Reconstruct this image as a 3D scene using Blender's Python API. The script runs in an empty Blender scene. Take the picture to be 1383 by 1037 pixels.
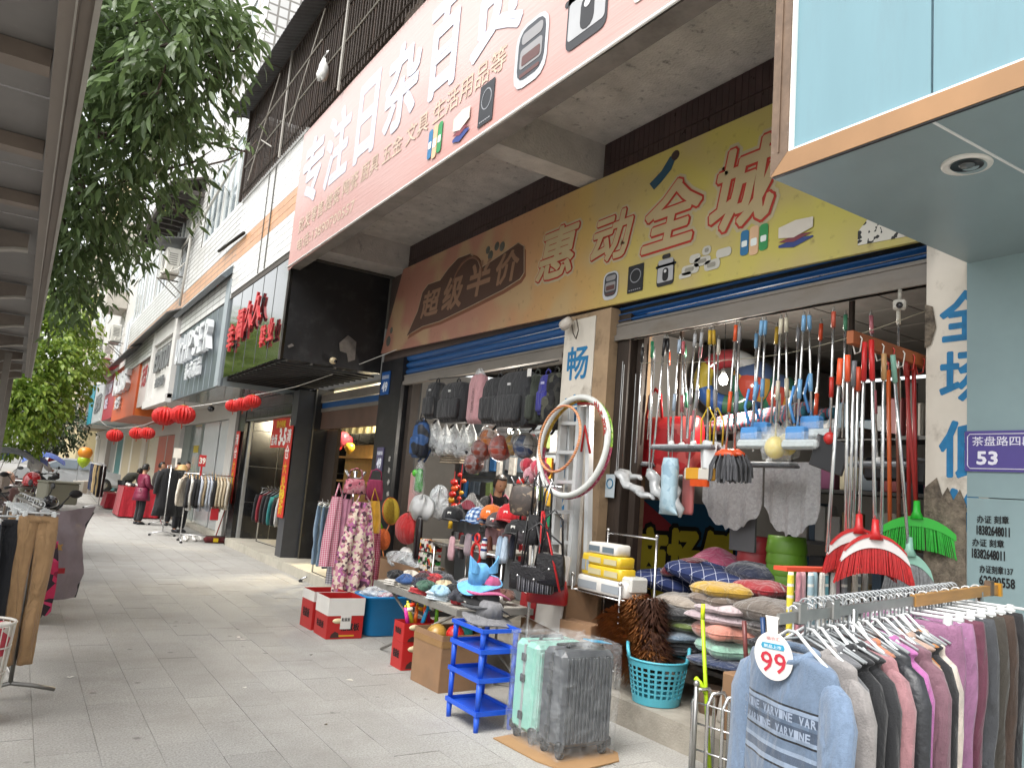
import bpy,bmesh,math,random
from mathutils import Matrix,Vector
from math import pi,sin,cos,radians,sqrt
random.seed(7)
S=bpy.context.scene
COL=S.collection
# ---------------------------------------------------------------- camera
cam=bpy.data.cameras.new('camera');cam.sensor_width=36;cam.lens=27.09
cam.clip_start=.05;cam.clip_end=2000
co=bpy.data.objects.new('camera',cam);COL.objects.link(co);S.camera=co
YAW,PIT,ROL=0.55941,0.137085,0.0810126
_f=Vector((sin(YAW)*cos(PIT),cos(YAW)*cos(PIT),sin(PIT)))
_r=Vector((cos(YAW),-sin(YAW),0));_u=_r.cross(_f)
_r2=cos(ROL)*_r+sin(ROL)*_u;_u2=-sin(ROL)*_r+cos(ROL)*_u
co.matrix_world=Matrix(((_r2.x,_u2.x,-_f.x,0),(_r2.y,_u2.y,-_f.y,0),(_r2.z,_u2.z,-_f.z,1.6),(0,0,0,1)))
# ---------------------------------------------------------------- sky, sun, exposure
SUN_EL,SUN_AZ = 58,250          # high veiled sun over the road side
w=bpy.data.worlds.new('World');S.world=w;w.use_nodes=True
nt=w.node_tree;nt.nodes.clear()
sky=nt.nodes.new('ShaderNodeTexSky');sky.sky_type='NISHITA';sky.sun_disc=False
sky.sun_elevation=radians(SUN_EL);sky.sun_rotation=radians(SUN_AZ);sky.air_density=1.6;sky.dust_density=4.0;sky.ozone_density=.6
hs=nt.nodes.new('ShaderNodeHueSaturation');hs.inputs['Saturation'].default_value=.16
bg=nt.nodes.new('ShaderNodeBackground');bg.inputs['Strength'].default_value=.15
wo=nt.nodes.new('ShaderNodeOutputWorld')
nt.links.new(sky.outputs[0],hs.inputs['Color']);nt.links.new(hs.outputs[0],bg.inputs[0]);nt.links.new(bg.outputs[0],wo.inputs[0])
sl=bpy.data.lights.new('sun','SUN');sl.energy=.8;sl.angle=radians(40);sl.color=(1,.96,.9)
so=bpy.data.objects.new('sun',sl);COL.objects.link(so)
_d=Vector((sin(radians(SUN_AZ))*cos(radians(SUN_EL)),cos(radians(SUN_AZ))*cos(radians(SUN_EL)),sin(radians(SUN_EL))))
so.rotation_euler=_d.to_track_quat('Z','Y').to_euler();so.location=(-5,0,30)
S.view_settings.view_transform='Standard';S.view_settings.look='None';S.view_settings.gamma=1;S.view_settings.exposure=1.42
S.view_settings.use_curve_mapping=False
S.cycles.max_bounces=6;S.cycles.diffuse_bounces=4;S.cycles.glossy_bounces=3;S.cycles.transmission_bounces=3;S.cycles.transparent_max_bounces=10;S.cycles.sample_clamp_indirect=6
S.cycles.caustics_reflective=False;S.cycles.caustics_refractive=False
# ---------------------------------------------------------------- materials
MATS={}
def lin(c):
    if isinstance(c,str):
        c=[int(c[i:i+2],16)/255 for i in(0,2,4)]
        c=[x/12.92 if x<=.04045 else((x+.055)/1.055)**2.4 for x in c]
    return(c[0],c[1],c[2],1)
def mat(name,c,r=.6,m=0.,v=.12,s=7.,b=0.,bs=None,dirt=0.,dc=(.05,.04,.03),ds=2.2,ov=.0,alpha=1.,tr=0.,em=0.,coat=0.,sheen=0.,aniso=None,thin=0.,dth=.52,sub=0.,world=False,wr=0.):
    if name in MATS:return MATS[name]
    M=bpy.data.materials.new(name);M.use_nodes=True;t=M.node_tree;L=t.links.new
    p=t.nodes['Principled BSDF'];c=lin(c)
    p.inputs['Roughness'].default_value=r;p.inputs['Metallic'].default_value=m
    tc=t.nodes.new('ShaderNodeTexCoord');mp=t.nodes.new('ShaderNodeMapping');gp=t.nodes.new('ShaderNodeNewGeometry');L(gp.outputs['Position']if world else tc.outputs['Object'],mp.inputs[0])
    oi=t.nodes.new('ShaderNodeObjectInfo')
    sc=t.nodes.new('ShaderNodeVectorMath');sc.operation='SCALE';sc.inputs[0].default_value=(37,21,53);L(oi.outputs['Random'],sc.inputs['Scale'])
    None if world else L(sc.outputs[0],mp.inputs['Location'])
    if aniso:mp.inputs['Scale'].default_value=aniso
    n=t.nodes.new('ShaderNodeTexNoise');n.inputs['Scale'].default_value=s;n.inputs['Detail'].default_value=6;n.inputs['Roughness'].default_value=.6
    L(mp.outputs[0],n.inputs['Vector'])
    mx=t.nodes.new('ShaderNodeMix');mx.data_type='RGBA'
    mx.inputs['A'].default_value=tuple(x*(1-v)for x in c[:3])+(1,);mx.inputs['B'].default_value=tuple(min(1,x*(1+v))for x in c[:3])+(1,)
    mr=t.nodes.new('ShaderNodeMapRange');mr.inputs['From Min'].default_value=.3;mr.inputs['From Max'].default_value=.7
    L(n.outputs[0],mr.inputs[0]);L(mr.outputs[0],mx.inputs['Factor']);out=mx.outputs['Result']
    if ov:
        h2=t.nodes.new('ShaderNodeHueSaturation');m2=t.nodes.new('ShaderNodeMapRange');m2.inputs['To Min'].default_value=1-ov;m2.inputs['To Max'].default_value=1+ov
        L(oi.outputs['Random'],m2.inputs[0]);L(m2.outputs[0],h2.inputs['Value']);L(out,h2.inputs['Color']);out=h2.outputs[0]
    if dirt:
        n2=t.nodes.new('ShaderNodeTexNoise');n2.inputs['Scale'].default_value=ds;n2.inputs['Detail'].default_value=8;n2.inputs['Roughness'].default_value=.68
        L(mp.outputs[0],n2.inputs['Vector'])
        m3=t.nodes.new('ShaderNodeMapRange');m3.inputs['From Min'].default_value=dth;m3.inputs['From Max'].default_value=dth+.2;m3.inputs['To Max'].default_value=dirt
        L(n2.outputs[0],m3.inputs[0])
        m4=t.nodes.new('ShaderNodeMix');m4.data_type='RGBA';m4.inputs['B'].default_value=tuple(dc)+(1,)
        L(m3.outputs[0],m4.inputs['Factor']);L(out,m4.inputs['A']);out=m4.outputs['Result']
    if world:      # chewing gum and grease spots on trodden paving
        vo=t.nodes.new('ShaderNodeTexVoronoi');vo.inputs['Scale'].default_value=3.2;L(mp.outputs[0],vo.inputs['Vector']);m5=t.nodes.new('ShaderNodeMapRange');m5.inputs['From Min'].default_value=.05;m5.inputs['From Max'].default_value=.085;m5.inputs['To Min'].default_value=.5;m5.inputs['To Max'].default_value=0.
        L(vo.outputs['Distance'],m5.inputs[0]);m6=t.nodes.new('ShaderNodeMix');m6.data_type='RGBA';m6.inputs['B'].default_value=(.07,.065,.06,1);L(m5.outputs[0],m6.inputs['Factor']);L(out,m6.inputs['A']);out=m6.outputs['Result']
    L(out,p.inputs['Base Color'])
    rr=t.nodes.new('ShaderNodeMapRange');rr.inputs['To Min'].default_value=max(.02,r-.08);rr.inputs['To Max'].default_value=min(1,r+.08)
    L(n.outputs[0],rr.inputs[0]);L(rr.outputs[0],p.inputs['Roughness'])
    if b:
        bn=t.nodes.new('ShaderNodeBump');bn.inputs['Strength'].default_value=b;bn.inputs['Distance'].default_value=.02
        n3=t.nodes.new('ShaderNodeTexNoise');n3.inputs['Scale'].default_value=bs or s*4;n3.inputs['Detail'].default_value=5
        L(mp.outputs[0],n3.inputs['Vector']);L(n3.outputs[0],bn.inputs['Height']);L(bn.outputs[0],p.inputs['Normal'])
    if wr:      # hanging cloth: long soft creases under the weave
        mw=t.nodes.new('ShaderNodeMapping');mw.inputs['Scale'].default_value=(9,9,2.6);L(mp.outputs[0],mw.inputs[0]);nw=t.nodes.new('ShaderNodeTexNoise');nw.inputs['Scale'].default_value=1.3;nw.inputs['Detail'].default_value=2.5;nw.inputs['Distortion'].default_value=1.1;L(mw.outputs[0],nw.inputs['Vector'])
        bw=t.nodes.new('ShaderNodeBump');bw.inputs['Strength'].default_value=wr;bw.inputs['Distance'].default_value=.06;L(nw.outputs[0],bw.inputs['Height'])
        if b:L(bw.outputs[0],bn.inputs['Normal'])
        else:L(bw.outputs[0],p.inputs['Normal'])
    if alpha<1:p.inputs['Alpha'].default_value=alpha
    if tr:p.inputs['Transmission Weight'].default_value=tr
    if em:p.inputs['Emission Color'].default_value=c;p.inputs['Emission Strength'].default_value=em
    if coat:p.inputs['Coat Weight'].default_value=coat;p.inputs['Coat Roughness'].default_value=.1
    if sheen:p.inputs['Sheen Weight'].default_value=sheen
    M['P']=1;MATS[name]=M;return M
def fab(c,**k):       # woven cloth of one colour
    k=dict(dict(r=.9,v=.14,s=18,b=.25,bs=160,sheen=.15,wr=.55),**k);return mat('cloth_'+str(c)+str(sorted(k.items())),c,**k)
def pla(c,**k):       # plastic
    k=dict(dict(r=.38,v=.05,s=5),**k);return mat('plastic_'+str(c)+str(sorted(k.items())),c,**k)
def pnt(c,**k):       # painted / printed sheet
    k=dict(dict(r=.55,v=.06,s=4,b=.04,bs=9),**k);return mat('paint_'+str(c)+str(sorted(k.items())),c,**k)
def met(c,**k):
    k=dict(dict(r=.32,m=.9,v=.1,s=12),**k);return mat('metal_'+str(c)+str(sorted(k.items())),c,**k)
CHROME=met('c8c8c8',r=.2);STEEL=met('9a9a98',r=.38)
def pattern(name,cols,scale,kind='voronoi',r=.9,b=.2,coord='Object',smooth=False):
    if name in MATS:return MATS[name]
    M=bpy.data.materials.new(name);M.use_nodes=True;t=M.node_tree;L=t.links.new;p=t.nodes['Principled BSDF']
    p.inputs['Roughness'].default_value=r
    tc=t.nodes.new('ShaderNodeTexCoord');src=tc.outputs[coord]
    if kind=='voronoi':
        n=t.nodes.new('ShaderNodeTexVoronoi');n.inputs['Scale'].default_value=scale;fac=n.outputs['Color']
        sx=t.nodes.new('ShaderNodeSeparateColor');L(fac,sx.inputs[0]);fac=sx.outputs[0];L(src,n.inputs['Vector'])
    elif kind=='noise':
        n=t.nodes.new('ShaderNodeTexNoise');n.inputs['Scale'].default_value=scale;n.inputs['Detail'].default_value=3;L(src,n.inputs['Vector'])
        q=t.nodes.new('ShaderNodeMapRange');q.inputs['From Min'].default_value=.3;q.inputs['From Max'].default_value=.7;L(n.outputs[0],q.inputs[0]);fac=q.outputs[0]
    else:   # 'x','y','z' stripes,or 'xz','yz' checks
        sp=t.nodes.new('ShaderNodeSeparateXYZ');L(src,sp.inputs[0]);fs=[]
        for ch in kind:
            a=t.nodes.new('ShaderNodeMath');a.operation='MULTIPLY';a.inputs[1].default_value=scale;L(sp.outputs['xyz'.index(ch)],a.inputs[0])
            bq=t.nodes.new('ShaderNodeMath');bq.operation='FRACT';L(a.outputs[0],bq.inputs[0]);fs.append(bq.outputs[0])
        fac=fs[0]
        if len(fs)==2:
            g=[]
            for q in fs:
                a=t.nodes.new('ShaderNodeMath');a.operation='GREATER_THAN';a.inputs[1].default_value=.5;L(q,a.inputs[0]);g.append(a.outputs[0])
            a=t.nodes.new('ShaderNodeMath');a.operation='ADD';L(g[0],a.inputs[0]);L(g[1],a.inputs[1])
            a2=t.nodes.new('ShaderNodeMath');a2.operation='MULTIPLY';a2.inputs[1].default_value=.49;L(a.outputs[0],a2.inputs[0]);fac=a2.outputs[0]
    cr=t.nodes.new('ShaderNodeValToRGB');e=cr.color_ramp;e.interpolation='LINEAR' if smooth else 'CONSTANT'
    while len(e.elements)<len(cols):e.elements.new(.5)
    for i,c in enumerate(cols):e.elements[i].position=i/len(cols)if not smooth else i/(len(cols)-1);e.elements[i].color=lin(c)
    L(fac,cr.inputs[0]);L(cr.outputs[0],p.inputs['Base Color'])
    if b:
        bn=t.nodes.new('ShaderNodeBump');bn.inputs['Strength'].default_value=b;bn.inputs['Distance'].default_value=.02
        n3=t.nodes.new('ShaderNodeTexNoise');n3.inputs['Scale'].default_value=120;L(src,n3.inputs['Vector']);L(n3.outputs[0],bn.inputs['Height']);L(bn.outputs[0],p.inputs['Normal'])
    MATS[name]=M;return M
def film(name='clear plastic film',c='e8ecee',op=.18,r=.12):
    if name in MATS:return MATS[name]
    M=bpy.data.materials.new(name);M.use_nodes=True;t=M.node_tree;L=t.links.new
    p=t.nodes['Principled BSDF'];p.inputs['Base Color'].default_value=lin(c);p.inputs['Roughness'].default_value=r
    tb=t.nodes.new('ShaderNodeBsdfTransparent');mx=t.nodes.new('ShaderNodeMixShader')
    tc=t.nodes.new('ShaderNodeTexCoord');n=t.nodes.new('ShaderNodeTexNoise');n.inputs['Scale'].default_value=9;n.inputs['Detail'].default_value=6;n.inputs['Distortion'].default_value=1.5
    L(tc.outputs['Object'],n.inputs['Vector'])
    bn=t.nodes.new('ShaderNodeBump');bn.inputs['Strength'].default_value=.9;bn.inputs['Distance'].default_value=.05;L(n.outputs[0],bn.inputs['Height']);L(bn.outputs[0],p.inputs['Normal'])
    mr=t.nodes.new('ShaderNodeMapRange');mr.inputs['From Min'].default_value=.3;mr.inputs['From Max'].default_value=.75;mr.inputs['To Min'].default_value=op*.4;mr.inputs['To Max'].default_value=op*1.9
    L(n.outputs[0],mr.inputs[0]);L(mr.outputs[0],mx.inputs[0]);L(tb.outputs[0],mx.inputs[1]);L(p.outputs[0],mx.inputs[2])
    L(mx.outputs[0],t.nodes['Material Output'].inputs[0]);MATS[name]=M;return M
# ---------------------------------------------------------------- things and parts
XF={}
def thing(name,label,cat,group=None,loc=(0,0,0),rz=0,kind=None):
    o=bpy.data.objects.new(name,None);o.empty_display_size=.1;COL.objects.link(o);o.location=loc;o.rotation_euler=(0,0,rz)
    XF[o.name]=Matrix.Translation(loc)@ Matrix.Rotation(rz,4,'Z')
    return tag(o,label,cat,group,kind)
def tag(o,label=None,cat=None,group=None,kind=None):
    for k,x in(('label',label),('category',cat),('group',group),('kind',kind)):
        if x:o[k]=x
    return o
def obj(name,me,mats,parent=None):
    o=bpy.data.objects.new(name,me);COL.objects.link(o)
    if not isinstance(mats,(list,tuple)):mats=[mats]
    if not me.materials:
        for q in mats:me.materials.append(q)
    o.parent=parent;XF[o.name]=Matrix.Identity(4)
    return o
def root_matrix(p):
    M=Matrix.Identity(4)
    while p:M=XF[p.name]@ M;p=p.parent
    return M
def dup(root,loc,rz=0,label=None,group=None,scale=None,rot=None):
    kids={}
    for o in COL.objects:
        if o.parent:kids.setdefault(o.parent.name,[]).append(o)
    def cp(o,par):
        c=o.copy();COL.objects.link(c);c.parent=par;XF[c.name]=XF[o.name].copy()
        for k in kids.get(o.name,()):cp(k,c)
        return c
    r=cp(root,None);r.location=loc;r.rotation_euler=rot or(0,0,rz)
    if scale:r.scale=scale if isinstance(scale,tuple)else(scale,)*3
    XF[r.name]=Matrix.Translation(loc)@ Matrix.Rotation(rz,4,'Z')
    return tag(r,label,None,group)
class MB:
    def __init__(s):s.v=[];s.f=[];s.mi=[];s.m=0;s.sm=[];s.smooth=False;s.T=None
    def add(s,vs,fs):
        n=len(s.v)
        s.v+=[tuple(s.T @ Vector(q))for q in vs]if s.T else[tuple(q)for q in vs]
        for f in fs:s.f.append(tuple(i+n for i in f));s.mi.append(s.m);s.sm.append(s.smooth)
        return s
    def box(s,c,d,rz=0,R=None,bev=0,taper=1.):
        x,y,z=d[0]/2,d[1]/2,d[2]/2;c=Vector(c);R=R or Matrix.Rotation(rz,3,'Z');t=taper
        if bev:
            e=bev;vs=[];
            for sz,k in((-z,1),(z,t)):
                for zz,ins in((sz,e),(sz-math.copysign(e,sz),0)):
                    X,Y=x*k-ins,y*k-ins
                    q=[(X-e*(ins==0),Y),(X,Y-e*(ins==0)),(X,-Y+e*(ins==0)),(X-e*(ins==0),-Y),(-X+e*(ins==0),-Y),(-X,-Y+e*(ins==0)),(-X,Y-e*(ins==0)),(-X+e*(ins==0),Y)]
                    vs.append([c+R@Vector((a,b,zz))for a,b in q])
            rings=[vs[0],vs[1],vs[3],vs[2]];fs=[];flat=[p for r_ in rings for p in r_]
            fs.append(tuple(range(8)));fs.append(tuple(range(31,23,-1)))
            for k in range(3):
                for i in range(8):a=k*8+i;b=k*8+(i+1)% 8;fs.append((b,a,a+8,b+8))
            return s.add(flat,fs)
        vs=[c+R@Vector((a*(t if k>0 else 1),b*(t if k>0 else 1),k))for k in(-z,z)for a,b in((-x,-y),(x,-y),(x,y),(-x,y))]
        return s.add(vs,[(3,2,1,0),(4,5,6,7),(0,1,5,4),(1,2,6,5),(2,3,7,6),(3,0,4,7)])
    def b2(s,a,b):return s.box([(p+q)/2 for p,q in zip(a,b)],[abs(q-p)for p,q in zip(a,b)])
    def tube(s,pts,r,n=8,closed=False,caps=True,flat=1.,up=(0,0,1)):
        pts=[Vector(p)for p in pts];m=len(pts);rs=r if isinstance(r,(list,tuple))else[r]*m;vs=[];prev=None
        for i,p in enumerate(pts):
            a=pts[(i-1)% m]if(closed or i>0)else p;b=pts[(i+1)% m]if(closed or i<m-1)else p
            d=(b-a);d=d.normalized()if d.length>1e-9 else Vector((0,0,1))
            if prev is None:
                h=Vector(up)if abs(d.dot(Vector(up)))<.95 else Vector((1,0,0));x=d.cross(h).normalized()
            else:x=(prev-d*prev.dot(d));x=x.normalized()if x.length>1e-6 else prev
            prev=x;y=x.cross(d)
            for k in range(n):t=2*pi*k/n;vs.append(p+(x*cos(t)+y*sin(t)*flat)*rs[i])
        fs=[]
        for i in range(m if closed else m-1):
            for k in range(n):a=i*n+k;b=i*n+(k+1)% n;c=((i+1)% m)*n;fs.append((a,b,c+(k+1)% n,c+k))
        if caps and not closed:fs+=[tuple(range(n))[::-1],tuple(range((m-1)*n,m*n))]
        o=s.smooth;s.smooth=n>5;s.add(vs,fs);s.smooth=o;return s
    def lathe(s,prof,c=(0,0,0),n=16,R=None,sx=1,sy=1,caps=True):
        c=Vector(c);vs=[]
        for r,z in prof:
            for k in range(n):q=Vector((r*sx*cos(2*pi*k/n),r*sy*sin(2*pi*k/n),z));vs.append(c+(R@q if R else q))
        fs=[(i*n+k,i*n+(k+1)% n,(i+1)*n+(k+1)% n,(i+1)*n+k)for i in range(len(prof)-1)for k in range(n)]
        if caps:fs+=[tuple(range(n))[::-1],tuple(range((len(prof)-1)*n,len(prof)*n))]
        o=s.smooth;s.smooth=True;s.add(vs,fs);s.smooth=o;return s
    def grid(s,fn,nu,nv,two=0.,smooth=True,wrap=False):
        P=[[Vector(fn(i/nu,j/nv))for j in range(nv+1)]for i in range(nu+1)]
        o=s.smooth;s.smooth=smooth
        def put(Q,flip):
            vs=[p for row in Q for p in row];fs=[]
            for i in range(nu):
                for j in range(nv):
                    a=i*(nv+1)+j;q=(a,a+nv+1,a+nv+2,a+1);fs.append(q[::-1]if flip else q)
            s.add(vs,fs)
        if not two:put(P,False)
        else:
            N=[]
            for i in range(nu+1):
                row=[]
                for j in range(nv+1):
                    du=P[min(i+1,nu)][j]-P[max(i-1,0)][j];dv=P[i][min(j+1,nv)]-P[i][max(j-1,0)]
                    n=du.cross(dv);row.append(n.normalized()if n.length>1e-9 else Vector((0,0,1)))
                N.append(row)
            A=[[P[i][j]+N[i][j]*two/2 for j in range(nv+1)]for i in range(nu+1)];B=[[P[i][j]-N[i][j]*two/2 for j in range(nv+1)]for i in range(nu+1)]
            put(A,False);put(B,True)
            for i in range(nu):
                for j in(0,nv):q=[A[i][j],A[i+1][j],B[i+1][j],B[i][j]];s.add(q if j else q[::-1],[(0,1,2,3)])
            for j in range(nv):
                for i in(0,nu):q=[A[i][j],A[i][j+1],B[i][j+1],B[i][j]];s.add(q[::-1]if i else q,[(0,1,2,3)])
        s.smooth=o;return s
    def prism(s,poly,h):
        h=Vector(h);n=len(poly);P=[Vector(p)for p in poly];vs=P+[p+h for p in P]
        return s.add(vs,[tuple(range(n))[::-1],tuple(range(n,2*n))]+[(i,(i+1)% n,n+(i+1)% n,n+i)for i in range(n)])
    def ball(s,c,r,n=12,m=8,sc=(1,1,1),R=None):
        return s.lathe([(max(1e-4,r*sin(pi*i/m)),-r*cos(pi*i/m)*sc[2])for i in range(m+1)],c,n,R,sc[0],sc[1],caps=False)
    def mesh(s,name,M=None,fix=True):
        me=bpy.data.meshes.new(name);me.from_pydata(s.v,[],s.f)
        me.polygons.foreach_set('material_index',s.mi);me.polygons.foreach_set('use_smooth',s.sm)
        if fix:
            bm=bmesh.new();bm.from_mesh(me);bmesh.ops.recalc_face_normals(bm,faces=bm.faces);bm.to_mesh(me);bm.free()
        if M:me.transform(M)
        return me
    def build(s,name,mats,parent=None,fix=True):
        M=root_matrix(parent).inverted()if parent else None
        return obj(name,s.mesh(name,M,fix),mats,parent)
def solo(name,mb,mats,label,cat,group=None,kind=None):
    xs=[[v[i]for v in mb.v]for i in range(3)];o=((min(xs[0])+max(xs[0]))/2,(min(xs[1])+max(xs[1]))/2,min(xs[2]))
    ob=obj(name,mb.mesh(name,Matrix.Translation((-o[0],-o[1],-o[2]))),mats);ob.location=o;XF[ob.name]=Matrix.Translation(o)
    return tag(ob,label,cat,group,kind)
def struct(name,mb,mats):return tag(mb.build(name,mats),kind='structure')
def lerp(a,b,t):return tuple(p+(q-p)*t for p,q in zip(a,b))
def arc(c,r,a0,a1,n,ax=(1,0,0),ay=(0,0,1)):
    c,ax,ay=Vector(c),Vector(ax),Vector(ay)
    return[c+ax*r*cos(a0+(a1-a0)*i/n)+ay*r*sin(a0+(a1-a0)*i/n)for i in range(n+1)]
# ---------------------------------------------------------------- lettering
TXT={}
SCR=bpy.data.scenes.new('scratch')
def baked(o):
    SCR.collection.objects.link(o);vl=SCR.view_layers[0];vl.update();me=bpy.data.meshes.new_from_object(o.evaluated_get(vl.depsgraph));bpy.data.objects.remove(o);return me
def text_mesh(txt,bold=0.,ext=0.,res=2):
    k=(txt,bold,ext)
    if k not in TXT:
        cu=bpy.data.curves.new('t','FONT');cu.body=txt;cu.offset=bold;cu.extrude=ext;cu.resolution_u=res;cu.fill_mode='BOTH' if ext else 'FRONT'
        me=baked(bpy.data.objects.new('t',cu));bpy.data.curves.remove(cu)
        vs=[v.co.copy()for v in me.vertices];me2=[tuple(p.vertices)for p in me.polygons]
        bpy.data.meshes.remove(me);TXT[k]=(vs,me2)
    return TXT[k]
def text(mb,txt,o,ux,uy,w=None,h=None,bold=0.,ext=0.,off=0.,keep=False,warp=None):
    vs,fs=text_mesh(txt,bold if ext else 0.,ext)
    if not vs:return mb
    x0,x1=min(v.x for v in vs),max(v.x for v in vs);y0,y1=min(v.y for v in vs),max(v.y for v in vs)
    o,ux,uy=Vector(o),Vector(ux).normalized(),Vector(uy).normalized();n=ux.cross(uy)
    sx=w/(x1-x0)if w else None;sy=h/(y1-y0)if h else None
    sx=sx or sy;sy=sy or sx
    out=[]
    for v in vs:
        a,b_=(v.x-x0)*sx,(v.y-y0)*sy
        if warp:a,b_=warp(a,b_)
        out.append(o+ux*a+uy*b_+n*(v.z*sy+off))
    mb.add(out,fs)
    if bold and not ext:      # heavier strokes: a ribbon along every outline edge
        cnt={}
        for f in fs:
            for i in range(len(f)):
                k=tuple(sorted((f[i],f[i-1])));cnt[k]=cnt.get(k,0)+1
        R_=bold*sy*.9
        for i,(k,c)in enumerate(cnt.items()):
            if c>1:continue
            p,q=out[k[0]],out[k[1]];d=q-p
            if d.length<1e-7:continue
            d.normalize();s_=n.cross(d)*R_;e=d*R_;z=n*(.00005*(1+i % 40));mb.add([p+z-e*.95,p+z-s_-e*.3,q+z-s_+e*.3,q+z+e*.95,q+z+s_+e*.3,p+z+s_-e*.3],[(0,1,2,3,4,5)])
    return mb
# ================================================================ ground
def ground_mat(name,c,joint,sx,sy,v=.12):
    M=mat(name,c,r=.85,v=v,s=3,b=.3,bs=60,dirt=.35,dc=(.17,.155,.135),ds=1.3,dth=.45);return M
CONC=mat('concrete slab grey','a19f9a',r=.85,v=.34,s=85,b=.5,bs=170,dirt=.6,dc=(.25,.235,.21),ds=.8,dth=.44,ov=.06,world=True)
JOINT=mat('joint sand','969289',r=.95,v=.3,s=30)
ASPH=mat('road asphalt','8a8884',r=.9,v=.15,s=25,b=.3,bs=90)
mb=MB();mb.add([(-160,-120,-.03),(160,-120,-.03),(160,400,-.03),(-160,400,-.03)],[(0,1,2,3)]);struct('ground',mb,ASPH)
mb=MB();mb.box((1.2,18,-.003),(6.4,46,.02));pave=struct('pavement',mb,JOINT)
SLX,SLY=.3,.6
slab_me=MB().box((0,0,-.02),(SLX-.0026,SLY-.003,.04)).mesh('slab');slab_me.materials.append(CONC)
rest=MB();n=0;rnd=random.Random(3);cells=[]
for i in range(-6,13):
    for j in range(2,66):
        x=.0+SLX*(i+.5);y=.42+SLY*(j+.5)+(.3 if i % 2 else 0)
        if x>3.86 or x<-1.9:continue
        cells.append((y+abs(x-1.4)*.6 if y>3 else 99,x,y))
cells.sort()
for k,(d,x,y)in enumerate(cells):
    dz=.011+rnd.uniform(-.0015,.0015)
    if k<300:
        o=bpy.data.objects.new('slab',slab_me);COL.objects.link(o);o.parent=pave;o.location=(x,y,dz)
        o.rotation_euler=(rnd.uniform(-.004,.004),rnd.uniform(-.004,.004),rnd.uniform(-.004,.004));XF[o.name]=Matrix.Identity(4)
    else:rest.box((x,y,dz-.02),(SLX-.006,SLY-.006,.04))
tag(rest.build('slabs',CONC,pave),kind='stuff')
# litter: bits of paper and leaves trodden on the pavement
LIT=[(2.014,7.750,0.014),(2.030,7.644,0.014),(2.446,6.903,0.014),(1.917,4.986,0.014),(1.643,5.983,0.014),(2.464,6.001,0.014),(3.288,5.950,0.014),(0.549,6.554,0.014)]
for k,p in enumerate(LIT):
    mb=MB();a=rnd.uniform(0,6);s_=rnd.uniform(.012,.03)
    mb.grid(lambda u,v:(p[0]+(u-.5)*s_*2*cos(a)-(v-.5)*s_*sin(a),p[1]+(u-.5)*s_*2*sin(a)+(v-.5)*s_*cos(a),.0165+.005*sin(u*5+k)*v),3,2,two=.001)
    c=['d8d5cc','cfcac0','3b342a','55452f','d8d5cc','c9c4b8','b9b2a2','e0ddd4','c4beb0','d8d5cc','c0b9aa','d8d5cc'][k]
    solo('litter_scrap',mb,pnt(c),'tiny scrap of paper or leaf trodden flat on the grey pavement','litter','litter on the pavement')
# ================================================================ ground-floor shop shell
STEP=mat('step concrete','918b80',r=.85,v=.18,s=6,b=.3,bs=60,dirt=.6,dc=(.1,.085,.065),ds=1.8)
STEP2=mat('step beige stone','aaa598',r=.7,v=.1,s=6,dirt=.3,ds=2)
mb=MB();mb.box((6.4,6.1,.09),(5.04,8.7,.2));struct('shop_step',mb,STEP)
mb=MB();mb.box((6.4,13.7,.075),(5.04,6.48,.17));struct('stone_step',mb,STEP2)
mb=MB();mb.box((6.4,28.5,.04),(4.8,23,.1));struct('far_step',mb,STEP2)
BWALL=mat('bare plaster grey','6f6a63',r=.9,v=.2,s=3,b=.2,dirt=.4)
WALLIN=mat('inside wall grey','8d8a86',r=.9,v=.12,s=2)
DARKTILE=mat('dark maroon tile','3d2c2c',r=.3,v=.18,s=8,ov=.15)
GROUT=mat('tile grout brown','574a45',r=.9)
CEIL=mat('soffit concrete','bfb9b3',r=.9,v=.2,s=4,b=.6,bs=50,dirt=1.,dc=(.03,.026,.024),ds=11,dth=.57)
SHOP=thing('shop_building','two storey shop building with maroon tile strip and concrete overhang','building',loc=(5,6.3,0))
mb=MB();mb.box((8.9,6.2,1.7),(.12,8.6,3.2));mb.box((6.7,10.55,1.7),(4.5,.12,3.2));mb.box((6.75,2.16,1.7),(4.3,.1,3.2));mb.build('inner_wall',WALLIN,SHOP)
mb=MB();mb.box((6.75,5.81,1.7),(3.6,.1,3.2));mb.build('partition_wall',WALLIN,SHOP)
CTILE=mat('ceiling panel grey','77736e',r=.8,v=.15,s=5,dirt=.3)
mb=MB();mb.box((6.7,6.3,3.36),(4.3,8.2,.04));mb.build('shop_ceiling',GROUT,SHOP)
for i in range(6):
    for j in range(13):
        MB().box((4.95+.6*i,2.55+.6*j,3.335),(.585,.585,.02)).build('ceiling_panel',CTILE,SHOP)
mb=MB();mb.box((4.46,6.35,4.2),(.14,8.6,1.72));mb.build('upper_wall',GROUT,SHOP)
# maroon tiles between sign and overhang
tm=MB().box((0,0,0),(.014,.062,.225)).mesh('maroon_tile');tm.materials.append(DARKTILE)
k=0
for row,z in enumerate((4.88,4.64)):
    y=10.1
    while y>2.4:
        if not(5.6<y<5.98):
            if k<240:
                o=bpy.data.objects.new('maroon_tile',tm);COL.objects.link(o);o.parent=SHOP;XF[o.name]=Matrix.Identity(4)
                o.location=(4.386-5,y-6.3,z);k+=1
        y-=.0665
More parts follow.
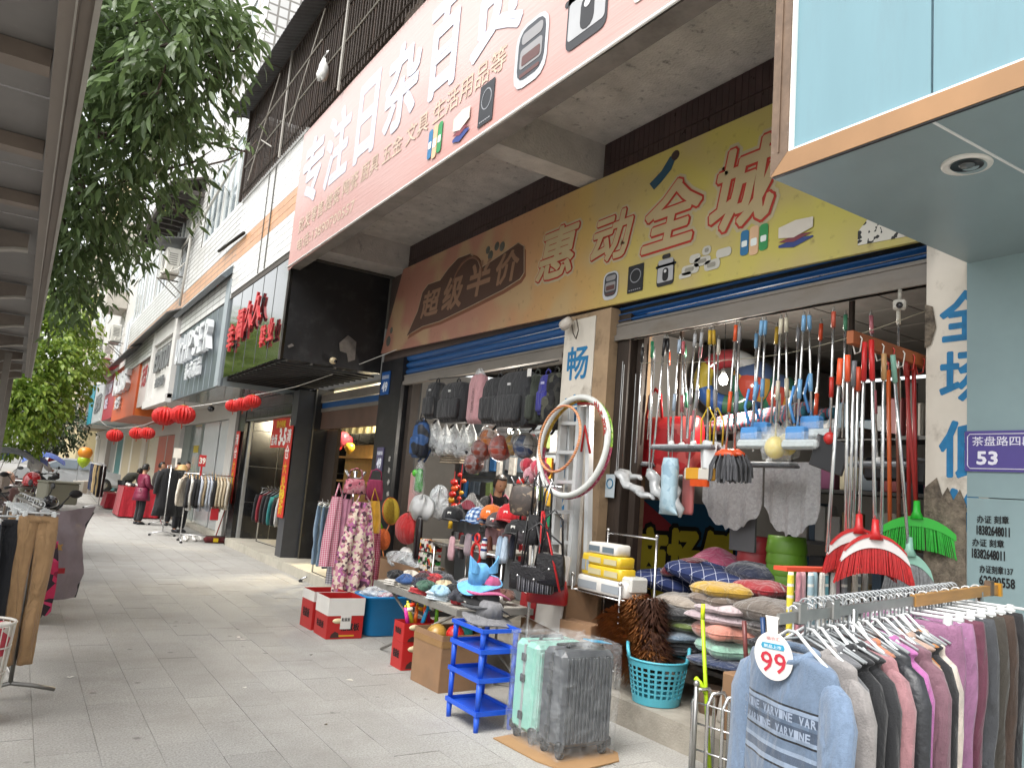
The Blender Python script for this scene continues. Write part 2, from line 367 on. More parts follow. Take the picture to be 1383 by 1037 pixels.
# concrete overhang of the upper floor
mb=MB();mb.box((3.63,6.5,5.09),(1.66,8.2,.18));mb.build('overhang_slab',CEIL,SHOP)
mb=MB();mb.box((2.9,6.5,5.38),(.16,8.24,1.9));mb.build('overhang_parapet',mat('parapet render','7b746e',r=.9,v=.2,s=4,dirt=.6),SHOP)
BEAM=mat('beam concrete','bab4ae',r=.9,v=.16,s=5,b=.4,bs=50,dirt=.8,dc=(.05,.045,.04),ds=6,dth=.58)
for y0,y1 in((5.655,5.935),(10.08,10.56),(2.42,2.6)):
    MB().box((3.69,(y0+y1)/2,4.815),(1.42,y1-y0,.37)).build('overhang_beam',BEAM,SHOP)
mb=MB();mb.box((2.94,6.5,4.46),(.04,8.1,.05));mb.build('fascia_angle',mat('rusty dark iron','322c29',r=.8,v=.3,s=12),SHOP)
# pillars
PIL=mat('pillar paint tan','9c8468',r=.8,v=.15,s=5,b=.2,dirt=.75,dc=(.09,.06,.035),ds=3.2)
STRIPW=mat('pillar white strip','cbc4b8',r=.7,v=.06,s=4,dirt=.7,dc=(.16,.12,.08),ds=5.5,dth=.56)
mb=MB();mb.box((4.56,5.63,1.75),(.52,.68,3.1));PM=mb.build('pillar',PIL,SHOP)
mb=MB();mb.box((4.56,2.26,1.75),(.5,.34,3.1));PR=mb.build('pillar',STRIPW,SHOP)
mb=MB();mb.box((4.294,5.73,1.78),(.008,.47,2.95));mb.build('poster_strip',STRIPW,PM)
BLUEP=pnt('1f6f9e',r=.7,v=.2,s=20)
YU=((0,-1,0),(0,0,1))
mb=MB();z=2.68
for i,ch in enumerate('畅享低价'):
    text(mb,ch,(4.288,5.88,z-.46*i),*YU,w=.31,h=.31,bold=.02)
mb.build('lettering',BLUEP,PM)
mb=MB()
for ch,zb,h in(('全',2.63,.27),('场',2.29,.27),('低',1.87,.3),('价',1.5,.3)):
    text(mb,ch,(4.3094,2.345,zb),*YU,w=.27,h=h,bold=.03)
mb.build('lettering',BLUEP,PR)
PLAST=mat('bare plaster patch','6f6558',r=.95,v=.4,s=22,b=.8,bs=40,dirt=.95,dc=(.045,.035,.028),ds=9,dth=.47)
mb=MB();pts=[(4.303,2.43,1.8),(4.303,2.36,1.86),(4.303,2.33,1.76),(4.303,2.30,1.81),(4.303,2.27,1.74),(4.303,2.235,1.8),(4.303,2.203,1.72),(4.303,2.203,.22),(4.303,2.43,.22)]
mb.prism(pts,(-.005,0,0));mb.build('plaster_patch',PLAST,PR);mb=MB();pts=[(4.303,2.432,2.86),(4.303,2.39,2.84),(4.303,2.37,2.72),(4.303,2.40,2.62),(4.303,2.432,2.6)];mb.prism(pts,(-.005,0,0));mb.build('plaster_patch',PLAST,PR)
# dark timber jamb beside the pillar
WOODD=mat('dark timber jamb','2c221b',r=.6,v=.35,s=5,aniso=(6,6,.6),b=.2,dirt=.4,dc=(.2,.15,.1),ds=9,dth=.6)
for c_,d_ in(((4.47,5.2,1.72),(.16,.16,3.04)),((4.5,5.06,1.72),(.06,.08,3.04)),((4.5,6.13,1.72),(.12,.09,3.04)),((4.5,9.72,1.72),(.12,.12,3.04))):MB().box(c_,d_).build('timber_jamb',WOODD,SHOP)
BLK=mat('black painted panel','1d1d1f',r=.42,v=.2,s=3,dirt=.25,dc=(.1,.1,.1),ds=4)
mb=MB();mb.box((4.5,10.2,1.75),(.32,.76,3.14));PB=mb.build('black_pillar',BLK,SHOP)
BLUES=mat('shutter blue steel','1c4f86',r=.42,v=.14,s=3,aniso=(1,.3,3),dirt=.35,dc=(.05,.06,.08),ds=3)
RAIL=mat('shutter rail aluminium','7d7770',r=.6,m=.2,v=.2,s=4,aniso=(1,.4,1),dirt=.6,dc=(.12,.09,.06),ds=4)
def shutter(y0,y1,z0,z1,zt,lab,slope=0.):
    t=thing('roller_shutter',lab,'shutter',loc=(4.42,(y0+y1)/2,z0));n=3
    for i in range(n):
        za,zb=z1+(zt-z1)*i/n,z1+(zt-z1)*(i+1)/n
        m2=MB();prof=[(4.43,za+.004),(4.4,za+.02),(4.385,(za+zb)/2),(4.4,zb-.02),(4.43,zb-.002)]
        m2.smooth=True
        m2.add([(x,y,z)for y in(y0,y1)for x,z in prof],[(a,a+1,a+6,a+5)for a in range(4)]);m2.build('slat',BLUES,t)
    m2=MB();m2.box((4.40,(y0+y1)/2,(z0+z1)/2),(.05,y1-y0,z1-z0));m2.box((4.385,(y0+y1)/2,z0+.025),(.06,y1-y0,.05));m2.box((4.372,(y0+y1)/2,z1-.02),(.012,y1-y0,.012));m2.build('bottom_rail',RAIL,t)
    m2=MB();m2.box((4.46,(y0+y1)/2,zt+.1),(.1,y1-y0,.36));m2.build('shutter_box',BLK,t)
    return t
shutter(2.43,5.29,3.0,3.16,3.33,'rolled up blue shutter with wide grey rail over the mop bay')
shutter(6.08,9.86,2.93,3.07,3.36,'rolled up blue shutter above the hanging black backpacks')
# ================================================================ yellow shop sign
YS=bpy.data.materials.new('faded printed sign');YS.use_nodes=True
def sign_mat():
    t=YS.node_tree;L=t.links.new;p=t.nodes['Principled BSDF'];p.inputs['Roughness'].default_value=.5
    tc=t.nodes.new('ShaderNodeTexCoord');sp=t.nodes.new('ShaderNodeSeparateXYZ');L(tc.outputs['Object'],sp.inputs[0])
    n=t.nodes.new('ShaderNodeTexNoise');n.inputs['Scale'].default_value=.9;n.inputs['Detail'].default_value=2;L(tc.outputs['Object'],n.inputs['Vector'])
    a=t.nodes.new('ShaderNodeMath');a.operation='MULTIPLY_ADD';a.inputs[1].default_value=1.6;L(n.outputs[0],a.inputs[0]);L(sp.outputs['Y'],a.inputs[2])
    mr=t.nodes.new('ShaderNodeMapRange');mr.inputs['From Min'].default_value=-2.9;mr.inputs['From Max'].default_value=4.6;L(a.outputs[0],mr.inputs[0])
    cr=t.nodes.new('ShaderNodeValToRGB');e=cr.color_ramp
    for i,(q,c)in enumerate(((0,'bab252'),(.3,'beae62'),(.42,'be9c60'),(.56,'b98c66'),(.72,'ac7c68'),(1,'a37262'))):
        if i>1:e.elements.new(q)
        e.elements[i].position=q;e.elements[i].color=lin(c)
    L(mr.outputs[0],cr.inputs[0])
    n2=t.nodes.new('ShaderNodeTexNoise');n2.inputs['Scale'].default_value=1.7;n2.inputs['Detail'].default_value=1;L(tc.outputs['Object'],n2.inputs['Vector'])
    m2=t.nodes.new('ShaderNodeMapRange');m2.inputs['From Min'].default_value=.48;m2.inputs['From Max'].default_value=.62;m2.inputs['To Max'].default_value=.55;L(n2.outputs[0],m2.inputs[0])
    mx=t.nodes.new('ShaderNodeMix');mx.data_type='RGBA';mx.inputs['B'].default_value=lin('b3a077');L(m2.outputs[0],mx.inputs['Factor']);L(cr.outputs[0],mx.inputs['A'])
    n3=t.nodes.new('ShaderNodeTexNoise');n3.inputs['Scale'].default_value=14;n3.inputs['Detail'].default_value=8;L(tc.outputs['Object'],n3.inputs['Vector'])
    m3=t.nodes.new('ShaderNodeMapRange');m3.inputs['From Min'].default_value=.62;m3.inputs['From Max'].default_value=.8;m3.inputs['To Max'].default_value=.6;L(n3.outputs[0],m3.inputs[0])
    mx2=t.nodes.new('ShaderNodeMix');mx2.data_type='RGBA';mx2.inputs['B'].default_value=lin('6e5a3c');L(m3.outputs[0],mx2.inputs['Factor']);L(mx.outputs['Result'],mx2.inputs['A'])
    L(mx2.outputs['Result'],p.inputs['Base Color'])
    bn=t.nodes.new('ShaderNodeBump');bn.inputs['Strength'].default_value=.15;bn.inputs['Distance'].default_value=.05
    n4=t.nodes.new('ShaderNodeTexNoise');n4.inputs['Scale'].default_value=3;L(tc.outputs['Object'],n4.inputs['Vector']);L(n4.outputs[0],bn.inputs['Height']);L(bn.outputs[0],p.inputs['Normal'])
sign_mat()
SG=thing('shop_sign','long faded orange and yellow shop sign with red outlined characters','sign',loc=(4.3,6.3,3.4))
mb=MB();mb.prism([(4.29,10.56,3.44),(4.29,5.7,3.33),(4.29,2.1,3.24),(4.29,2.1,4.53),(4.29,5.8,4.6),(4.29,10.04,4.62)],(.03,0,0));mb.build('sign_board',YS,SG)
RED=pnt('b03428',r=.6);CREAM=pnt('b3a888',r=.6);ORG=pnt('c98a2c',r=.6)
def shear(k,h):return lambda a,b:(a+k*b,b)
HALO,OUTL,FILL=MB(),MB(),MB()
for ch,yl,yr,zb,zt in(('惠',6.55,5.84,3.75,4.28),('动',5.66,5.02,3.74,4.2),('全',4.95,4.2,3.70,4.27),('城',4.17,3.47,3.68,4.33)):
    wv=shear(.22,1)
    for m_,bo,of in((HALO,.11,.002),(OUTL,.062,.007),(FILL,.03,.012)):
        text(m_,ch,(4.29,yl-.02,zb+.01),*YU,w=yl-yr-.12,h=zt-zb-.03,bold=bo,off=of,warp=wv)
HALO.build('letter_halo',CREAM,SG);OUTL.build('letter_outline',RED,SG);FILL.build('letter_fill',pnt('b5a27c',r=.6),SG)
# brown logo on the left half
DBR=pnt('4f362a',r=.6);MBR=pnt('6f4c3a',r=.6)
def disc(mb,pts,x,th=.003):
    mb.prism([(x,y,z)for y,z in pts],(-th,0,0))
m1=MB();P=[(9.68,3.59),(9.5,3.62),(9.2,3.66),(8.7,3.66),(8.0,3.72),(7.2,3.80),(6.85,3.86),(6.78,3.92),(6.79,4.0),(6.82,4.22),(6.95,4.29),(7.3,4.23),(7.5,4.2),(7.75,4.17),(7.85,4.3),(8.05,4.41),(8.35,4.42),(8.6,4.33),(8.8,4.22),(9.15,4.23),(9.3,4.15),(9.4,3.9)]
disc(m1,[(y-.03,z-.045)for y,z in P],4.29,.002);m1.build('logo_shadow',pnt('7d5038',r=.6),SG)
m1=MB();disc(m1,P,4.288);m1.build('logo_plate',DBR,SG)
m1=MB();m1.tube([(4.287,y,z)for y,z in P],.009,5,closed=True,flat=.5);m1.build('logo_outline',pnt('ad9a84',r=.6),SG)
m1=MB()
for ch,yl,yr,zb,zt in(('超',9.28,8.72,3.78,4.12),('级',8.68,8.1,3.78,4.18),('半',8.05,7.45,3.84,4.24),('价',7.4,6.86,3.88,4.22)):
    text(m1,ch,(4.283,yl,zb),*YU,w=yl-yr-.08,h=zt-zb,bold=.035,off=.002,warp=shear(.18,1))
m1.build('logo_letters',pnt('8d6c55',r=.6),SG)
m1=MB();m1.tube([(4.284,8.06+.36*cos(t),4.06+.3*sin(t))for t in[i*.22-.1 for i in range(16)]],.022,6,flat=.3);m1.build('logo_arch',MBR,SG)
m1=MB()
for(y,z,r_)in((7.55,4.28,.06),(7.42,4.36,.055),(7.3,4.33,.06),(7.62,4.36,.05),(10.32,3.6,.08),(10.25,3.75,.05)):
    m1=MB();m1.lathe([(r_*.2,-.008),(r_,-.004),(r_*.9,.0),(r_*.3,.004)],(4.287,y,z),14,Matrix.Rotation(-pi/2,3,'Y'));m1.build('printed_ball',pnt('55564f',r=.6),SG)
# small product pictures along the sign and banner
def picture(par,kind,x,yl,yr,zb,zt,n=-1):
    X=lambda k:x-.0025*k;W=yl-yr;H=zt-zb
    def rect(mb,a,b,c,d,k,rad=.2):
        pts=[];Y0,Y1,Z0,Z1=yl-W*a,yl-W*b,zb+H*c,zb+H*d;rr=rad*min(abs(Y0-Y1),Z1-Z0)
        for cy,cz,t0 in((Y1+rr,Z1-rr,0),(Y0-rr,Z1-rr,1),(Y0-rr,Z0+rr,2),(Y1+rr,Z0+rr,3)):
            for i in range(4):t=(t0+i/3)*pi/2;pts.append((X(k),cy-rr*cos(t),cz+rr*sin(t)))
        mb.prism(pts,(-.0012,0,0))
    def part(nm,col,rs):
        for q in rs:m2=MB();rect(m2,*q);m2.build(nm,pnt(col,r=.5),par)
    if kind=='cooker':
        part('picture','b9bcc0',[(0,1,0,1,1,.3)]);part('picture','3d3f44',[(.1,.92,.12,.94,2,.3)]);part('picture','8c8b8c',[(.18,.85,.3,.62,3,.2),(.2,.84,.68,.86,3,.4)]);part('picture','5a3b38',[(.25,.8,.34,.5,4,.2),(.2,.8,.17,.23,3,.4)])
    elif kind=='plate':
        part('picture','26272b',[(0,1,0,1,1,.04)])
        m2=MB();m2.tube([(X(2),(yl+yr)/2+W*.33*cos(t*pi/10),zb+H*.6+H*.24*sin(t*pi/10))for t in range(20)],W*.025,5,closed=True,flat=.2);m2.build('picture',pnt('8b8d92'),par)
        part('picture','9a9ca0',[(.12+.13*i,.2+.13*i,.08,.11,2,.1)for i in range(6)])
    elif kind=='pot':
        part('picture','2d2d30',[(.08,.92,0,.8,1,.15),(0,1,.6,.68,1,.4),(.3,.7,.86,1,1,.4)]);part('picture','a7a8aa',[(.12,.88,.12,.6,2,.1),(.14,.86,.68,.84,2,.3)]);part('picture','222224',[(.38,.66,.14,.56,3,.45)]);part('picture','c8c8c8',[(.45,.58,.4,.5,4,.5)])
    elif kind=='cups':
        part('picture','bdbbb2',[(.05,.4,.1,.45,1,.4),(.3,.62,.3,.62,1,.4),(.5,.8,.05,.42,1,.4),(.45,.62,.65,.98,1,.45),(.72,1,.4,.72,1,.4),(.2,.42,.48,.8,1,.4),(.0,.25,.0,.2,1,.4)])
        part('picture','8d8a80',[(.12,.3,.2,.36,2,.4),(.38,.54,.4,.54,2,.4),(.56,.72,.15,.32,2,.4),(.5,.58,.75,.9,2,.4)])
    elif kind=='bottles':
        part('picture','2c6f9c',[(0,.3,.12,.95,1,.3)]);part('picture','d6b08c',[(.33,.65,.05,1,1,.3)]);part('picture','2f8a4e',[(.68,.98,.12,.98,1,.3)]);part('picture','dfe6e4',[(.05,.25,.4,.6,2,.2),(.38,.6,.35,.6,2,.2),(.73,.93,.4,.6,2,.2)])
    elif kind=='towels':
        m2=MB()
        for(c,z0,z1)in(('2d3f7c',0,.32),('7a3b44',.2,.45),('cfc8bd',.36,1)):
            m2=MB();k=1 if z0==0 else 2 if z0==.2 else 3
            m2.prism([(X(k),yl,zb+H*(z0+.12)),(X(k),yl-W*.45,zb+H*z0),(X(k),yr,zb+H*(z0+.2)),(X(k),yr,zb+H*(z1-.06)),(X(k),yl-W*.5,zb+H*z1),(X(k),yl,zb+H*(z1-.12))],(-.001,0,0));m2.build('picture',pnt(c),par)
for kd,a,b,c,d in(('cooker',5.41,5.2,3.37,3.63),('plate',5.07,4.87,3.38,3.625),('pot',4.72,4.48,3.37,3.64),('cups',4.44,3.9,3.39,3.61),('bottles',3.815,3.56,3.42,3.65),('towels',3.47,3.19,3.41,3.6)):
    picture(SG,kd,4.287,a,b,c,d)
m1=MB();disc(m1,[(4.86,4.33),(4.72,4.40),(4.62,4.5),(4.55,4.48),(4.6,4.38),(4.72,4.3),(4.8,4.26)],4.287);m1.build('picture',pnt('23475c'),SG)
m1=MB();m1.ball((4.285,4.56,4.49),.05,10,6,(.06,1,.9));m1.build('picture',pnt('3a2a26'),SG)
# panda-patterned corner picture
m1=MB();disc(m1,[(2.86,3.31),(2.86,3.4),(2.8,3.46),(2.7,3.5),(2.3,3.5),(2.3,3.28)],4.287);m1.build('picture',pattern('dotted print',['d2cfc6','d2cfc6','d2cfc6','2a2a2a'],38,r=.6,b=0),SG)
# ================================================================ red banner on the parapet
def banner_mat():
    M=bpy.data.materials.new('red banner cloth glare tint');M.use_nodes=True;t=M.node_tree;L=t.links.new;p=t.nodes['Principled BSDF'];p.inputs['Roughness'].default_value=.4
    tc=t.nodes.new('ShaderNodeTexCoord');mp=t.nodes.new('ShaderNodeMapping');L(tc.outputs['Object'],mp.inputs[0]);mp.inputs['Scale'].default_value=(1,.35,1.1)
    n=t.nodes.new('ShaderNodeTexNoise');n.inputs['Scale'].default_value=1.1;n.inputs['Detail'].default_value=4;L(mp.outputs[0],n.inputs['Vector'])
    sp=t.nodes.new('ShaderNodeSeparateXYZ');L(tc.outputs['Object'],sp.inputs[0])
    a=t.nodes.new('ShaderNodeMath');a.operation='MULTIPLY_ADD';a.inputs[1].default_value=-.32;L(sp.outputs['Z'],a.inputs[0]);L(n.outputs[0],a.inputs[2])
    cr=t.nodes.new('ShaderNodeValToRGB');e=cr.color_ramp;e.elements[0].position=.02;e.elements[0].color=lin('c6aaa5');e.elements[1].position=.62;e.elements[1].color=lin('b6877f')  # washed-out pink paints the veiling sky glare, palest towards the top
    L(a.outputs[0],cr.inputs[0]);L(cr.outputs[0],p.inputs['Base Color'])
    mp2=t.nodes.new('ShaderNodeMapping');L(tc.outputs['Object'],mp2.inputs[0]);mp2.inputs['Rotation'].default_value=(.12,0,0);mp2.inputs['Scale'].default_value=(1,1.2,26)
    n2=t.nodes.new('ShaderNodeTexNoise');n2.inputs['Scale'].default_value=1.4;n2.inputs['Detail'].default_value=3;L(mp2.outputs[0],n2.inputs['Vector'])
    bn=t.nodes.new('ShaderNodeBump');bn.inputs['Strength'].default_value=.12;bn.inputs['Distance'].default_value=.03;L(n2.outputs[0],bn.inputs['Height']);L(bn.outputs[0],p.inputs['Normal'])
    return M
BN=thing('banner','huge red banner, pale sky glare painted in, with white characters along the upper floor','banner',loc=(2.8,6.6,4.42))
def bx(y,z):return 2.795-.003*sin(y*1.3)*sin((z-4.4)*1.6)
mb=MB();mb.grid(lambda u,v:(bx(2.62+7.95*u,0),2.62+7.95*u,4.42+.03*sin(u*5)*(1-v)+(-.02 if u>.98 and v<.05 else 0)+v*1.95),60,10,two=.006);mb.build('banner_sheet',banner_mat(),BN)
mb=MB();mb.tube([(2.785,10.56,4.415),(2.785,6.5,4.42),(2.785,2.62,4.43)],.012,6);mb.build('white_hem',pnt('e8e6e2'),BN)
WHT=pnt('c3c5d2',r=.5);PALE=pnt('cdb7a4',r=.55)
m1=MB();x=2.7875
for ch,yc in(('专',9.92),('注',8.95),('日',8.0),('杂',7.05),('百',6.1),('货',5.15)):
    w_={'日':.55,'百':.62}.get(ch,.8);text(m1,ch,(x,yc+w_/2,5.18),*YU,w=w_,h=.92,bold=.035)
m1.build('big_lettering',WHT,BN)
m1=MB();text(m1,'批发零售:搪瓷 陶瓷 厨具 五金 文具 生活用品等',(x,10.25,4.82),*YU,w=5.32,h=.21,bold=.012,warp=lambda a,b:(a,b+.012*a));text(m1,'电话:13890700557',(x,10.22,4.56),*YU,w=2.12,h=.17,bold=.012);m1.build('small_lettering',PALE,BN)
for kd,a,b,c,d in(('bottles',6.24,5.96,4.5,4.84),('towels',5.74,5.45,4.5,4.78),('plate',5.3,5.07,4.5,4.86),('cooker',4.78,4.34,4.58,5.1),('pot',4.15,3.62,4.6,5.2),('cups',3.4,2.8,4.6,5.0)):
    picture(BN,kd,2.787,a,b,c,d)
# ================================================================ blue box sign and column of the next shop
LB=mat('pale blue sign sheet','698b95',r=.35,v=.05,s=1.5,dirt=.25,dc=(.12,.17,.19),ds=2.5,aniso=(3,3,.5))
LB2=mat('pale blue cladding','83999c',r=.55,v=.08,s=2,dirt=.3,dc=(.2,.24,.24),ds=3,dth=.56)
SOF=mat('grey blue soffit sheet','85969a',r=.34,v=.06,s=1.5,b=.1,bs=2)
CP=mat('copper sign frame','94714f',r=.38,m=.35,v=.1,s=3);BRZ=mat('dull bronze frame','6d5a4a',r=.45,m=.4,v=.25,s=14,dirt=.6,dc=(.35,.3,.26),ds=18,dth=.6)
BS=thing('box_sign','pale blue box sign with copper frame above the number 53 column','sign',loc=(3.6,.5,3.2))
x0=2.86;yl=2.38;zb=3.19
MB().b2((x0+.03,2.28,3.28),(x0+.05,1.618,5.7)).build('sign_panel',LB,BS)
MB().b2((x0+.031,1.608,3.28),(x0+.051,-1.5,5.7)).build('sign_panel',LB,BS)
MB().box((x0+.058,.5,4.5),(.012,3.7,2.4)).build('sign_backing',WHT,BS)
mb=MB();mb.prism([(x0,yl,zb),(x0,-1.5,zb),(x0,-1.5,zb+.1),(x0,yl-.095,zb+.1)],(.07,0,0));mb.build('bottom_frame',CP,BS)
mb=MB();mb.prism([(x0-.001,yl,zb),(x0-.001,yl-.095,zb+.1),(x0-.001,yl-.095,5.7),(x0-.001,yl,5.7)],(.071,0,0));mb.box((x0-.004,yl-.045,4.5),(.006,.008,2.4));mb.build('side_frame',BRZ,BS)
mb=MB();mb.b2((x0+.008,yl-.095,zb+.1),(x0+.03,yl-.11,5.7));mb.b2((x0+.01,yl-.11,zb+.1),(x0+.03,-1.5,zb+.114));mb.build('white_bead',pnt('e6e4df'),BS)
mb=MB();mb.b2((x0+.07,yl,zb+.02),(4.5,yl-.02,5.7));mb.build('side_sheet',SOF,BS)
mb=MB();mb.prism([(x0+.02,yl,zb),(x0+.02,1.608,zb),(4.31,1.45,3.06),(4.310,2.190,3.056)],(0,0,.02));mb.build('soffit_panel',SOF,BS)
mb=MB();mb.prism([(x0+.02,1.6,zb),(x0+.02,-1.5,zb),(4.31,-1.5,3.06),(4.31,1.442,3.06)],(0,0,.02));mb.build('soffit_panel',SOF,BS)
mb=MB();mb.prism([(x0+.02,1.61,zb-.003),(x0+.02,1.598,zb-.003),(4.31,1.44,3.057),(4.31,1.452,3.057)],(0,0,.004));mb.build('white_sealant',pnt('d8dada'),BS)
mb=MB();mb.b2((x0+.004,yl-.01,zb-.006),(x0+.02,-1.5,zb-.001));mb.build('shadow_gap',BLK,BS)
DLc=(3.278,1.675,3.155);DL=thing('downlight','round white recessed downlight, unlit, in the grey blue soffit','lamp',loc=DLc)
mb=MB();mb.lathe([(.062,0),(.095,-.012),(.1,-.004),(.1,.02),(.062,.02)],DLc,28,caps=False);mb.build('trim_ring',pnt('d8d6d0',r=.4),DL)
mb=MB();mb.lathe([(.064,-.008),(.05,-.005),(.002,-.004)],DLc,24,caps=False);mb.build('shaded_recess_disc',met('2e2e2e',r=.3),DL)  # flat dark disc paints the shade inside the lamp opening; no hole is cut
mb=MB();mb.lathe([(.002,-.012),(.028,-.01),(.034,-.006),(.03,-.002)],DLc,16);mb.build('lamp_glass',pla('5a5e60',r=.08),DL)
CL=thing('clad_column','pale blue clad column with stencilled phone numbers beside the broom bay','column',loc=(4.4,1.6,0))
MB().b2((4.305,2.2,1.765),(4.9,.6,3.08)).build('cladding_sheet',LB2,CL)
MB().b2((4.303,2.2,.0),(4.9,.6,1.76)).build('cladding_sheet',LB2,CL)
STEN=mat('black stencil paint','161617',r=.8,v=.3,s=30)
for(t1,t2,y,z)in(('办证 刻章','18382648011',2.148,1.57),('办证 刻章','18382648011',2.172,1.448),('办证刻章137','62290558',2.135,1.315)):
    mb=MB();text(mb,t1,(4.3,y-.002,z+.06),*YU,w=.155 if len(t1)<6 else .16,h=.04,bold=.02,warp=lambda a,b:(a,b+.03*a));text(mb,t2,(4.3,y,z),*YU,w=.16 if len(t2)>9 else .17,h=.047,bold=.025);mb.build('stencil_lettering',STEN,CL)
PUR=pnt('4b3f86',r=.35)
NP=thing('number_plate','purple street number plate reading 53 on the pale blue column','sign',loc=(4.3,2,1.9))
mb=MB();mb.b2((4.3,2.205,1.9),(4.292,1.72,2.115));mb.build('plate',PUR,NP)
mb=MB();mb.tube([(4.2905,y,z)for y,z in((2.19,1.93),(2.19,2.085),(2.178,2.098),(1.735,2.098),(1.735,1.915),(2.178,1.915))],.0025,4,closed=True);text(mb,'茶盘路四段',(4.2905,2.165,2.035),*YU,w=.3,h=.05,bold=.006);text(mb,'53',(4.2905,2.14,1.938),*YU,w=.1,h=.066,bold=.04);mb.build('plate_lettering',pnt('e4e2ee'),NP)
# ================================================================ tiled upper floors beyond the banner
def brick_mat(name,c,g,bw,bh,gap=.05,r=.35,v=.06,axes='yz',dirt=.25,offset=0.):
    if name in MATS:return MATS[name]
    M=bpy.data.materials.new(name);M.use_nodes=True;t=M.node_tree;L=t.links.new;p=t.nodes['Principled BSDF']
    tc=t.nodes.new('ShaderNodeTexCoord');sp=t.nodes.new('ShaderNodeSeparateXYZ');cb=t.nodes.new('ShaderNodeCombineXYZ');L(tc.outputs['Object'],sp.inputs[0])
    L(sp.outputs['xyz'.index(axes[0])],cb.inputs[0]);L(sp.outputs['xyz'.index(axes[1])],cb.inputs[1])
    b=t.nodes.new('ShaderNodeTexBrick');b.offset=offset;b.inputs['Scale'].default_value=1;b.inputs['Brick Width'].default_value=bw;b.inputs['Row Height'].default_value=bh;b.inputs['Mortar Size'].default_value=gap*bh;b.inputs['Mortar Smooth'].default_value=.1
    c1=lin(c);b.inputs['Color1'].default_value=tuple(x*(1-v)for x in c1[:3])+(1,);b.inputs['Color2'].default_value=tuple(min(1,x*(1+v))for x in c1[:3])+(1,);b.inputs['Mortar'].default_value=lin(g)
    L(cb.outputs[0],b.inputs['Vector']);out=b.outputs[0]
    n=t.nodes.new('ShaderNodeTexNoise');n.inputs['Scale'].default_value=1.2;n.inputs['Detail'].default_value=7;L(tc.outputs['Object'],n.inputs['Vector'])
    m3=t.nodes.new('ShaderNodeMapRange');m3.inputs['From Min'].default_value=.5;m3.inputs['From Max'].default_value=.75;m3.inputs['To Max'].default_value=dirt;L(n.outputs[0],m3.inputs[0])
    m4=t.nodes.new('ShaderNodeMix');m4.data_type='RGBA';m4.inputs['B'].default_value=lin('8d867c');L(m3.outputs[0],m4.inputs['Factor']);L(out,m4.inputs['A']);L(m4.outputs['Result'],p.inputs['Base Color'])
    p.inputs['Roughness'].default_value=r
    bn=t.nodes.new('ShaderNodeBump');bn.inputs['Strength'].default_value=.4;bn.inputs['Distance'].default_value=.005;bn.invert=True;L(b.outputs['Fac'],bn.inputs['Height']);L(bn.outputs[0],p.inputs['Normal'])
    MATS[name]=M;return M
WT=mat('white glazed wall tile','c9c9c6',r=.3,v=.06,s=5,dirt=.4,dc=(.42,.4,.36),ds=2.5,dth=.55,ov=.07)
OT=mat('orange glazed wall tile','b98a63',r=.35,v=.1,s=5,dirt=.3,dc=(.3,.22,.16),ds=3,ov=.08)
WTG=brick_mat('white tile wall','c9c9c6','55524e',.6,.118,.09)
OTG=brick_mat('orange tile wall','b98a63','6a5342',.6,.118,.09)
WSQ=brick_mat('white square tiles street side','cfcfcd','85827d',.2,.2,.1);WSQX=brick_mat('white square tiles end side','cfcfcd','85827d',.2,.2,.1,axes='xz')
GRT=mat('dark tile grout','4a4641',r=.95)
TB=thing('tiled_building','white tiled building with orange tile band and a taller block behind','building',loc=(5,20,0))
MB().b2((2.83,14.25,4.6),(6,10.57,6.36)).build('wall',GRT,TB)
TBL=XF[TB.name].translation
tms={}
for nm,m_ in(('wall_tile',WT),('orange_tile',OT)):
    tms[nm]=MB().box((0,0,0),(.012,.243,.112)).mesh(nm);tms[nm].materials.append(m_)
for row in range(15):
    z=4.69+.1195*row+.055;nm='orange_tile' if 5<=row<=7 else 'wall_tile'
    for i in range(15):
        o=bpy.data.objects.new(nm,tms[nm]);COL.objects.link(o);o.parent=TB;XF[o.name]=Matrix.Identity(4)
        o.location=(2.824-5,10.57+.125+.2455*i-20,z);o.rotation_euler=(0,rnd.uniform(-.01,.01),0)
MB().b2((2.80,14.27,6.40),(3.1,10.5,6.47)).build('parapet_cap',WT,TB)
MB().b2((2.82,31,4.6),(9,14.27,5.3)).build('wall',WTG,TB);MB().b2((2.822,31,5.3),(9,14.27,5.655)).build('wall_band',OTG,TB);MB().b2((2.82,31,5.655),(9,14.27,6.43)).build('wall',WTG,TB)
MB().b2((2.85,31,8.15),(9,14.3,10.2)).build('wall',WSQ,TB)
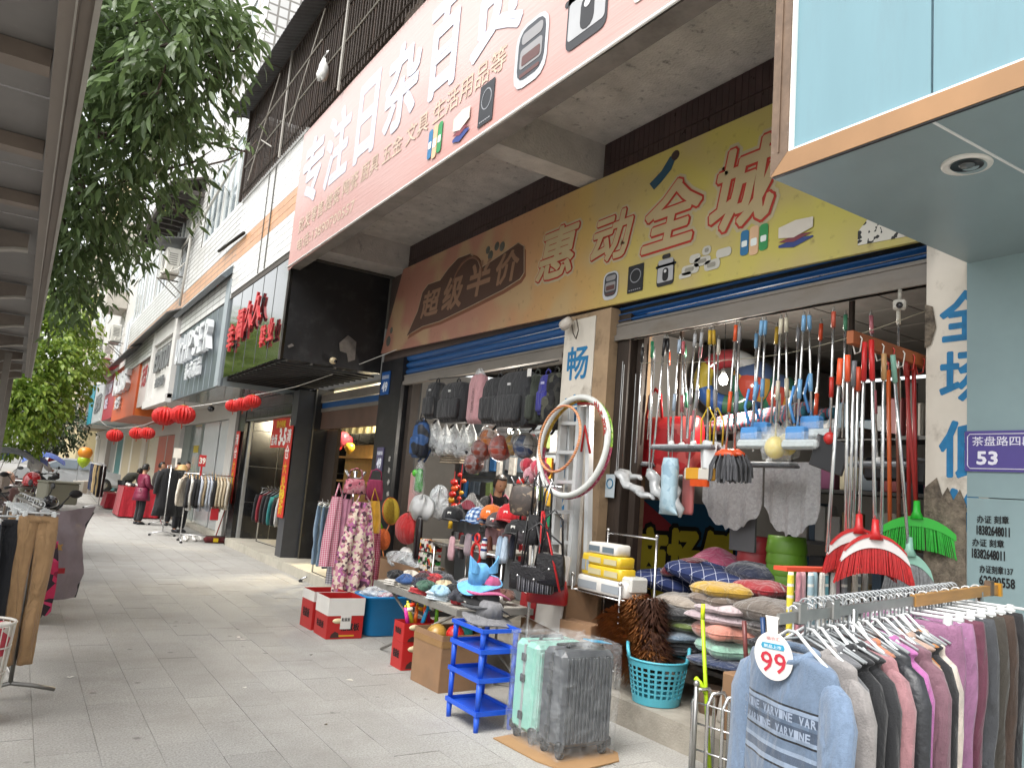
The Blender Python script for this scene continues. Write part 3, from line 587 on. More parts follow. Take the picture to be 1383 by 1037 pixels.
# end wall of the tall block and its street wall
mb=MB();mb.add([(2.8,14.28,7.9),(12,14.28,7.9),(12,14.28,24),(2.8,14.28,24)],[(0,1,2,3)]);mb.build('end_wall',WSQX,TB)
MB().b2((2.84,31,10.2),(9,14.32,24)).build('wall',WSQ,TB)
FRM=pla('d6d6d2',r=.4);GLS=mat('window glass grey','8f9a9f',r=.06,v=.2,s=1.5,m=.0,coat=.5);GLD=mat('window glass dark','3a4247',r=.06,v=.3,s=1,coat=.5)
def window(par,x,y0,y1,z0,z1,n=2,f=.05,gm=None,fm=None):
    m2=MB();xx=x
    for a,b_ in(((xx,y0,z0),(xx+.06,y1,z0+f)),((xx,y0,z1-f),(xx+.06,y1,z1)),((xx+.002,y0,z0+f),(xx+.06,y0+f,z1-f)),((xx+.002,y1-f,z0+f),(xx+.06,y1,z1-f))):m2.b2(a,b_)
    for i in range(1,n):yy=y0+(y1-y0)*i/n;m2.b2((xx+.004,yy-f*.45,z0+f),(xx+.05,yy+f*.45,z1-f))
    W=m2.build('window',fm or FRM,par)
    for i in range(n):
        a,b_=y0+(y1-y0)*i/n,y0+(y1-y0)*(i+1)/n
        MB().b2((xx+.025,a+.005,z0+f*.5),(xx+.033,b_-.005,z1-f*.5)).build('pane',gm or GLS,W)
    return W
MB().b2((3.0,31,6.43),(3.1,14.3,8.15)).build('back_wall',mat('room dark','4b4b4a'),TB)
for(a,b_)in((14.45,16.2),(16.3,18.1),(20.9,23),(23.2,25.4),(25.7,28),(28.3,30.8)):
    window(TB,2.83,a,b_,6.45,8.1,3)
MB().b2((2.83,20.7,6.43),(3,18.2,8.12)).build('wall',WTG,TB)
for(a,b_)in((15.2,17.2),(18.5,20.5),(22,24.5),(26,28.5)):
    for z in(9.6,12.8,16):window(TB,2.79,a,b_,z,z+1.5,3)
# drain pipes
PIPE=pla('bfbdb6',r=.5)
for pts in([(2.72,14.9,7.4),(2.72,17.5,7.05),(2.72,20.2,6.9),(2.72,20.5,6.4)],[(2.74,19.2,7.6),(2.74,19.3,6.6),(2.74,19.5,5.3)]):
    MB().tube(pts,.03,8).build('drain_pipe',PIPE,TB)
MB().tube([(2.77,13.6,5.66),(2.72,15.4,5.72)],.03,8).build('bracket_bar',met('3a3835',r=.6),TB)
for y in(12.0,12.02,12.4):MB().tube([(2.81,y,4.7),(2.808,y+.02,6.4)],.008,5).build('cable',pla('5a5854'),TB)
CAGE=thing('window_cage','rusty security cage of upright bars above the red banner','cage',loc=(2.75,9,6.4))
IRON=met('4a423d',r=.6,m=.5,dirt=.4,dc=(.15,.08,.05));IRN2=met('a9a49c',r=.5,m=.5)
bar=None
y=14.2
while y>4.6:
    yy=y
    o=MB().tube([(2.76,yy,6.38),(2.76,yy,8.12)],.009,5).build('bar',IRON,CAGE)if bar is None else None
    if bar is None:bar=o
    else:
        o=bpy.data.objects.new('bar',bar.data);COL.objects.link(o);o.parent=CAGE;o.location=(rnd.uniform(-.004,.004),yy-14.2,0);XF[o.name]=Matrix.Identity(4)
    y-=.095
for z in(6.5,7.02,7.55,8.1):MB().tube([(2.745,14.22,z),(2.745,4.5,z)],.012,5).build('rail',IRON if z !=7.02 else IRN2,CAGE)
for y in(14.15,11.6,9.0,6.4):MB().tube([(2.73,y,6.36),(2.73,y,8.12)],.02,5).build('cage_post',IRN2 if y<14 else IRON,CAGE)
for(a,b_)in(((2.72,13.6,6.6),(2.72,12.2,8.0)),((2.71,12.9,7.1),(2.71,12.1,6.7)),((2.72,11.2,6.7),(2.72,10.0,8.0)),((2.62,12.8,7.25),(2.62,9.6,7.3))):
    MB().tube([a,b_],.012,5).build('loose_rod',IRN2,CAGE)
for i in range(9):MB().tube([(2.77+.1*i,14.2,6.38),(2.77+.1*i,14.2,8.1)],.009,5).build('bar',IRON,CAGE)
for i in range(14):MB().tube([(2.76,14.2,6.5+.12*i),(3.6,14.2,6.5+.12*i)],.006,4).build('rail',IRON,CAGE)
SH2=thing('balcony_room','dark recessed balcony room behind the security cage','building part',loc=(4,9,6.3))
MB().b2((3.7,14.2,6.3),(3.8,2.4,8.4)).build('back_wall',mat('balcony wall brown','5b5048',v=.3,s=2,dirt=.5),SH2)
MB().b2((2.7,14.2,8.14),(3.9,2.4,8.22)).build('balcony_ceiling',mat('balcony ceiling','6c645c',v=.2),SH2)
MB().b2((2.9,10.5,6.30),(3.8,2.4,6.34)).build('balcony_floor',mat('balcony floor','6c645c',v=.2),SH2)
for(y,z,dy,dz,c)in((12.5,6.4,.9,.5,'6a5a48'),(9.6,6.4,.7,.6,'8d5d3c'),(8.7,6.4,.6,.5,'6d6a60'),(8,6.4,.5,.8,'574a3e')):
    m2=MB();m2.box((3.4,y,z+dz/2),(.4,dy,dz),bev=.02);solo('stored_crate',m2,mat('crate'+c,c,v=.2),'stored box on the caged balcony, %s' %{12.5:'behind the far end of the cage',9.6:'rust coloured, above the first banner characters',8.7:'grey, middle of the row',8:'tallest and dark brown'}[y],'box','boxes on the balcony')
AW=thing('awning','long grey sheet awning over the security cage','awning',loc=(2.6,9,8))
mb=MB();mb.grid(lambda u,v:(2.42+.62*v,3+11.5*u,8.02+.2*v+.008*(1 if int(u*460)% 4<2 else-1)),460,1,two=.006,smooth=False);mb.build('awning_sheet',mat('awning steel grey','6f7072',r=.5,m=.3,v=.15,dirt=.4),AW)
mb=MB()
for y in(14.2,12,9.8,7.6,5.4):mb.tube([(2.44,y,8.0),(2.76,y,7.98)],.012,5)
mb.m=0;mb.build('awning_frame',IRON,AW)
# white plastic bag hung on the cage
m2=MB();m2.lathe([(.004,.2),(.02,.16),(.05,.1),(.09,.02),(.1,-.06),(.085,-.12),(.03,-.15),(.002,-.152)],(2.66,9.55,6.85),14,sx=.7);m2.tube([(2.66,9.55,7.04),(2.7,9.55,7.15)],.006,5)
for i,q in enumerate(m2.v):m2.v[i]=(q[0]+.012*sin(i*2.1),q[1]+.014*sin(i*1.7),q[2])
solo('plastic_bag',m2,pla('d5d5d2',r=.35),'white plastic bag tied to the security cage','bag')
# small dark slatted eave
EV=thing('slatted_eave','dark slatted timber eave over the first-floor windows','awning',loc=(2.5,21,7.9))
DKW=mat('eave dark timber','4a4440',v=.25,s=5,dirt=.3)
MB().prism([(2.05,18.6,7.9),(2.05,24.6,7.9),(2.85,24.6,8.25),(2.85,18.6,8.25)],(0,0,.05)).build('eave_sheet',DKW,EV)
for i in range(13):MB().b2((2.1,18.7+.48*i,7.8),(2.84,18.8+.48*i,7.9)).build('eave_slat',DKW,EV)
MB().b2((2.05,18.6,7.78),(2.12,24.6,7.9)).build('eave_beam',DKW,EV)
# air conditioner outdoor units
def ac_unit(loc,lab,hood=True,s=1.):
    t=thing('air_conditioner',lab,'air conditioner','outdoor units on the upper wall',loc=loc)
    x,y,z=loc
    MB().box((x,y,z+.3*s),(.32*s,.85*s,.6*s),bev=.025).build('casing',mat('ac casing white','c2c0b8',r=.5,v=.06,s=3,dirt=.4,dc=(.35,.33,.28),ds=3),t)
    m2=MB();R=Matrix.Rotation(-pi/2,3,'Y')
    for k in range(5):m2.tube([(x-.166*s,y-.1*s+.05*s*k*cos(q*pi/10),z+.3*s+.05*s*k*sin(q*pi/10))for q in range(20)],.004*s,4,closed=True)
    m2.build('fan_grille',pla('8e8d88'),t)
    m2=MB()
    for k in range(6):m2.b2((x-.1*s,y-.427*s,z+(.2+.05*k)*s),(x+.08*s,y-.43*s,z+(.22+.05*k)*s))
    m2.build('side_louvre',pla('75746f'),t)
    for yy in(-.3,.3):
        m2=MB();m2.tube([(x-.22*s,y+yy*s,z-.015),(x+.26*s,y+yy*s,z-.015)],.018*s,5);m2.tube([(x-.2*s,y+yy*s,z-.02),(x+.26*s,y+yy*s,z-.4*s)],.014*s,5);m2.build('bracket',met('8a867f',r=.6),t)
    if hood:MB().prism([(x-.4*s,y-.6*s,z+.72*s),(x-.4*s,y+.6*s,z+.72*s),(x+.3*s,y+.6*s,z+.86*s),(x+.3*s,y-.6*s,z+.86*s)],(0,0,.02)).build('hood',mat('awning steel grey','6f7072'),t)
    MB().tube([(x,y-.44*s,z+.15*s),(x-.05*s,y-.5*s,z+.02*s),(x+.1*s,y-.52*s,z+.1*s),(x+.25*s,y-.5*s,z+.3*s)],.016*s,6).build('pipe',pla('c9c6bd'),t)
ac_unit((2.5,20.2,6.1),'nearest outdoor air conditioner, hooded, beside the orange band',True,1.05)
ac_unit((2.5,32.8,5.95),'unhooded air conditioner, upper of the two above the orange shop sign',False,1.1)
ac_unit((2.5,35.4,5.55),'unhooded air conditioner, lower of the two above the red shop sign',False,1.1)
ac_unit((2.5,47.5,5.0),'farthest air conditioner, near the brown sign at the street end',False,1.1)
# ================================================================ sign boxes of the other shops
def sign_box(name,lab,y0,y1,z0,z1,front,side=None,under=None,x0=2.84,depth=1.5,ztop2=None):
    t=thing(name,lab,'sign',loc=(x0+.7,(y0+y1)/2,z0))
    MB().b2((x0,y0,z0),(x0+.05,y1,z1)).build('front_panel',front,t)
    MB().b2((x0+.052,y0,z0+.002),(x0+depth,y0+.04,z1)).build('side_panel',side or front,t)
    MB().b2((x0+.052,y0+.042,z0+.02),(x0+depth,y1,z0+.04)).build('underside',under or side or front,t)
    MB().b2((x0+.052,y0+.042,z1-.06),(x0+.4,y1,z1-.02)).build('top_cover',side or front,t)
    return t
GLOSSB=mat('black mirror panel','101213',r=.05,v=.2,s=2,coat=1.)
BK=sign_box('black_sign_box','glossy black sign box with raised red characters',10.62,14.26,3.15,4.67,GLOSSB,BLK,BLK)
for y in(11.3,12.0,12.7,13.4):MB().b2((2.836,y,3.2),(2.84,y+.012,4.6)).build('panel_seam',mat('seam grey','5b5d5c'),BK)
MB().b2((2.82,10.6,3.13),(2.845,10.625,4.68)).build('corner_trim',met('9c9c9a'),BK)
RED3=mat('raised letter red','b8383c',r=.4,v=.08,s=4)
for ch,y,z,s_ in(('幸',13.75,3.62,.5),('福',13.18,3.76,.55),('久',12.6,3.84,.52),('久',12.12,3.9,.52),('鞋',11.5,3.45,.34),('业',11.1,3.5,.34)):
    m2=MB();text(m2,ch,(2.79,y+.1,z-.06),*YU,w=s_*.84,h=s_*.95,bold=.02,ext=.04);m2.build('raised_letter',RED3,BK)
# slatted black grille under it
for i in range(14):MB().b2((2.9,10.75+.25*i,3.095),(4.3,10.79+.25*i,3.13)).build('grille_slat',mat('grille black','141415',r=.5),BK)
for x in(2.95,3.3,3.65,4.0):MB().b2((x,10.66,3.13),(x+.03,14.2,3.16)).build('grille_bar',mat('grille grey','6b6a68',r=.5),BK)
for(y,z,s_)in((10.61,3.55,.16),(10.61,3.34,.08)):
    pass
mb=MB();mb.prism([(3.660,10.610,3.500),(3.780,10.610,3.631),(3.913,10.610,3.555),(3.920,10.610,3.293),(3.824,10.610,3.245),(3.787,10.610,3.369),(3.685,10.610,3.385)],(0,-.012,0));mb.build('torn_patch',mat('torn patch grey','6a645f',v=.25,s=14),BK)
mb=MB();mb.prism([(2.928,10.610,3.332),(2.986,10.610,3.374),(3.020,10.610,3.348),(2.952,10.610,3.305)],(0,-.008,0));mb.build('torn_patch',mat('torn patch grey','6a645f'),BK)
GRY=mat('grey metal cladding','5d666b',r=.38,m=.2,v=.08,s=2,aniso=(1,1,.3));GRYL=mat('grey cladding light','8e979b',r=.4,v=.06)
GS=sign_box('grey_sign_box','grey clad sign box with chrome Latin letters beside the black sign',14.3,19.35,3.03,5.0,GRY,GRYL,mat('mirror soffit','8b8a88',r=.12,m=.6,v=.1))
for i in range(9):MB().b2((2.834,14.75+.52*i,3.05),(2.84,14.77+.52*i,4.85)).build('panel_seam',mat('seam pale','8b9398'),GS)
MB().prism([(2.62,14.35,5.02),(2.62,19.5,5.02),(2.86,19.5,5.3),(2.86,14.35,5.3)],(.1,0,-.03)).build('hood',GRY,GS)
MB().b2((2.8,14.3,3.02),(2.85,14.62,4.98)).build('edge_strip',GRYL,GS)
CHR3=mat('raised letter steel','c9ccce',r=.3,v=.05);m2=MB()
yy=18.8
for ch in 'UrHPSER':
    m2=MB();text(m2,ch,(2.74,yy,3.78),*YU,w=.44 if ch !='r' else .26,h=.6 if ch !='r' else .45,bold=.01,ext=.06);m2.build('raised_letter',CHR3,GS);yy-=.57 if ch !='r' else .38
for k,ch in enumerate('都市丽品'):
    m2=MB();text(m2,ch,(2.77,17.6-.44*k,3.36),*YU,w=.36,h=.36,bold=.006,ext=.05);m2.build('raised_letter',CHR3,GS)
WP=mat('white sign panel','c6c4c0',r=.45,v=.05,s=2,dirt=.2,dc=(.5,.47,.43));PNKW=mat('pinkish white panel','bfb4b0',r=.45,v=.06)
WS=sign_box('white_sign_box','white framed sign box with grey raised letters',19.45,23.4,3.12,5.02,WP,WP,WP)
for a,b_ in(((2.74,19.45,3.1),(2.84,19.9,5.1)),((2.74,22.95,3.1),(2.84,23.4,5.1)),((2.745,19.9,4.72),(2.84,22.95,5.08)),((2.7,19.45,3.0),(2.84,23.4,3.2))):MB().b2(a,b_).build('sign_frame',WP,WS)
DGL=mat('raised letter grey','6d6f70',r=.45)
m2=MB();text(m2,'EDITU',(2.79,22.7,3.95),*YU,w=2.5,h=.55,bold=.03,ext=.04);text(m2,'衣都衣橱',(2.79,22.2,3.5),*YU,w=1.4,h=.28,bold=.02,ext=.04);m2.build('raised_letter',DGL,WS)
MB().prism([(2.5,19.7,5.12),(2.5,27.2,5.12),(2.86,27.2,5.3),(2.86,19.7,5.3)],(0,0,.03)).build('hood',mat('awning steel grey','6f7072'),WS)
PS=sign_box('pale_sign_box','narrow pale sign box with red and grey letters beside the orange sign',23.45,26.5,3.2,5.0,PNKW,PNKW,PNKW,x0=2.9)
m2=MB();text(m2,'衣恋',(2.895,26.1,3.8),*YU,w=1.0,h=.7,bold=.03);m2.build('lettering',pnt('a8333a'),PS);m2=MB();text(m2,'ylan',(2.895,25.0,3.9),*YU,w=1.2,h=.6,bold=.02);m2.build('lettering',DGL,PS)
ORP=mat('orange sign panel','c4562a',r=.4,v=.07,s=2);ORP2=mat('orange soffit','a04020',r=.45,v=.1)
OS=sign_box('orange_sign_box','bright orange sign box with silver letters',26.6,33.4,2.98,5.0,ORP,mat('orange side panel','d26b2c',r=.4,v=.05),ORP2)
m2=MB();text(m2,'KISS',(2.76,32.6,3.9),*YU,w=4.2,h=.75,bold=.04,ext=.08);text(m2,'女装',(2.77,31.9,3.35),*YU,w=1.6,h=.45,bold=.04,ext=.06);m2.build('raised_letter',CHR3,OS)
MB().prism([(2.45,26.6,5.0),(2.45,33.5,5.0),(2.86,33.5,5.25),(2.86,26.6,5.25)],(0,0,.03)).build('hood',mat('hood dark','57585a',r=.5),OS)
RS=sign_box('red_sign_box','crimson sign box with white letters beyond the orange one',33.45,37.6,3.15,5.0,mat('crimson sign panel','ab2438',r=.4,v=.06),None,None)
m2=MB();text(m2,'DMW',(2.815,37.1,4.2),*YU,w=2.6,h=.5,bold=.05,ext=.02);text(m2,'男装',(2.815,36.9,3.6),*YU,w=1.2,h=.45,bold=.05,ext=.02);m2.build('raised_letter',pnt('d6d4e4'),RS)
MB().prism([(2.3,33.5,5.0),(2.3,38.5,5.0),(2.86,38.5,5.2),(2.86,33.5,5.2)],(0,0,.03)).build('hood',mat('hood red','a3202c',r=.5),RS)
SS=sign_box('silver_sign_box','pale grey sign box beyond the crimson sign',37.7,43.3,3.2,5.0,mat('silver panel','aeb2b2',r=.4),None,None)
m2=MB();text(m2,'服饰',(2.82,42.2,3.6),*YU,w=3.2,h=.9,bold=.03,ext=.02);m2.build('raised_letter',DGL,SS)
TS=sign_box('teal_edged_sign_box','white sign box with a teal edge strip at the street end',43.4,50.4,3.2,5.15,WP,mat('teal panel','2a8ea0',r=.4),WP)
MB().b2((2.8,43.4,3.2),(2.838,46.1,5.2)).build('teal_strip',mat('teal panel','2a8ea0',r=.4),TS)
m2=MB();text(m2,'家',(2.82,49.6,3.6),*YU,w=1.6,h=1,bold=.03,ext=.02);m2.build('raised_letter',pnt('b89a5a'),TS)
sign_box('brown_sign_box','brown sign box, last one before the street bends',50.5,56,3.2,5.2,mat('brown panel','8a7660',r=.5),None,None)
# ================================================================ shopfronts under the signs
# lit doorway shop (number 49)
D1=thing('jeans_shop_front','narrow shop front with brown rusted lintel and warm lit interior','shop front',loc=(4.4,12,.16))
RUST=mat('rusted brown sheet','5b4438',r=.6,v=.25,s=3,dirt=.4)
MB().b2((4.42,10.56,2.4),(4.5,13.3,2.7)).build('rusted_lintel',RUST,D1)
MB().b2((4.40,10.56,2.7),(4.46,13.35,2.76)).build('shutter_rail',RAIL,D1);MB().b2((4.41,10.56,2.765),(4.46,13.35,2.86)).build('shutter_slat',BLUES,D1);MB().b2((4.38,10.56,2.87),(4.46,13.35,3.0)).build('shutter_slat',RAIL,D1)
MB().b2((4.3,13.3,.15),(4.6,14.1,3.1)).build('door_post',BLK,D1);MB().b2((4.28,13.28,.15),(4.3,13.33,3.1)).build('door_trim',met('77756f'),D1)
MB().b2((4.55,12.75,.16),(4.62,13.3,2.4)).build('door_leaf',WOODD,D1)
WARM=mat('cream inner wall','b09a6a',r=.8,v=.1)
MB().b2((7.6,10.62,.16),(7.7,18,3.1)).build('inner_wall',WARM,D1);MB().b2((4.6,17.9,.16),(7.6,18,3.1)).build('inner_wall',WARM,D1);MB().b2((4.6,10.62,3.1),(7.6,18,3.15)).build('inner_ceiling',pnt('b5b3a5'),D1)
for z,c in((1.5,'8a6a3c'),(2.0,'8a6a3c'),(1.0,'8a6a3c')):MB().b2((5.8,12.2,z),(6.1,16.4,z+.04)).build('shelf',mat('shelf timber','8a6a3c'),D1)
MB().b2((6.1,12.2,.16),(6.15,16.4,2.3)).build('shelf_back',mat('shelf back timber','b9965a',v=.15),D1)
mb=MB();mb.grid(lambda u,v:(5.8+.03*sin(u*60),12.4+3.6*u,2.5+.35*v),60,2,two=.01);mb.build('shelf_valance',fab('b9b48c'),D1)
# black tiled shopfront
BT=mat('black glazed tile','1b1c1e',r=.18,v=.2,s=3,ov=.15);TJ=mat('pale tile joint','8b8b88')
D2=thing('black_tile_shop_front','black tiled shop front with display window and red sale banners','shop front',loc=(4.2,16,.16))
MB().b2((4.0,13.36,.15),(4.3,13.7,3.05)).build('door_post',mat('dark grey post','3a3c40',r=.4),D2)
MB().b2((4.02,13.7,2.62),(4.3,17.0,3.05)).build('lintel',TJ,D2)
tb=MB().box((0,0,0),(.02,.52,.195)).mesh('black_tile');tb.materials.append(BT)
for i in range(6):
    for j in range(2):
        o=obj('black_tile',tb,BT,D2);o.location=(4.012-4.2,13.98+.535*i-16,2.735+.205*j-.16)
MB().b2((4.1,16.9,.15),(7.5,17.0,3.05)).build('side_wall',TJ,D2)
tb2=MB().box((0,0,0),(.58,.02,.74)).mesh('black_tile');tb2.materials.append(BT)
for i in range(5):
    for j in range(4):o=obj('black_tile',tb2,BT,D2);o.location=(4.45+.6*i-4.2,16.885-16,.54+.755*j-.16)
MB().b2((6.8,13.4,.15),(6.9,17,3.05)).build('back_wall',BT,D2)
MB().b2((4.0,17.0,.15),(4.3,17.6,3.05)).build('tile_pier',BT,D2)
REDB=mat('red sale banner','c02a20',r=.5,v=.05);YEL=pnt('d9b62a');
def sale_banner(y,z0,z1,lab):
    t=thing('sale_banner',lab,'banner','red sale banners on the black shop front',loc=(3.97,y,z0))
    w_=.34;MB().b2((3.965,y-w_/2,z0),(3.975,y+w_/2,z1)).build('banner_sheet',REDB,t)
    m2=MB();text(m2,'清',(3.96,y+.12,z1-.3),*YU,w=.24,h=.24,bold=.02);text(m2,'仓',(3.96,y+.12,z1-.58),*YU,w=.24,h=.24,bold=.02);m2.build('lettering',pnt('e8e4de'),t)
    m2=MB();
    for k,ch in enumerate('大处理'):text(m2,ch,(3.96,y+.11,z1-.84-.24*k),*YU,w=.2,h=.2,bold=.02)
    text(m2,'1-5',(3.96,y+.14,z0+.34),*YU,w=.26,h=.2,bold=.03);text(m2,'折',(3.96,y+.11,z0+.06),*YU,w=.22,h=.22,bold=.02);m2.build('lettering',YEL,t)
sale_banner(13.55,.82,2.42,'tall red sale banner right of the black display window')
sale_banner(17.35,.85,2.4,'tall red sale banner left of the black display window')
t=thing('sale_sign','red square sale sign reading 3-5 hung in the black display window','sign',loc=(4.1,14.6,2.1))
MB().b2((4.1,14.1,2.05),(4.11,15.2,2.6)).build('sign_sheet',REDB,t)
m2=MB();text(m2,'3-5',(4.095,14.62,2.1),*YU,w=.42,h=.3,bold=.05);text(m2,'全场',(4.095,15.15,2.1),*YU,w=.4,h=.2,bold=.03);m2.build('lettering',pnt('eae6e0'),t)
m2=MB();text(m2,'清仓特卖',(4.095,14.9,2.42),*YU,w=.6,h=.14,bold=.03);m2.build('lettering',YEL,t)
# white and grey shopfronts further on
WC=mat('white column paint','b8b5af',r=.5,v=.05)
D3=thing('white_shop_front','white shop front with tall pale door panels behind the clothes rail','shop front',loc=(4.2,20,.1))
MB().b2((3.95,17.65,.08),(4.25,18.3,3.05)).build('column',WC,D3);MB().b2((4.1,18.3,2.75),(4.3,25.4,3.3)).build('lintel',WC,D3)
MB().b2((4.18,18.35,.1),(4.24,20.2,2.74)).build('door',mat('pale mirror door','b9bdbd',r=.15,v=.04),D3);MB().b2((4.2,20.25,.1),(4.24,20.32,2.74)).build('door_edge',BLK,D3);MB().b2((4.18,20.36,.1),(4.24,22.2,2.74)).build('door',mat('pale mirror door','b9bdbd'),D3)
MB().b2((4.2,22.4,.1),(4.3,22.7,2.74)).build('column',mat('grey green post','7b8480'),D3);MB().b2((4.26,22.7,.1),(4.3,24.2,2.7)).build('door',mat('grey glass door','8b938f',r=.1),D3);MB().b2((4.2,24.2,.1),(4.3,25.3,3.0)).build('column',mat('grey green post','7b8480'),D3)
MB().b2((4.25,23.1,1.95),(4.255,23.8,2.15)).build('sticker',pnt('b8a22c'),D3)
D4=thing('orange_shop_front','shop front with orange doors under the orange sign','shop front',loc=(4.2,28,.1))
MB().b2((4.1,25.4,.08),(4.3,26.3,3.0)).build('column',WC,D4);
for i,(a,b_)in enumerate(((26.4,28.3),(28.45,30.3))):MB().b2((4.2,a,.1),(4.25,b_,2.5)).build('door',mat('orange door','b3421f',r=.35,v=.05),D4)
MB().b2((4.15,26.3,2.52),(4.3,33,3.0)).build('lintel',WC,D4);MB().b2((4.19,28.31,.1),(4.25,28.44,2.5)).build('door_gap',WC,D4)
MB().b2((4.3,30.4,.1),(4.34,33.4,2.5)).build('shop_window',mat('bright lit window','c9c0a8',r=.3),D4)
D5=thing('far_shop_front','row of teal, beige and white doors at the far end of the pavement','shop front',loc=(4.2,42,.1))
y=33.6
for(w_,c)in((1.2,'b9b2a4'),(2.8,'b3a588'),(.5,'d0ccc2'),(2.8,'b3a588'),(.6,'cfcbc2'),(2.4,'2f6d6c'),(.5,'c9c5bd'),(2.6,'8b8b86'),(2.5,'6d5a4a'),(.7,'cfcbc4'),(3.5,'c2bdb4'),(.5,'8f8d88'),(3,'a9a7a0')):
    MB().b2((4.2,y,.0),(4.3,y+w_-.03,2.7)).build('door_panel',mat('front_'+c,c,r=.5,v=.08),D5);y+=w_
MB().b2((4.15,33.5,2.7),(4.3,y,3.2)).build('lintel',WC,D5)
# ================================================================ more distant buildings
def block(name,lab,x0,x1,y0,y1,h,wallm,floors,bays,side='x',z1=3.6,fh=3.0,zb=0):
    t=thing(name,lab,'building','distant apartment blocks',loc=((x0+x1)/2,(y0+y1)/2,0))
    MB().b2((x0,y0,zb),(x1,y1,h)).build('wall',wallm,t)
    MB().b2((x0-.15,y0-.15,h),(x1+.15,y1+.15,h+.5)).build('roof_parapet',mat('roof edge pale','b5b0a6',v=.1),t)
    for f in range(floors):
        z=z1+fh*f
        for b_ in range(bays):
            yy=y0+(y1-y0)*(b_+.2)/bays;ye=y0+(y1-y0)*(b_+.8)/bays
            W=MB().b2((x0-.04,yy,z+.9),(x0-.005,ye,z+2.4)).build('window',FRM,t);MB().b2((x0-.05,yy+.1,z+1),(x0-.04,(yy+ye)/2-.05,z+2.3)).build('pane',GLD,W);MB().b2((x0-.05,(yy+ye)/2+.05,z+1),(x0-.04,ye-.1,z+2.3)).build('pane',GLD,W)
            if b_ % 3==1:MB().b2((x0-.8,yy,z+.2),(x0-.01,ye,z+.9)).build('balcony',mat('roof edge pale','b5b0a6'),t)
        for b_ in range(max(1,int((x1-x0)/4))):
            xx=x0+1+4*b_;W=MB().b2((xx,y0-.04,z+.9),(xx+1.8,y0-.005,z+2.4)).build('window',FRM,t);MB().b2((xx+.1,y0-.05,z+1),(xx+1.7,y0-.04,z+2.3)).build('pane',GLD,W)
    return t
block('apartment_block','white apartment block with balconies beyond the tiled building',3.0,14,31.2,56,14,mat('white render','c4c2bd',v=.06,s=.6,dirt=.3,dc=(.45,.42,.38),ds=.5),3,7,zb=4.9,z1=4.6)
block('apartment_block','tall cream apartment block far down the street',3.2,15,58,84,21,mat('cream render','c2b48c',v=.06,s=.6),6,6)
block('apartment_block','pale low block closing the end of the street',-22,2.6,118,130,9,mat('pale grey render','b4b3af',v=.06,s=.4),2,4)
block('apartment_block','far white block on the other side of the street',-30,-16,30,110,15,mat('white render far','bdbbb5',v=.06,s=.4),4,14)
# ================================================================ cloth, clothes racks, people
def ring(mb,prof,n=20,fold=.0,k=5,ph=0.,c=(0,0,0),ramp=True,cap=True,rz=0.,sq=1.,smooth=False):
    if smooth and len(prof) > 3:      # rounder outline: cubic rows between the given ones
        P_=[tuple(r_)+(0,)*(5-len(r_))for r_ in prof];out=[]
        for i in range(len(P_)-1):
            a,b,c_,d_=P_[max(0,i-1)],P_[i],P_[i+1],P_[min(len(P_)-1,i+2)]
            for k_ in range(3):
                t=k_/3;out.append(tuple(.5*((2*b[q])+(-a[q]+c_[q])*t+(2*a[q]-5*b[q]+4*c_[q]-d_[q])*t*t+(-a[q]+3*b[q]-3*c_[q]+d_[q])*t**3)for q in range(5)))
        prof=out+[P_[-1]]
    cz,sz=cos(rz),sin(rz);vs=[];m=len(prof)
    for i,row in enumerate(prof):
        z,a,b=row[:3];ox=row[3]if len(row)>3 else 0;oy=row[4]if len(row)>4 else 0
        f=fold*(i/(m-1)if ramp else 1)
        for j in range(n):
            t=2*pi*j/n;g=1+f*sin(k*t+ph+i*.25)+f*.5*sin((k+3)*t+ph*2-i*.4)
            ct,st=cos(t),sin(t);ct=math.copysign(abs(ct)**sq,ct);st=math.copysign(abs(st)**sq,st)
            x,y=ox+a*ct*(1+.3*f*sin(k*t+ph)),oy+b*st*g
            vs.append((c[0]+x*cz-y*sz,c[1]+x*sz+y*cz,c[2]+z))
    fs=[(i*n+j,i*n+(j+1)% n,(i+1)*n+(j+1)% n,(i+1)*n+j)for i in range(m-1)for j in range(n)]
    if cap:fs+=[tuple(range(n))[::-1],tuple(range((m-1)*n,m*n))]
    o=mb.smooth;mb.smooth=True;mb.add(vs,fs);mb.smooth=o;return mb
HANG=pla('cfd2d2',r=.2);HANGW=mat('timber hanger','b08a52',r=.5,v=.2)
def loc_(mb,name,m_,par):return obj(name,mb.mesh(name),m_,par)
ORD=['first','second','third','fourth','fifth','sixth','seventh','eighth','ninth','tenth','eleventh','twelfth','thirteenth','fourteenth','fifteenth','sixteenth','seventeenth','eighteenth','nineteenth','twentieth','twenty-first','twenty-second','twenty-third','twenty-fourth','twenty-fifth','twenty-sixth','twenty-seventh','twenty-eighth','twenty-ninth','thirtieth','thirty-first','thirty-second']
def hanger(par,w=.4,m_=None,hook=True,z0=0.):
    m2=MB();m2.tube([(-w/2,0,-.13+z0),(-w*.28,0,-.09+z0),(-.02,0,-.045+z0),(.02,0,-.045+z0),(w*.28,0,-.09+z0),(w/2,0,-.13+z0)],.006,6)
    m2.tube([(0,0,-.045+z0),(0,0,-.02)]+[(.0+.024*sin(t),0,.012-.024*cos(t))for t in[i*pi*1.25/8 for i in range(9)]],.003,5)
    return loc_(m2,'hanger',m_ or HANG,par)
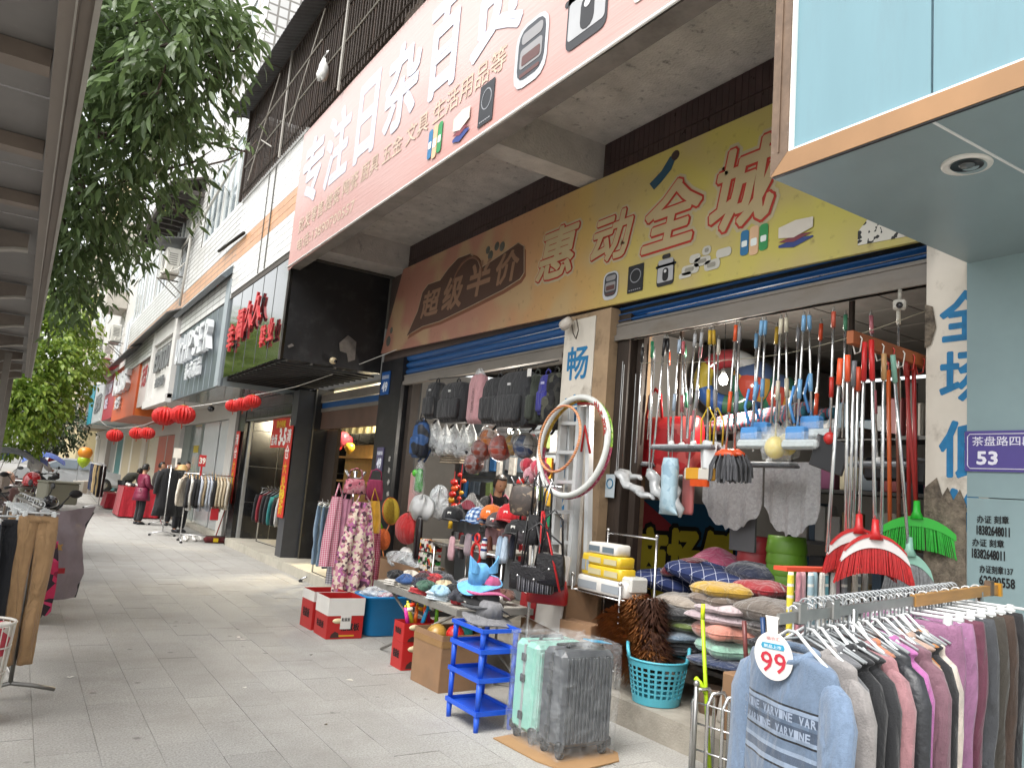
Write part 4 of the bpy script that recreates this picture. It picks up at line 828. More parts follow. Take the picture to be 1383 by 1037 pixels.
def shirt(name,lab,loc,rz,m_,W=.46,L=.66,sl=.55,d=.05,group=None,cat='garment',collar=None,hm=None,sd=0,neck=True,tilt=0.):
    t=thing(name,lab,cat,group,loc=loc,rz=rz);rg=random.Random(sd);t.rotation_euler=(0,tilt,rz)
    hw=W/2;m2=MB();ph=rg.uniform(0,6)
    prof=[(-.075,.055,.03),(-.085,.09,.04),(-.105,hw*.62,.036),(-.135,hw*.96,d*.6),(-.17,hw*1.0,d*.8),(-.24,hw*.93,d),(-.36,hw*.9,d*1.05),(-.36-.3*(L-.36),hw*.89,d),(-.36-.7*(L-.36),hw*.9,d),(-L-.06,hw*.92,d*.95),(-L-.075,hw*.9,d*.85)]
    ring(m2,prof,26,.26,5,ph,smooth=True)
    if sl:
        for s_ in(-1,1):
            x0=hw*.93*s_;q=[(x0,0,-.16),(x0*1.1,0,-.24),(x0*1.16+.01*s_,.006,-.34),(x0*1.2+.012*s_,.012+rg.uniform(-.01,.01),-.16-sl*.6),(x0*1.2+.015*s_,.015,-.16-sl*.9),(x0*1.19,.012,-.17-sl)]
            m2.tube(q,[.075,.078,.068,.06,.052,.047],10,flat=.55,up=(0,1,0))
    loc_(m2,'cloth',m_,t)
    m2=MB();m2.tube([(.062*cos(a),.034*sin(a),-.078+.02*sin(a))for a in[i*pi/8 for i in range(16)]],.011,6,closed=True);loc_(m2,'collar',collar or m_,t)
    hanger(t,W*.86,hm)
    return t
def trousers(name,lab,loc,rz,m_,W=.24,L=.95,group=None,clip=True,sd=0,flare=1.,legs=2,tilt=0.,d=.035):
    t=thing(name,lab,'trousers',group,loc=loc,rz=rz);t.rotation_euler=(tilt,0,rz);rg=random.Random(sd);m2=MB();hw=W/2;ph=rg.uniform(0,6)
    for s_ in(-1,1):
        j=[rg.uniform(-.012,.012)for _ in range(8)];ring(m2,[(-.07,hw*.52,.021,hw*.5*s_),(-.12,hw*.55,d*.8,hw*.51*s_),(-.22,hw*.57,d,hw*.53*s_,j[0]*.5),(-.34,hw*.54,d*1.1,hw*.55*s_,j[1]),(-.48,hw*.49,d,hw*.55*s_+j[2]*.4,j[2]),(-.62,hw*.45*flare,d*.85,hw*.52*s_,j[3]),(-.66*L-.1,hw*.44*flare,d,hw*.5*s_+j[4]*.5,j[4]),(-L*.9,hw*.42*flare,d*.9,hw*.48*s_,j[5]),(-L,hw*.42*flare,d*.95,hw*.46*s_,j[5])],22,.3,3,ph+s_*1.3,smooth=True)
    loc_(m2,'cloth',m_,t)
    m2=MB();ring(m2,[(-.066,hw*1.01,.022),(-.105,hw*1.035,.031)],20);loc_(m2,'waistband',m_,t)
    if clip:
        m2=MB();m2.tube([(-hw*1.05,0,-.045),(hw*1.05,0,-.045)],.007,6);m2.tube([(0,0,-.045),(0,0,-.02)]+[(.022*sin(a),0,.01-.022*cos(a))for a in[i*pi*1.2/8 for i in range(9)]],.003,5)
        H=loc_(m2,'hanger',HANG,t)
        for s_ in(-1,1):loc_(MB().box((hw*.75*s_,0,-.062),(.03,.03,.06),bev=.006),'clip',HANG,H)
    return t
def skin(name,joints,edges,radii,m_,parent,sub=1):
    me=bpy.data.meshes.new(name);me.from_pydata([Vector(j)for j in joints],edges,[])
    o=bpy.data.objects.new(name,me)
    md=o.modifiers.new('s','SKIN');md.use_smooth_shade=True;md.branch_smoothing=.6
    for i,r_ in enumerate(radii):me.skin_vertices[0].data[i].radius=(r_,r_)if not isinstance(r_,tuple)else r_
    me.skin_vertices[0].data[0].use_root=True
    s2=o.modifiers.new('u','SUBSURF');s2.levels=sub;s2.render_levels=sub
    m3=baked(o);bpy.data.meshes.remove(me)
    m3.name=name;m3.polygons.foreach_set('use_smooth',[True]*len(m3.polygons));m3.materials.clear()
    return obj(name,m3,m_,parent)
SKIN=mat('skin','b98a6c',r=.55,v=.06,s=12,sub=.1);HAIRB=mat('hair black','17130f',r=.45,v=.3,s=30,aniso=(4,4,.5));SHOE=mat('black shoe','15151a',r=.4)
def person(lab,loc,rz,h=1.6,top='802040',bottom='15151a',J=None,hair=None,topm=None,long=0.,headtilt=0.,hm=None,mask=None,shoes=None,bulk=1.):
    t=thing('person',lab,'person',loc=loc,rz=rz);s_=h/1.6
    D=dict(pel=(0,0,.86),wai=(0,0,1.0),che=(0,0,1.18),nec=(0,.01,1.34),hea=(0,-.01,1.46),
             shl=(.17,0,1.29),ell=(.22,.02,1.04),wrl=(.2,-.06,.82),hal=(.19,-.08,.74),shr=(-.17,0,1.29),elr=(-.22,.02,1.04),wrr=(-.2,-.06,.82),har=(-.19,-.08,.74),
             hil=(.085,0,.84),knl=(.09,-.02,.46),anl=(.09,.02,.08),tol=(.09,-.11,.03),hir=(-.085,0,.84),knr=(-.09,-.02,.46),anr=(-.09,.02,.08),tor=(-.09,-.11,.03))
    D.update(J or{});D={k:Vector(v)*s_ for k,v in D.items()}
    names=['pel','wai','che','nec','hea','shl','ell','wrl','hal','shr','elr','wrr','har','hil','knl','anl','tol','hir','knr','anr','tor']
    rad=dict(pel=.11,wai=.11,che=.12,nec=.05,hea=.055,shl=.055,ell=.042,wrl=.03,hal=.035,shr=.055,elr=.042,wrr=.03,har=.035,hil=.085,knl=.06,anl=.04,tol=.03,hir=.085,knr=.06,anr=.04,tor=.03)
    E_=[('pel','wai'),('wai','che'),('che','nec'),('nec','hea'),('che','shl'),('shl','ell'),('ell','wrl'),('wrl','hal'),('che','shr'),('shr','elr'),('elr','wrr'),('wrr','har'),('pel','hil'),('hil','knl'),('knl','anl'),('anl','tol'),('pel','hir'),('hir','knr'),('knr','anr'),('anr','tor')]
    ix={n_:i for i,n_ in enumerate(names)}
    body=skin('body',[D[n_]for n_ in names],[(ix[a],ix[b])for a,b in E_],[rad[n_]*s_ for n_ in names],SKIN,t)
    # head with face, joined to the body mesh
    hc=D['hea']+Vector((0,-.012,.03))*s_;R=Matrix.Rotation(headtilt,3,'X');m2=MB()
    def hp(u,v):
        th=2*pi*u;ph_=pi*v;x,y,z=sin(ph_)*cos(th),sin(ph_)*sin(th),cos(ph_)
        wx,wy=.073*(1-.22*max(0,-z)),.09*(1-.12*max(0,-z));p=Vector((x*wx,y*wy,z*.112))
        fr=max(0,-y)
        if fr>.9 and-.35<z<.12:p.y-=.02*(1-abs(z+.14)/.3)*(fr-.9)*10
        if-.62<z<-.4 and fr>.8:p.y-=.006
        if .02<z<.25 and .55<fr<.93:p.y+=.006
        return hc+(R@p)*s_
    m2.grid(hp,28,18)
    for sx in(-1,1):m2.ball(hc+(R@Vector((.074*sx,.01,-.01)))*s_,.022*s_,8,6,(.4,.7,1.2))
    bm=bmesh.new();bm.from_mesh(body.data);me=m2.mesh('head');bm.from_mesh(me);bm.to_mesh(body.data);bm.free();body.data.polygons.foreach_set('use_smooth',[True]*len(body.data.polygons));bpy.data.meshes.remove(me)
    for sx in(-1,1):MB().ball(hc+(R@Vector((.028*sx,-.083,.008)))*s_,.009*s_,8,6,(1.4,.5,.6)).build('eye',SHOE,None).parent=t
    MB().ball(hc+(R@Vector((0,-.087,-.055)))*s_,.016*s_,8,6,(1.3,.4,.3)).build('mouth',mat('lips','8d4a42'),None).parent=t
    hr=MB()
    def hairf(u,v):
        th=2*pi*u;ph_=pi*.62*v;x,y,z=sin(ph_)*cos(th),sin(ph_)*sin(th),cos(ph_)
        k_=1.0+.04*sin(th*9)
        if y<-.35:ph2=min(ph_,pi*.30);x,y,z=sin(ph2)*cos(th),sin(ph2)*sin(th),cos(ph2)
        return hc+(R@Vector((x*.083*k_,y*.102*k_+.006,z*.122+.004)))*s_
    hr.grid(hairf,28,8,two=.006);o=hr.build('hair',hm or HAIRB);o.parent=t
    # clothing children follow the same joints, a little wider
    def sub_skin(nm,ns,es,r2,m_):
        jx={n_:i for i,n_ in enumerate(ns)};return skin(nm,[D[n_]for n_ in ns],[(jx[a],jx[b])for a,b in es],[r2[n_]*s_ for n_ in ns],m_,t)
    b_=bulk
    sub_skin('jacket',['che','wai','pel','nec','shl','ell','wrl','shr','elr','wrr'],[('che','wai'),('wai','pel'),('che','nec'),('che','shl'),('shl','ell'),('ell','wrl'),('che','shr'),('shr','elr'),('elr','wrr')],
             dict(che=.155*b_,wai=.145*b_,pel=.15*b_,nec=.07,shl=.085*b_,ell=.068*b_,wrl=.055,shr=.085*b_,elr=.068*b_,wrr=.055),topm or fab(top))
    if long:
        m3=MB();pz=D['pel'].z;ring(m3,[(0.12*s_,.17*b_*s_,.15*b_*s_),(0,.18*b_*s_,.16*b_*s_),(-long*.5*s_,.2*b_*s_,.175*b_*s_),(-long*s_,.215*b_*s_,.185*b_*s_)],20,.05,6,1,c=(D['pel'].x,D['pel'].y,pz));m3.build('coat_skirt',topm or fab(top)).parent=t
    sub_skin('trousers',['pel','hil','knl','anl','hir','knr','anr'],[('pel','hil'),('hil','knl'),('knl','anl'),('pel','hir'),('hir','knr'),('knr','anr')],dict(pel=.125,hil=.105,knl=.085,anl=.075,hir=.105,knr=.085,anr=.075),fab(bottom))
    for k_ in('l','r'):
        a,b2_=D['an'+k_],D['to'+k_];m3=MB();m3.tube([a+Vector((0,.04,-.04))*s_,a+Vector((0,0,-.025))*s_,b2_+Vector((0,.02,.012))*s_,b2_+Vector((0,-.03,.0))*s_],[.038*s_,.05*s_,.042*s_,.025*s_],8);m3.build('shoe',shoes or SHOE).parent=t
        # fingers
        hd=D['ha'+k_];d_=(hd-D['wr'+k_]).normalized();sd=d_.cross(Vector((1,0,0))).normalized();F_=MB()
        for q in range(4):p0=hd+sd*(q-1.5)*.017*s_;F_.tube([p0,p0+d_*.035*s_+Vector((0,-.006,0))*s_,p0+d_*(.062-.008*abs(q-1.4))*s_+Vector((0,-.016,0))*s_],[.0085*s_,.008*s_,.006*s_],6)
        p0=hd-d_*.03*s_-sd*.03*s_;F_.tube([p0,p0-sd*.02*s_+d_*.03*s_,p0-sd*.022*s_+d_*.055*s_],[.0095*s_,.009*s_,.007*s_],6)
        F_.build('fingers',SKIN).parent=t
    return t
def rod_rack(name,lab,a,b,z,m_=None,feet=.25,wheels=True,loop=False,group='clothes racks along the pavement'):
    m_=m_ or CHROME;t=thing(name,lab,'clothes rack',group,loc=((a[0]+b[0])/2,(a[1]+b[1])/2,0));d=(Vector(b)-Vector(a)).normalized();n_=Vector((-d.y,d.x))
    MB().tube([(a[0]-d.x*.08,a[1]-d.y*.08,z),(b[0]+d.x*.08,b[1]+d.y*.08,z)],.013,8).build('rail',m_,t)
    for p in(a,b):
        MB().tube([(p[0],p[1],.1),(p[0],p[1],z)],.014,8).build('upright',m_,t)
        m2=MB();m2.tube([(p[0]-n_.x*feet,p[1]-n_.y*feet,.05),(p[0]-n_.x*feet*.5,p[1]-n_.y*feet*.5,.085),(p[0],p[1],.11),(p[0]+n_.x*feet*.5,p[1]+n_.y*feet*.5,.085),(p[0]+n_.x*feet,p[1]+n_.y*feet,.05)],.014,8);m2.build('foot',m_,t)
        if wheels:
            for s_ in(-1,1):MB().lathe([(.008,-.012),(.028,-.012),(.03,0),(.028,.012),(.008,.012)],(p[0]+n_.x*feet*s_,p[1]+n_.y*feet*s_,.03),10,Matrix.Rotation(pi/2,3,'X')).build('caster',BLK,t)
    MB().tube([(a[0],a[1],.16),(b[0],b[1],.16)],.011,6).build('lower_rail',m_,t)
    return t
# ================================================================ metal canopy on the left
CN=thing('metal_canopy','weathered grey metal canopy with gutter edge and curved brackets','canopy',loc=(-.8,9,0))
CM=mat('canopy sheet grey','676462',r=.55,m=.1,v=.18,s=3,dirt=.4,dc=(.32,.31,.29),ds=22,dth=.64);CMD=mat('canopy gutter brown','6d645c',r=.5,m=.2,v=.2,s=5,aniso=(1,.3,1),dirt=.4,dc=(.35,.33,.3),ds=14,dth=.62);CML=mat('canopy lip pale','8e8a83',r=.5,v=.15,s=6,dirt=.6,dc=(.25,.23,.21),ds=12)
YA,YB=.6,16.2
MB().b2((.005,YA,2.88),(.022,YB,3.06)).build('edge_lip',CML,CN)
mb=MB();mb.add([(x,y,z)for y in(YA,YB)for x,z in((.005,2.9),(-.03,2.895),(-.032,2.885),(-.04,2.885),(-.042,2.9),(-.085,2.905),(-.087,2.97))],[(i,i+1,i+8,i+7)for i in range(6)]);mb.build('gutter',CMD,CN)
MB().b2((-.042,YA,2.879),(-.036,YB,2.885)).build('gutter_bead',CML,CN)
y=YA
while y<YB-.1:
    MB().b2((-1.9,y+.006,2.965),(-.09,min(y+.93,YB),2.985)).build('roof_panel',CM,CN);y+=.94
for y in(1.15,2.08,2.98,3.9,4.78):MB().b2((-1.9,y,2.90),(-.092,y+.09,2.962)).build('rib',mat('canopy rib brown','6a5f56',r=.6,v=.15),CN)
for y in(5.65,7.45,9.2,10.9,12.6,14.3,15.8):
    mb=MB();q=[(-.13,2.95),(-.13,2.86),(-.2,2.855),(-.34,2.82),(-.5,2.74),(-.66,2.6),(-.78,2.4),(-.86,2.1),(-.9,2.1),(-.9,2.95)]
    mb.prism([(x,y,z)for x,z in q],(0,.07,0));mb.build('bracket',CMD,CN)
    mb=MB();mb.prism([(x,y-.004,z)for x,z in((-.125,2.862),(-.2,2.853),(-.34,2.815),(-.5,2.735),(-.66,2.595),(-.66,2.58),(-.5,2.72),(-.34,2.8),(-.2,2.838),(-.125,2.845))],(0,.078,0));mb.build('bracket_flange',CML,CN)
for y in(5.68,15.84):MB().b2((-1.0,y-.05,0),(-.9,y+.05,2.95)).build('post',CMD,CN)
MB().b2((-.36,15.9,0),(-.24,16.05,2.9)).build('post',mat('canopy post grey','6f6b65',r=.5,v=.15,dirt=.4),CN)
MB().b2((-.33,12.4,0),(-.25,12.55,2.9)).build('post',mat('canopy post grey','6f6b65'),CN)
# ================================================================ trees
def leaf_mesh(L=.12,W=.042):
    m2=MB();P=[(0,0,0)];sm=[(.0,.12),(.18,.75),(.45,1.),(.75,.6),(1,.03)]
    vs=[]
    for t_,w_ in sm:z=-.25*L*t_*t_;vs+=[(-W/2*w_,L*t_,z+.12*W*w_),(0,L*t_,z),(W/2*w_,L*t_,z+.12*W*w_)]
    fs=[]
    for i in range(4):a=i*3;fs+=[(a,a+1,a+4,a+3),(a+1,a+2,a+5,a+4)]
    return vs,fs
def leafmat(name,c,c2,tr=.35,r=.42):
    M=bpy.data.materials.new(name);M.use_nodes=True;t=M.node_tree;L=t.links.new;p=t.nodes['Principled BSDF'];p.inputs['Roughness'].default_value=r
    g=t.nodes.new('ShaderNodeNewGeometry');oi=t.nodes.new('ShaderNodeObjectInfo');ad=t.nodes.new('ShaderNodeMath');ad.operation='ADD';L(g.outputs['Random Per Island'],ad.inputs[0]);L(oi.outputs['Random'],ad.inputs[1]);fr=t.nodes.new('ShaderNodeMath');fr.operation='FRACT';L(ad.outputs[0],fr.inputs[0])
    mx=t.nodes.new('ShaderNodeMix');mx.data_type='RGBA';mx.inputs['A'].default_value=lin(c);mx.inputs['B'].default_value=lin(c2);L(fr.outputs[0],mx.inputs['Factor']);L(mx.outputs['Result'],p.inputs['Base Color'])
    tl=t.nodes.new('ShaderNodeBsdfTranslucent');ms=t.nodes.new('ShaderNodeMixShader');ms.inputs[0].default_value=tr;L(mx.outputs['Result'],tl.inputs[0]);L(p.outputs[0],ms.inputs[1]);L(tl.outputs[0],ms.inputs[2]);L(ms.outputs[0],t.nodes['Material Output'].inputs[0])
    MATS[name]=M;return M
BARK=mat('bark grey brown','4a4038',r=.9,v=.3,s=14,b=.8,bs=30,aniso=(1,1,.3))
def rotm(rg,down=.5):
    yaw=rg.uniform(0,2*pi);pitch=-rg.uniform(-.2,1.25)*down*2+rg.gauss(0,.25);roll=rg.gauss(0,.5)
    return Matrix.Rotation(yaw,3,'Z')@ Matrix.Rotation(pitch,3,'X')@ Matrix.Rotation(roll,3,'Y')
def tree(name,lab,trunk,blobs,n,L,W,m_,seed,singles=0,cam_near=(0,0,1.6),tw=.012,shell=.5):
    t=thing(name,lab,'tree','street trees',loc=trunk[0][0]);rg=random.Random(seed)
    mb=MB();mb.tube([p for p,r_ in trunk],[r_ for p,r_ in trunk],10);TR=mb.build('trunk',BARK,t)
    top=Vector(trunk[-1][0]);mid=Vector(trunk[-2][0])
    for c,r_,dens in blobs:
        s0=top if rg.random()<.6 else mid;c=Vector(c);k_=(s0+c)/2+Vector((0,0,.25))
        MB().tube([s0,s0.lerp(k_,.5)+Vector((rg.uniform(-.1,.1),)*3),k_,c+Vector((0,0,-.1)),c+Vector((rg.uniform(-1,1),rg.uniform(-1,1),.4))*r_*.6],[trunk[-1][1]*.55,trunk[-1][1]*.34,trunk[-1][1]*.22,trunk[-1][1]*.12,.004],6).build('limb',BARK,TR)
    vs,fs=leaf_mesh(L,W);tot=sum(r_**2*d_ for c,r_,d_ in blobs);items=[]
    for c,r_,d_ in blobs:
        k=int(n*r_**2*d_/tot)
        # twigs: leaves grow in small sprays
        for q in range(max(1,k//7)):
            v=Vector((rg.gauss(0,1),rg.gauss(0,1),rg.gauss(0,1))).normalized()*r_*(shell+(1-shell)*rg.random()**.6)*(1 if rg.random()<.9 else 1.25)
            tip=Vector(c)+v;ax=(v.normalized()+Vector((0,0,-.35))).normalized()
            for w_ in range(7):
                p=tip-ax*L*.35*w_*.8+Vector((rg.gauss(0,1),rg.gauss(0,1),rg.gauss(0,1)))*L*.3
                yaw=math.atan2(-ax.x,ax.y)+rg.gauss(0,1.1);R=Matrix.Rotation(yaw,3,'Z')@ Matrix.Rotation(-.1-rg.random()*.75+ax.z*.35,3,'X')@ Matrix.Rotation(rg.gauss(0,.6),3,'Y')
                items.append((p,R,rg.uniform(.7,1.25)))
    if singles:
        cp=Vector(cam_near);items.sort(key=lambda q:(q[0]-cp).length)
        lm=bpy.data.meshes.new('leaf');lm.from_pydata(vs,[],fs);lm.polygons.foreach_set('use_smooth',[True]*len(fs));lm.materials.append(m_)
        base=Vector(trunk[0][0])
        for p,R,s_ in items[:singles]:
            o=bpy.data.objects.new('leaf',lm);COL.objects.link(o);o.parent=t;o.matrix_local=Matrix.Translation(p-base)@ R.to_4x4()@ Matrix.Scale(s_,4);XF[o.name]=Matrix.Identity(4)
        items=items[singles:]
    V,F=[],[];nv=len(vs)
    for i,(p,R,s_)in enumerate(items):
        V+=[tuple(p+(R@Vector(q))*s_)for q in vs];F+=[tuple(j+nv*i for j in f)for f in fs]
    me=bpy.data.meshes.new('crown');me.from_pydata(V,[],F);me.polygons.foreach_set('use_smooth',[True]*len(F));me.transform(root_matrix(t).inverted())
    o=obj('crown',me,m_,t);tag(o,kind='stuff')
    return t
LF1=leafmat('dark evergreen leaf','465a34','6b8150',.4);LF2=leafmat('fresh yellow green leaf','5c7c2c','93a646',.45);LF3=leafmat('dull dark leaf','36402c','4a5638',.3)
B1=[]
for(x_,y_,r_,Y_,d_)in((175,20,.75,7,1),(240,40,.6,6.2,1),(290,35,.5,6.4,.9),(320,55,.35,6.8,.55),(150,95,.7,7,1),(215,110,.65,6.4,1),(270,120,.5,6.8,.9),(160,180,.65,7.2,1),(215,200,.6,7.4,.95),(265,205,.4,7.6,.5),(120,250,.7,8,1),(170,270,.55,8.5,.75),(235,250,.4,8.5,.45),(310,205,.35,9,.28),(335,195,.25,9.3,.25),(105,330,.65,9,1),(150,345,.55,9.5,.7),(190,335,.5,10,.45),(110,385,.55,10,.8),(80,400,.5,10,.9),(150,375,.35,10,.35),(255,285,.3,9,.4),(130,30,.8,8.5,1),(110,130,.8,9,1),(225,20,.6,8,.8),(185,150,.8,9.5,.7),(300,90,.3,6.5,.5),(330,25,.3,6.6,.5)):
    pass
PX1=[(0.273,7.000,5.321),(0.578,6.200,4.914),(0.863,6.400,5.164),(1.112,6.800,5.327),(0.205,7.000,4.789),(0.522,6.400,4.550),(0.871,6.800,4.784),(0.339,7.200,4.351),(0.685,7.400,4.397),(1.021,7.600,4.537),(0.205,8.000,4.089),(0.558,8.500,4.186),(0.976,8.500,4.465),(1.558,9.000,5.188),(1.807,9.300,5.464),(0.218,9.000,3.753),(0.564,9.500,3.826),(0.889,10.000,4.105),(0.344,10.000,3.532),(0.146,10.000,3.360),(0.629,10.000,3.682),(1.220,9.000,4.384),(0.054,8.500,5.919),(0.035,9.000,5.322),(0.628,8.000,5.987),(0.596,9.500,5.549),(0.977,6.500,4.894),(1.114,6.600,5.438),(0.025,9.000,3.942),(-0.185,8.000,4.328),(-0.083,7.000,4.907)]
RD=[(.75,1),(.55,1),(.45,.9),(.3,.5),(.7,1),(.55,1),(.45,.85),(.65,1),(.5,.9),(.35,.5),(.7,1),(.5,.7),(.35,.4),(.3,.22),(.25,.22),(.6,1),(.5,.6),(.4,.4),(.5,.75),(.5,.9),(.3,.3),(.28,.35),(.8,1),(.8,1),(.55,.8),(.7,.6),(.28,.45),(.28,.45),(.7,1),(.8,1),(.7,1)]
tree('evergreen_tree','dark glossy evergreen tree overhanging the metal canopy',[((-1.2,9.4,0),.16),((-1.15,9.3,1.6),.13),((-1.0,9.0,2.95),.12),((-.5,8.4,4.3),.09)],[(p,r_,d_)for p,(r_,d_)in zip(PX1,RD)],11500,.14,.04,LF1,11,singles=290)
PX2=[(0.317,26.000,5.273),(1.020,27.000,5.425),(0.275,25.000,4.070),(1.024,26.000,4.286),(0.159,25.000,3.013),(0.879,26.000,3.273),(0.031,25.000,2.076),(0.418,25.000,2.427),(1.360,28.000,4.894),(-0.229,24.000,2.711),(1.576,28.000,4.085),(0.046,27.000,6.050),(-0.184,25.000,3.585),(0.557,28.000,6.196)]
R2=[1.1,.8,1.1,1.0,1.0,.8,.8,.7,.7,1.0,.5,1.1,1.1,.9]
tree('fresh_green_tree','bright yellow green tree between the canopy and the far signs',[((-1.8,26,0),.2),((-1.7,26,2),.17),((-1.2,26,3.2),.13)],[(p,r_,1 if i not in(8,10)else .6)for i,(p,r_)in enumerate(zip(PX2,R2))],9500,.17,.085,LF2,5)
PX3=[(1.656,46.000,2.649),(1.252,47.000,3.403),(2.123,46.000,2.892),(1.079,48.000,2.427),(1.933,48.000,3.720),(1.572,46.000,2.068)]
tree('far_tree','small dark tree with forked trunk far down the street',[((1.003,46.000,0.771),.16),((1.010,46.000,1.184),.14),((1.214,46.000,1.579),.1)],[(p,1.2,1)for p in PX3[:5]]+[(PX3[5],.7,.7)],2600,.2,.09,LF3,9)
for k,(x_,y_)in enumerate(((-4.6,24),(-4.9,34),(-4.8,45))):
    rq=random.Random(k);tree('roadside_tree','%s street tree on the road side, mirrored in the black sign' %['nearest','middle','farthest'][k],[((x_,y_,0),.18),((x_,y_,1.8),.15),((x_,y_,3.4),.12)],[((x_+rq.uniform(-1.6,1.6),y_+rq.uniform(-2.4,2.4),6.5+rq.uniform(-3,5)),1.5,1)for _ in range(12)],3400,.34,.14,LF2 if k else LF1,40+k)
# ================================================================ trouser rack, wire bin and scooters on the left
KH=fab('9c7c58',v=.1,wr=.8)
PR_=rod_rack('trouser_rack','grey steel rack of khaki trousers beside the canopy',(.17,6.08),(.05,7.3),1.24,met('8c8a86',r=.45),feet=.26,wheels=False)
G1='trousers on the rack by the canopy'
trousers('hanging_trousers','front pair of khaki trousers on the canopy rack',(.18,6.02,1.25),.1,KH,W=.22,L=1.02,group=G1,sd=1,tilt=.04)
trousers('hanging_trousers','second pair of khaki trousers behind the front pair',(.115,6.1,1.25),.12,KH,W=.2,L=1.0,group=G1,sd=2)
trousers('hanging_trousers','black trousers hanging left of the khaki pairs',(-.0,6.02,1.22),.15,fab('1c1d22'),W=.18,L=.98,group=G1,sd=3)
trousers('hanging_trousers','dark grey jeans at the left edge of the picture',(-.1,5.9,1.2),.2,fab('3a4149'),W=.16,L=.98,group=G1,sd=4)
for k in range(7):trousers('hanging_trousers','folded hanger row of dark trousers deeper in the canopy rack, %s from the front' % ORD[k+2],(.155-.014*k,6.25+.13*k,1.25),.1,fab(['4b4238','2b2c30','56504a','6d5a44','24252a','3e3a36','55473a'][k]),W=.2,L=.9,group=G1,sd=5+k)
BN2=thing('wire_bin','white wire bin with printed sheet inside at the bottom left','bin',loc=(.0,5.55,0));WW=pla('c9c6be',r=.5)
mb=MB();cx,cy=-.02,5.6
for z,r_ in((.02,.12),(.15,.13),(.3,.14),(.45,.15),(.585,.158)):MB().tube([(cx+r_*cos(a),cy+r_*sin(a),z)for a in[i*pi/10 for i in range(20)]],.005 if z<.58 else .009,6,closed=True).build('hoop',WW,BN2)
for i in range(20):a=i*pi/10;MB().tube([(cx+.12*cos(a),cy+.12*sin(a),.02),(cx+.158*cos(a),cy+.158*sin(a),.585)],.0035,5).build('wire',WW,BN2)
mb=MB();mb.lathe([(.11,.03),(.148,.57)],(cx,cy,0),24,caps=False);mb.build('printed_sheet',pattern('bin print',['cfcac0','c7c2b8','d2cec6','b03a48','c9a830','c9c4ba'],9,r=.7),BN2)
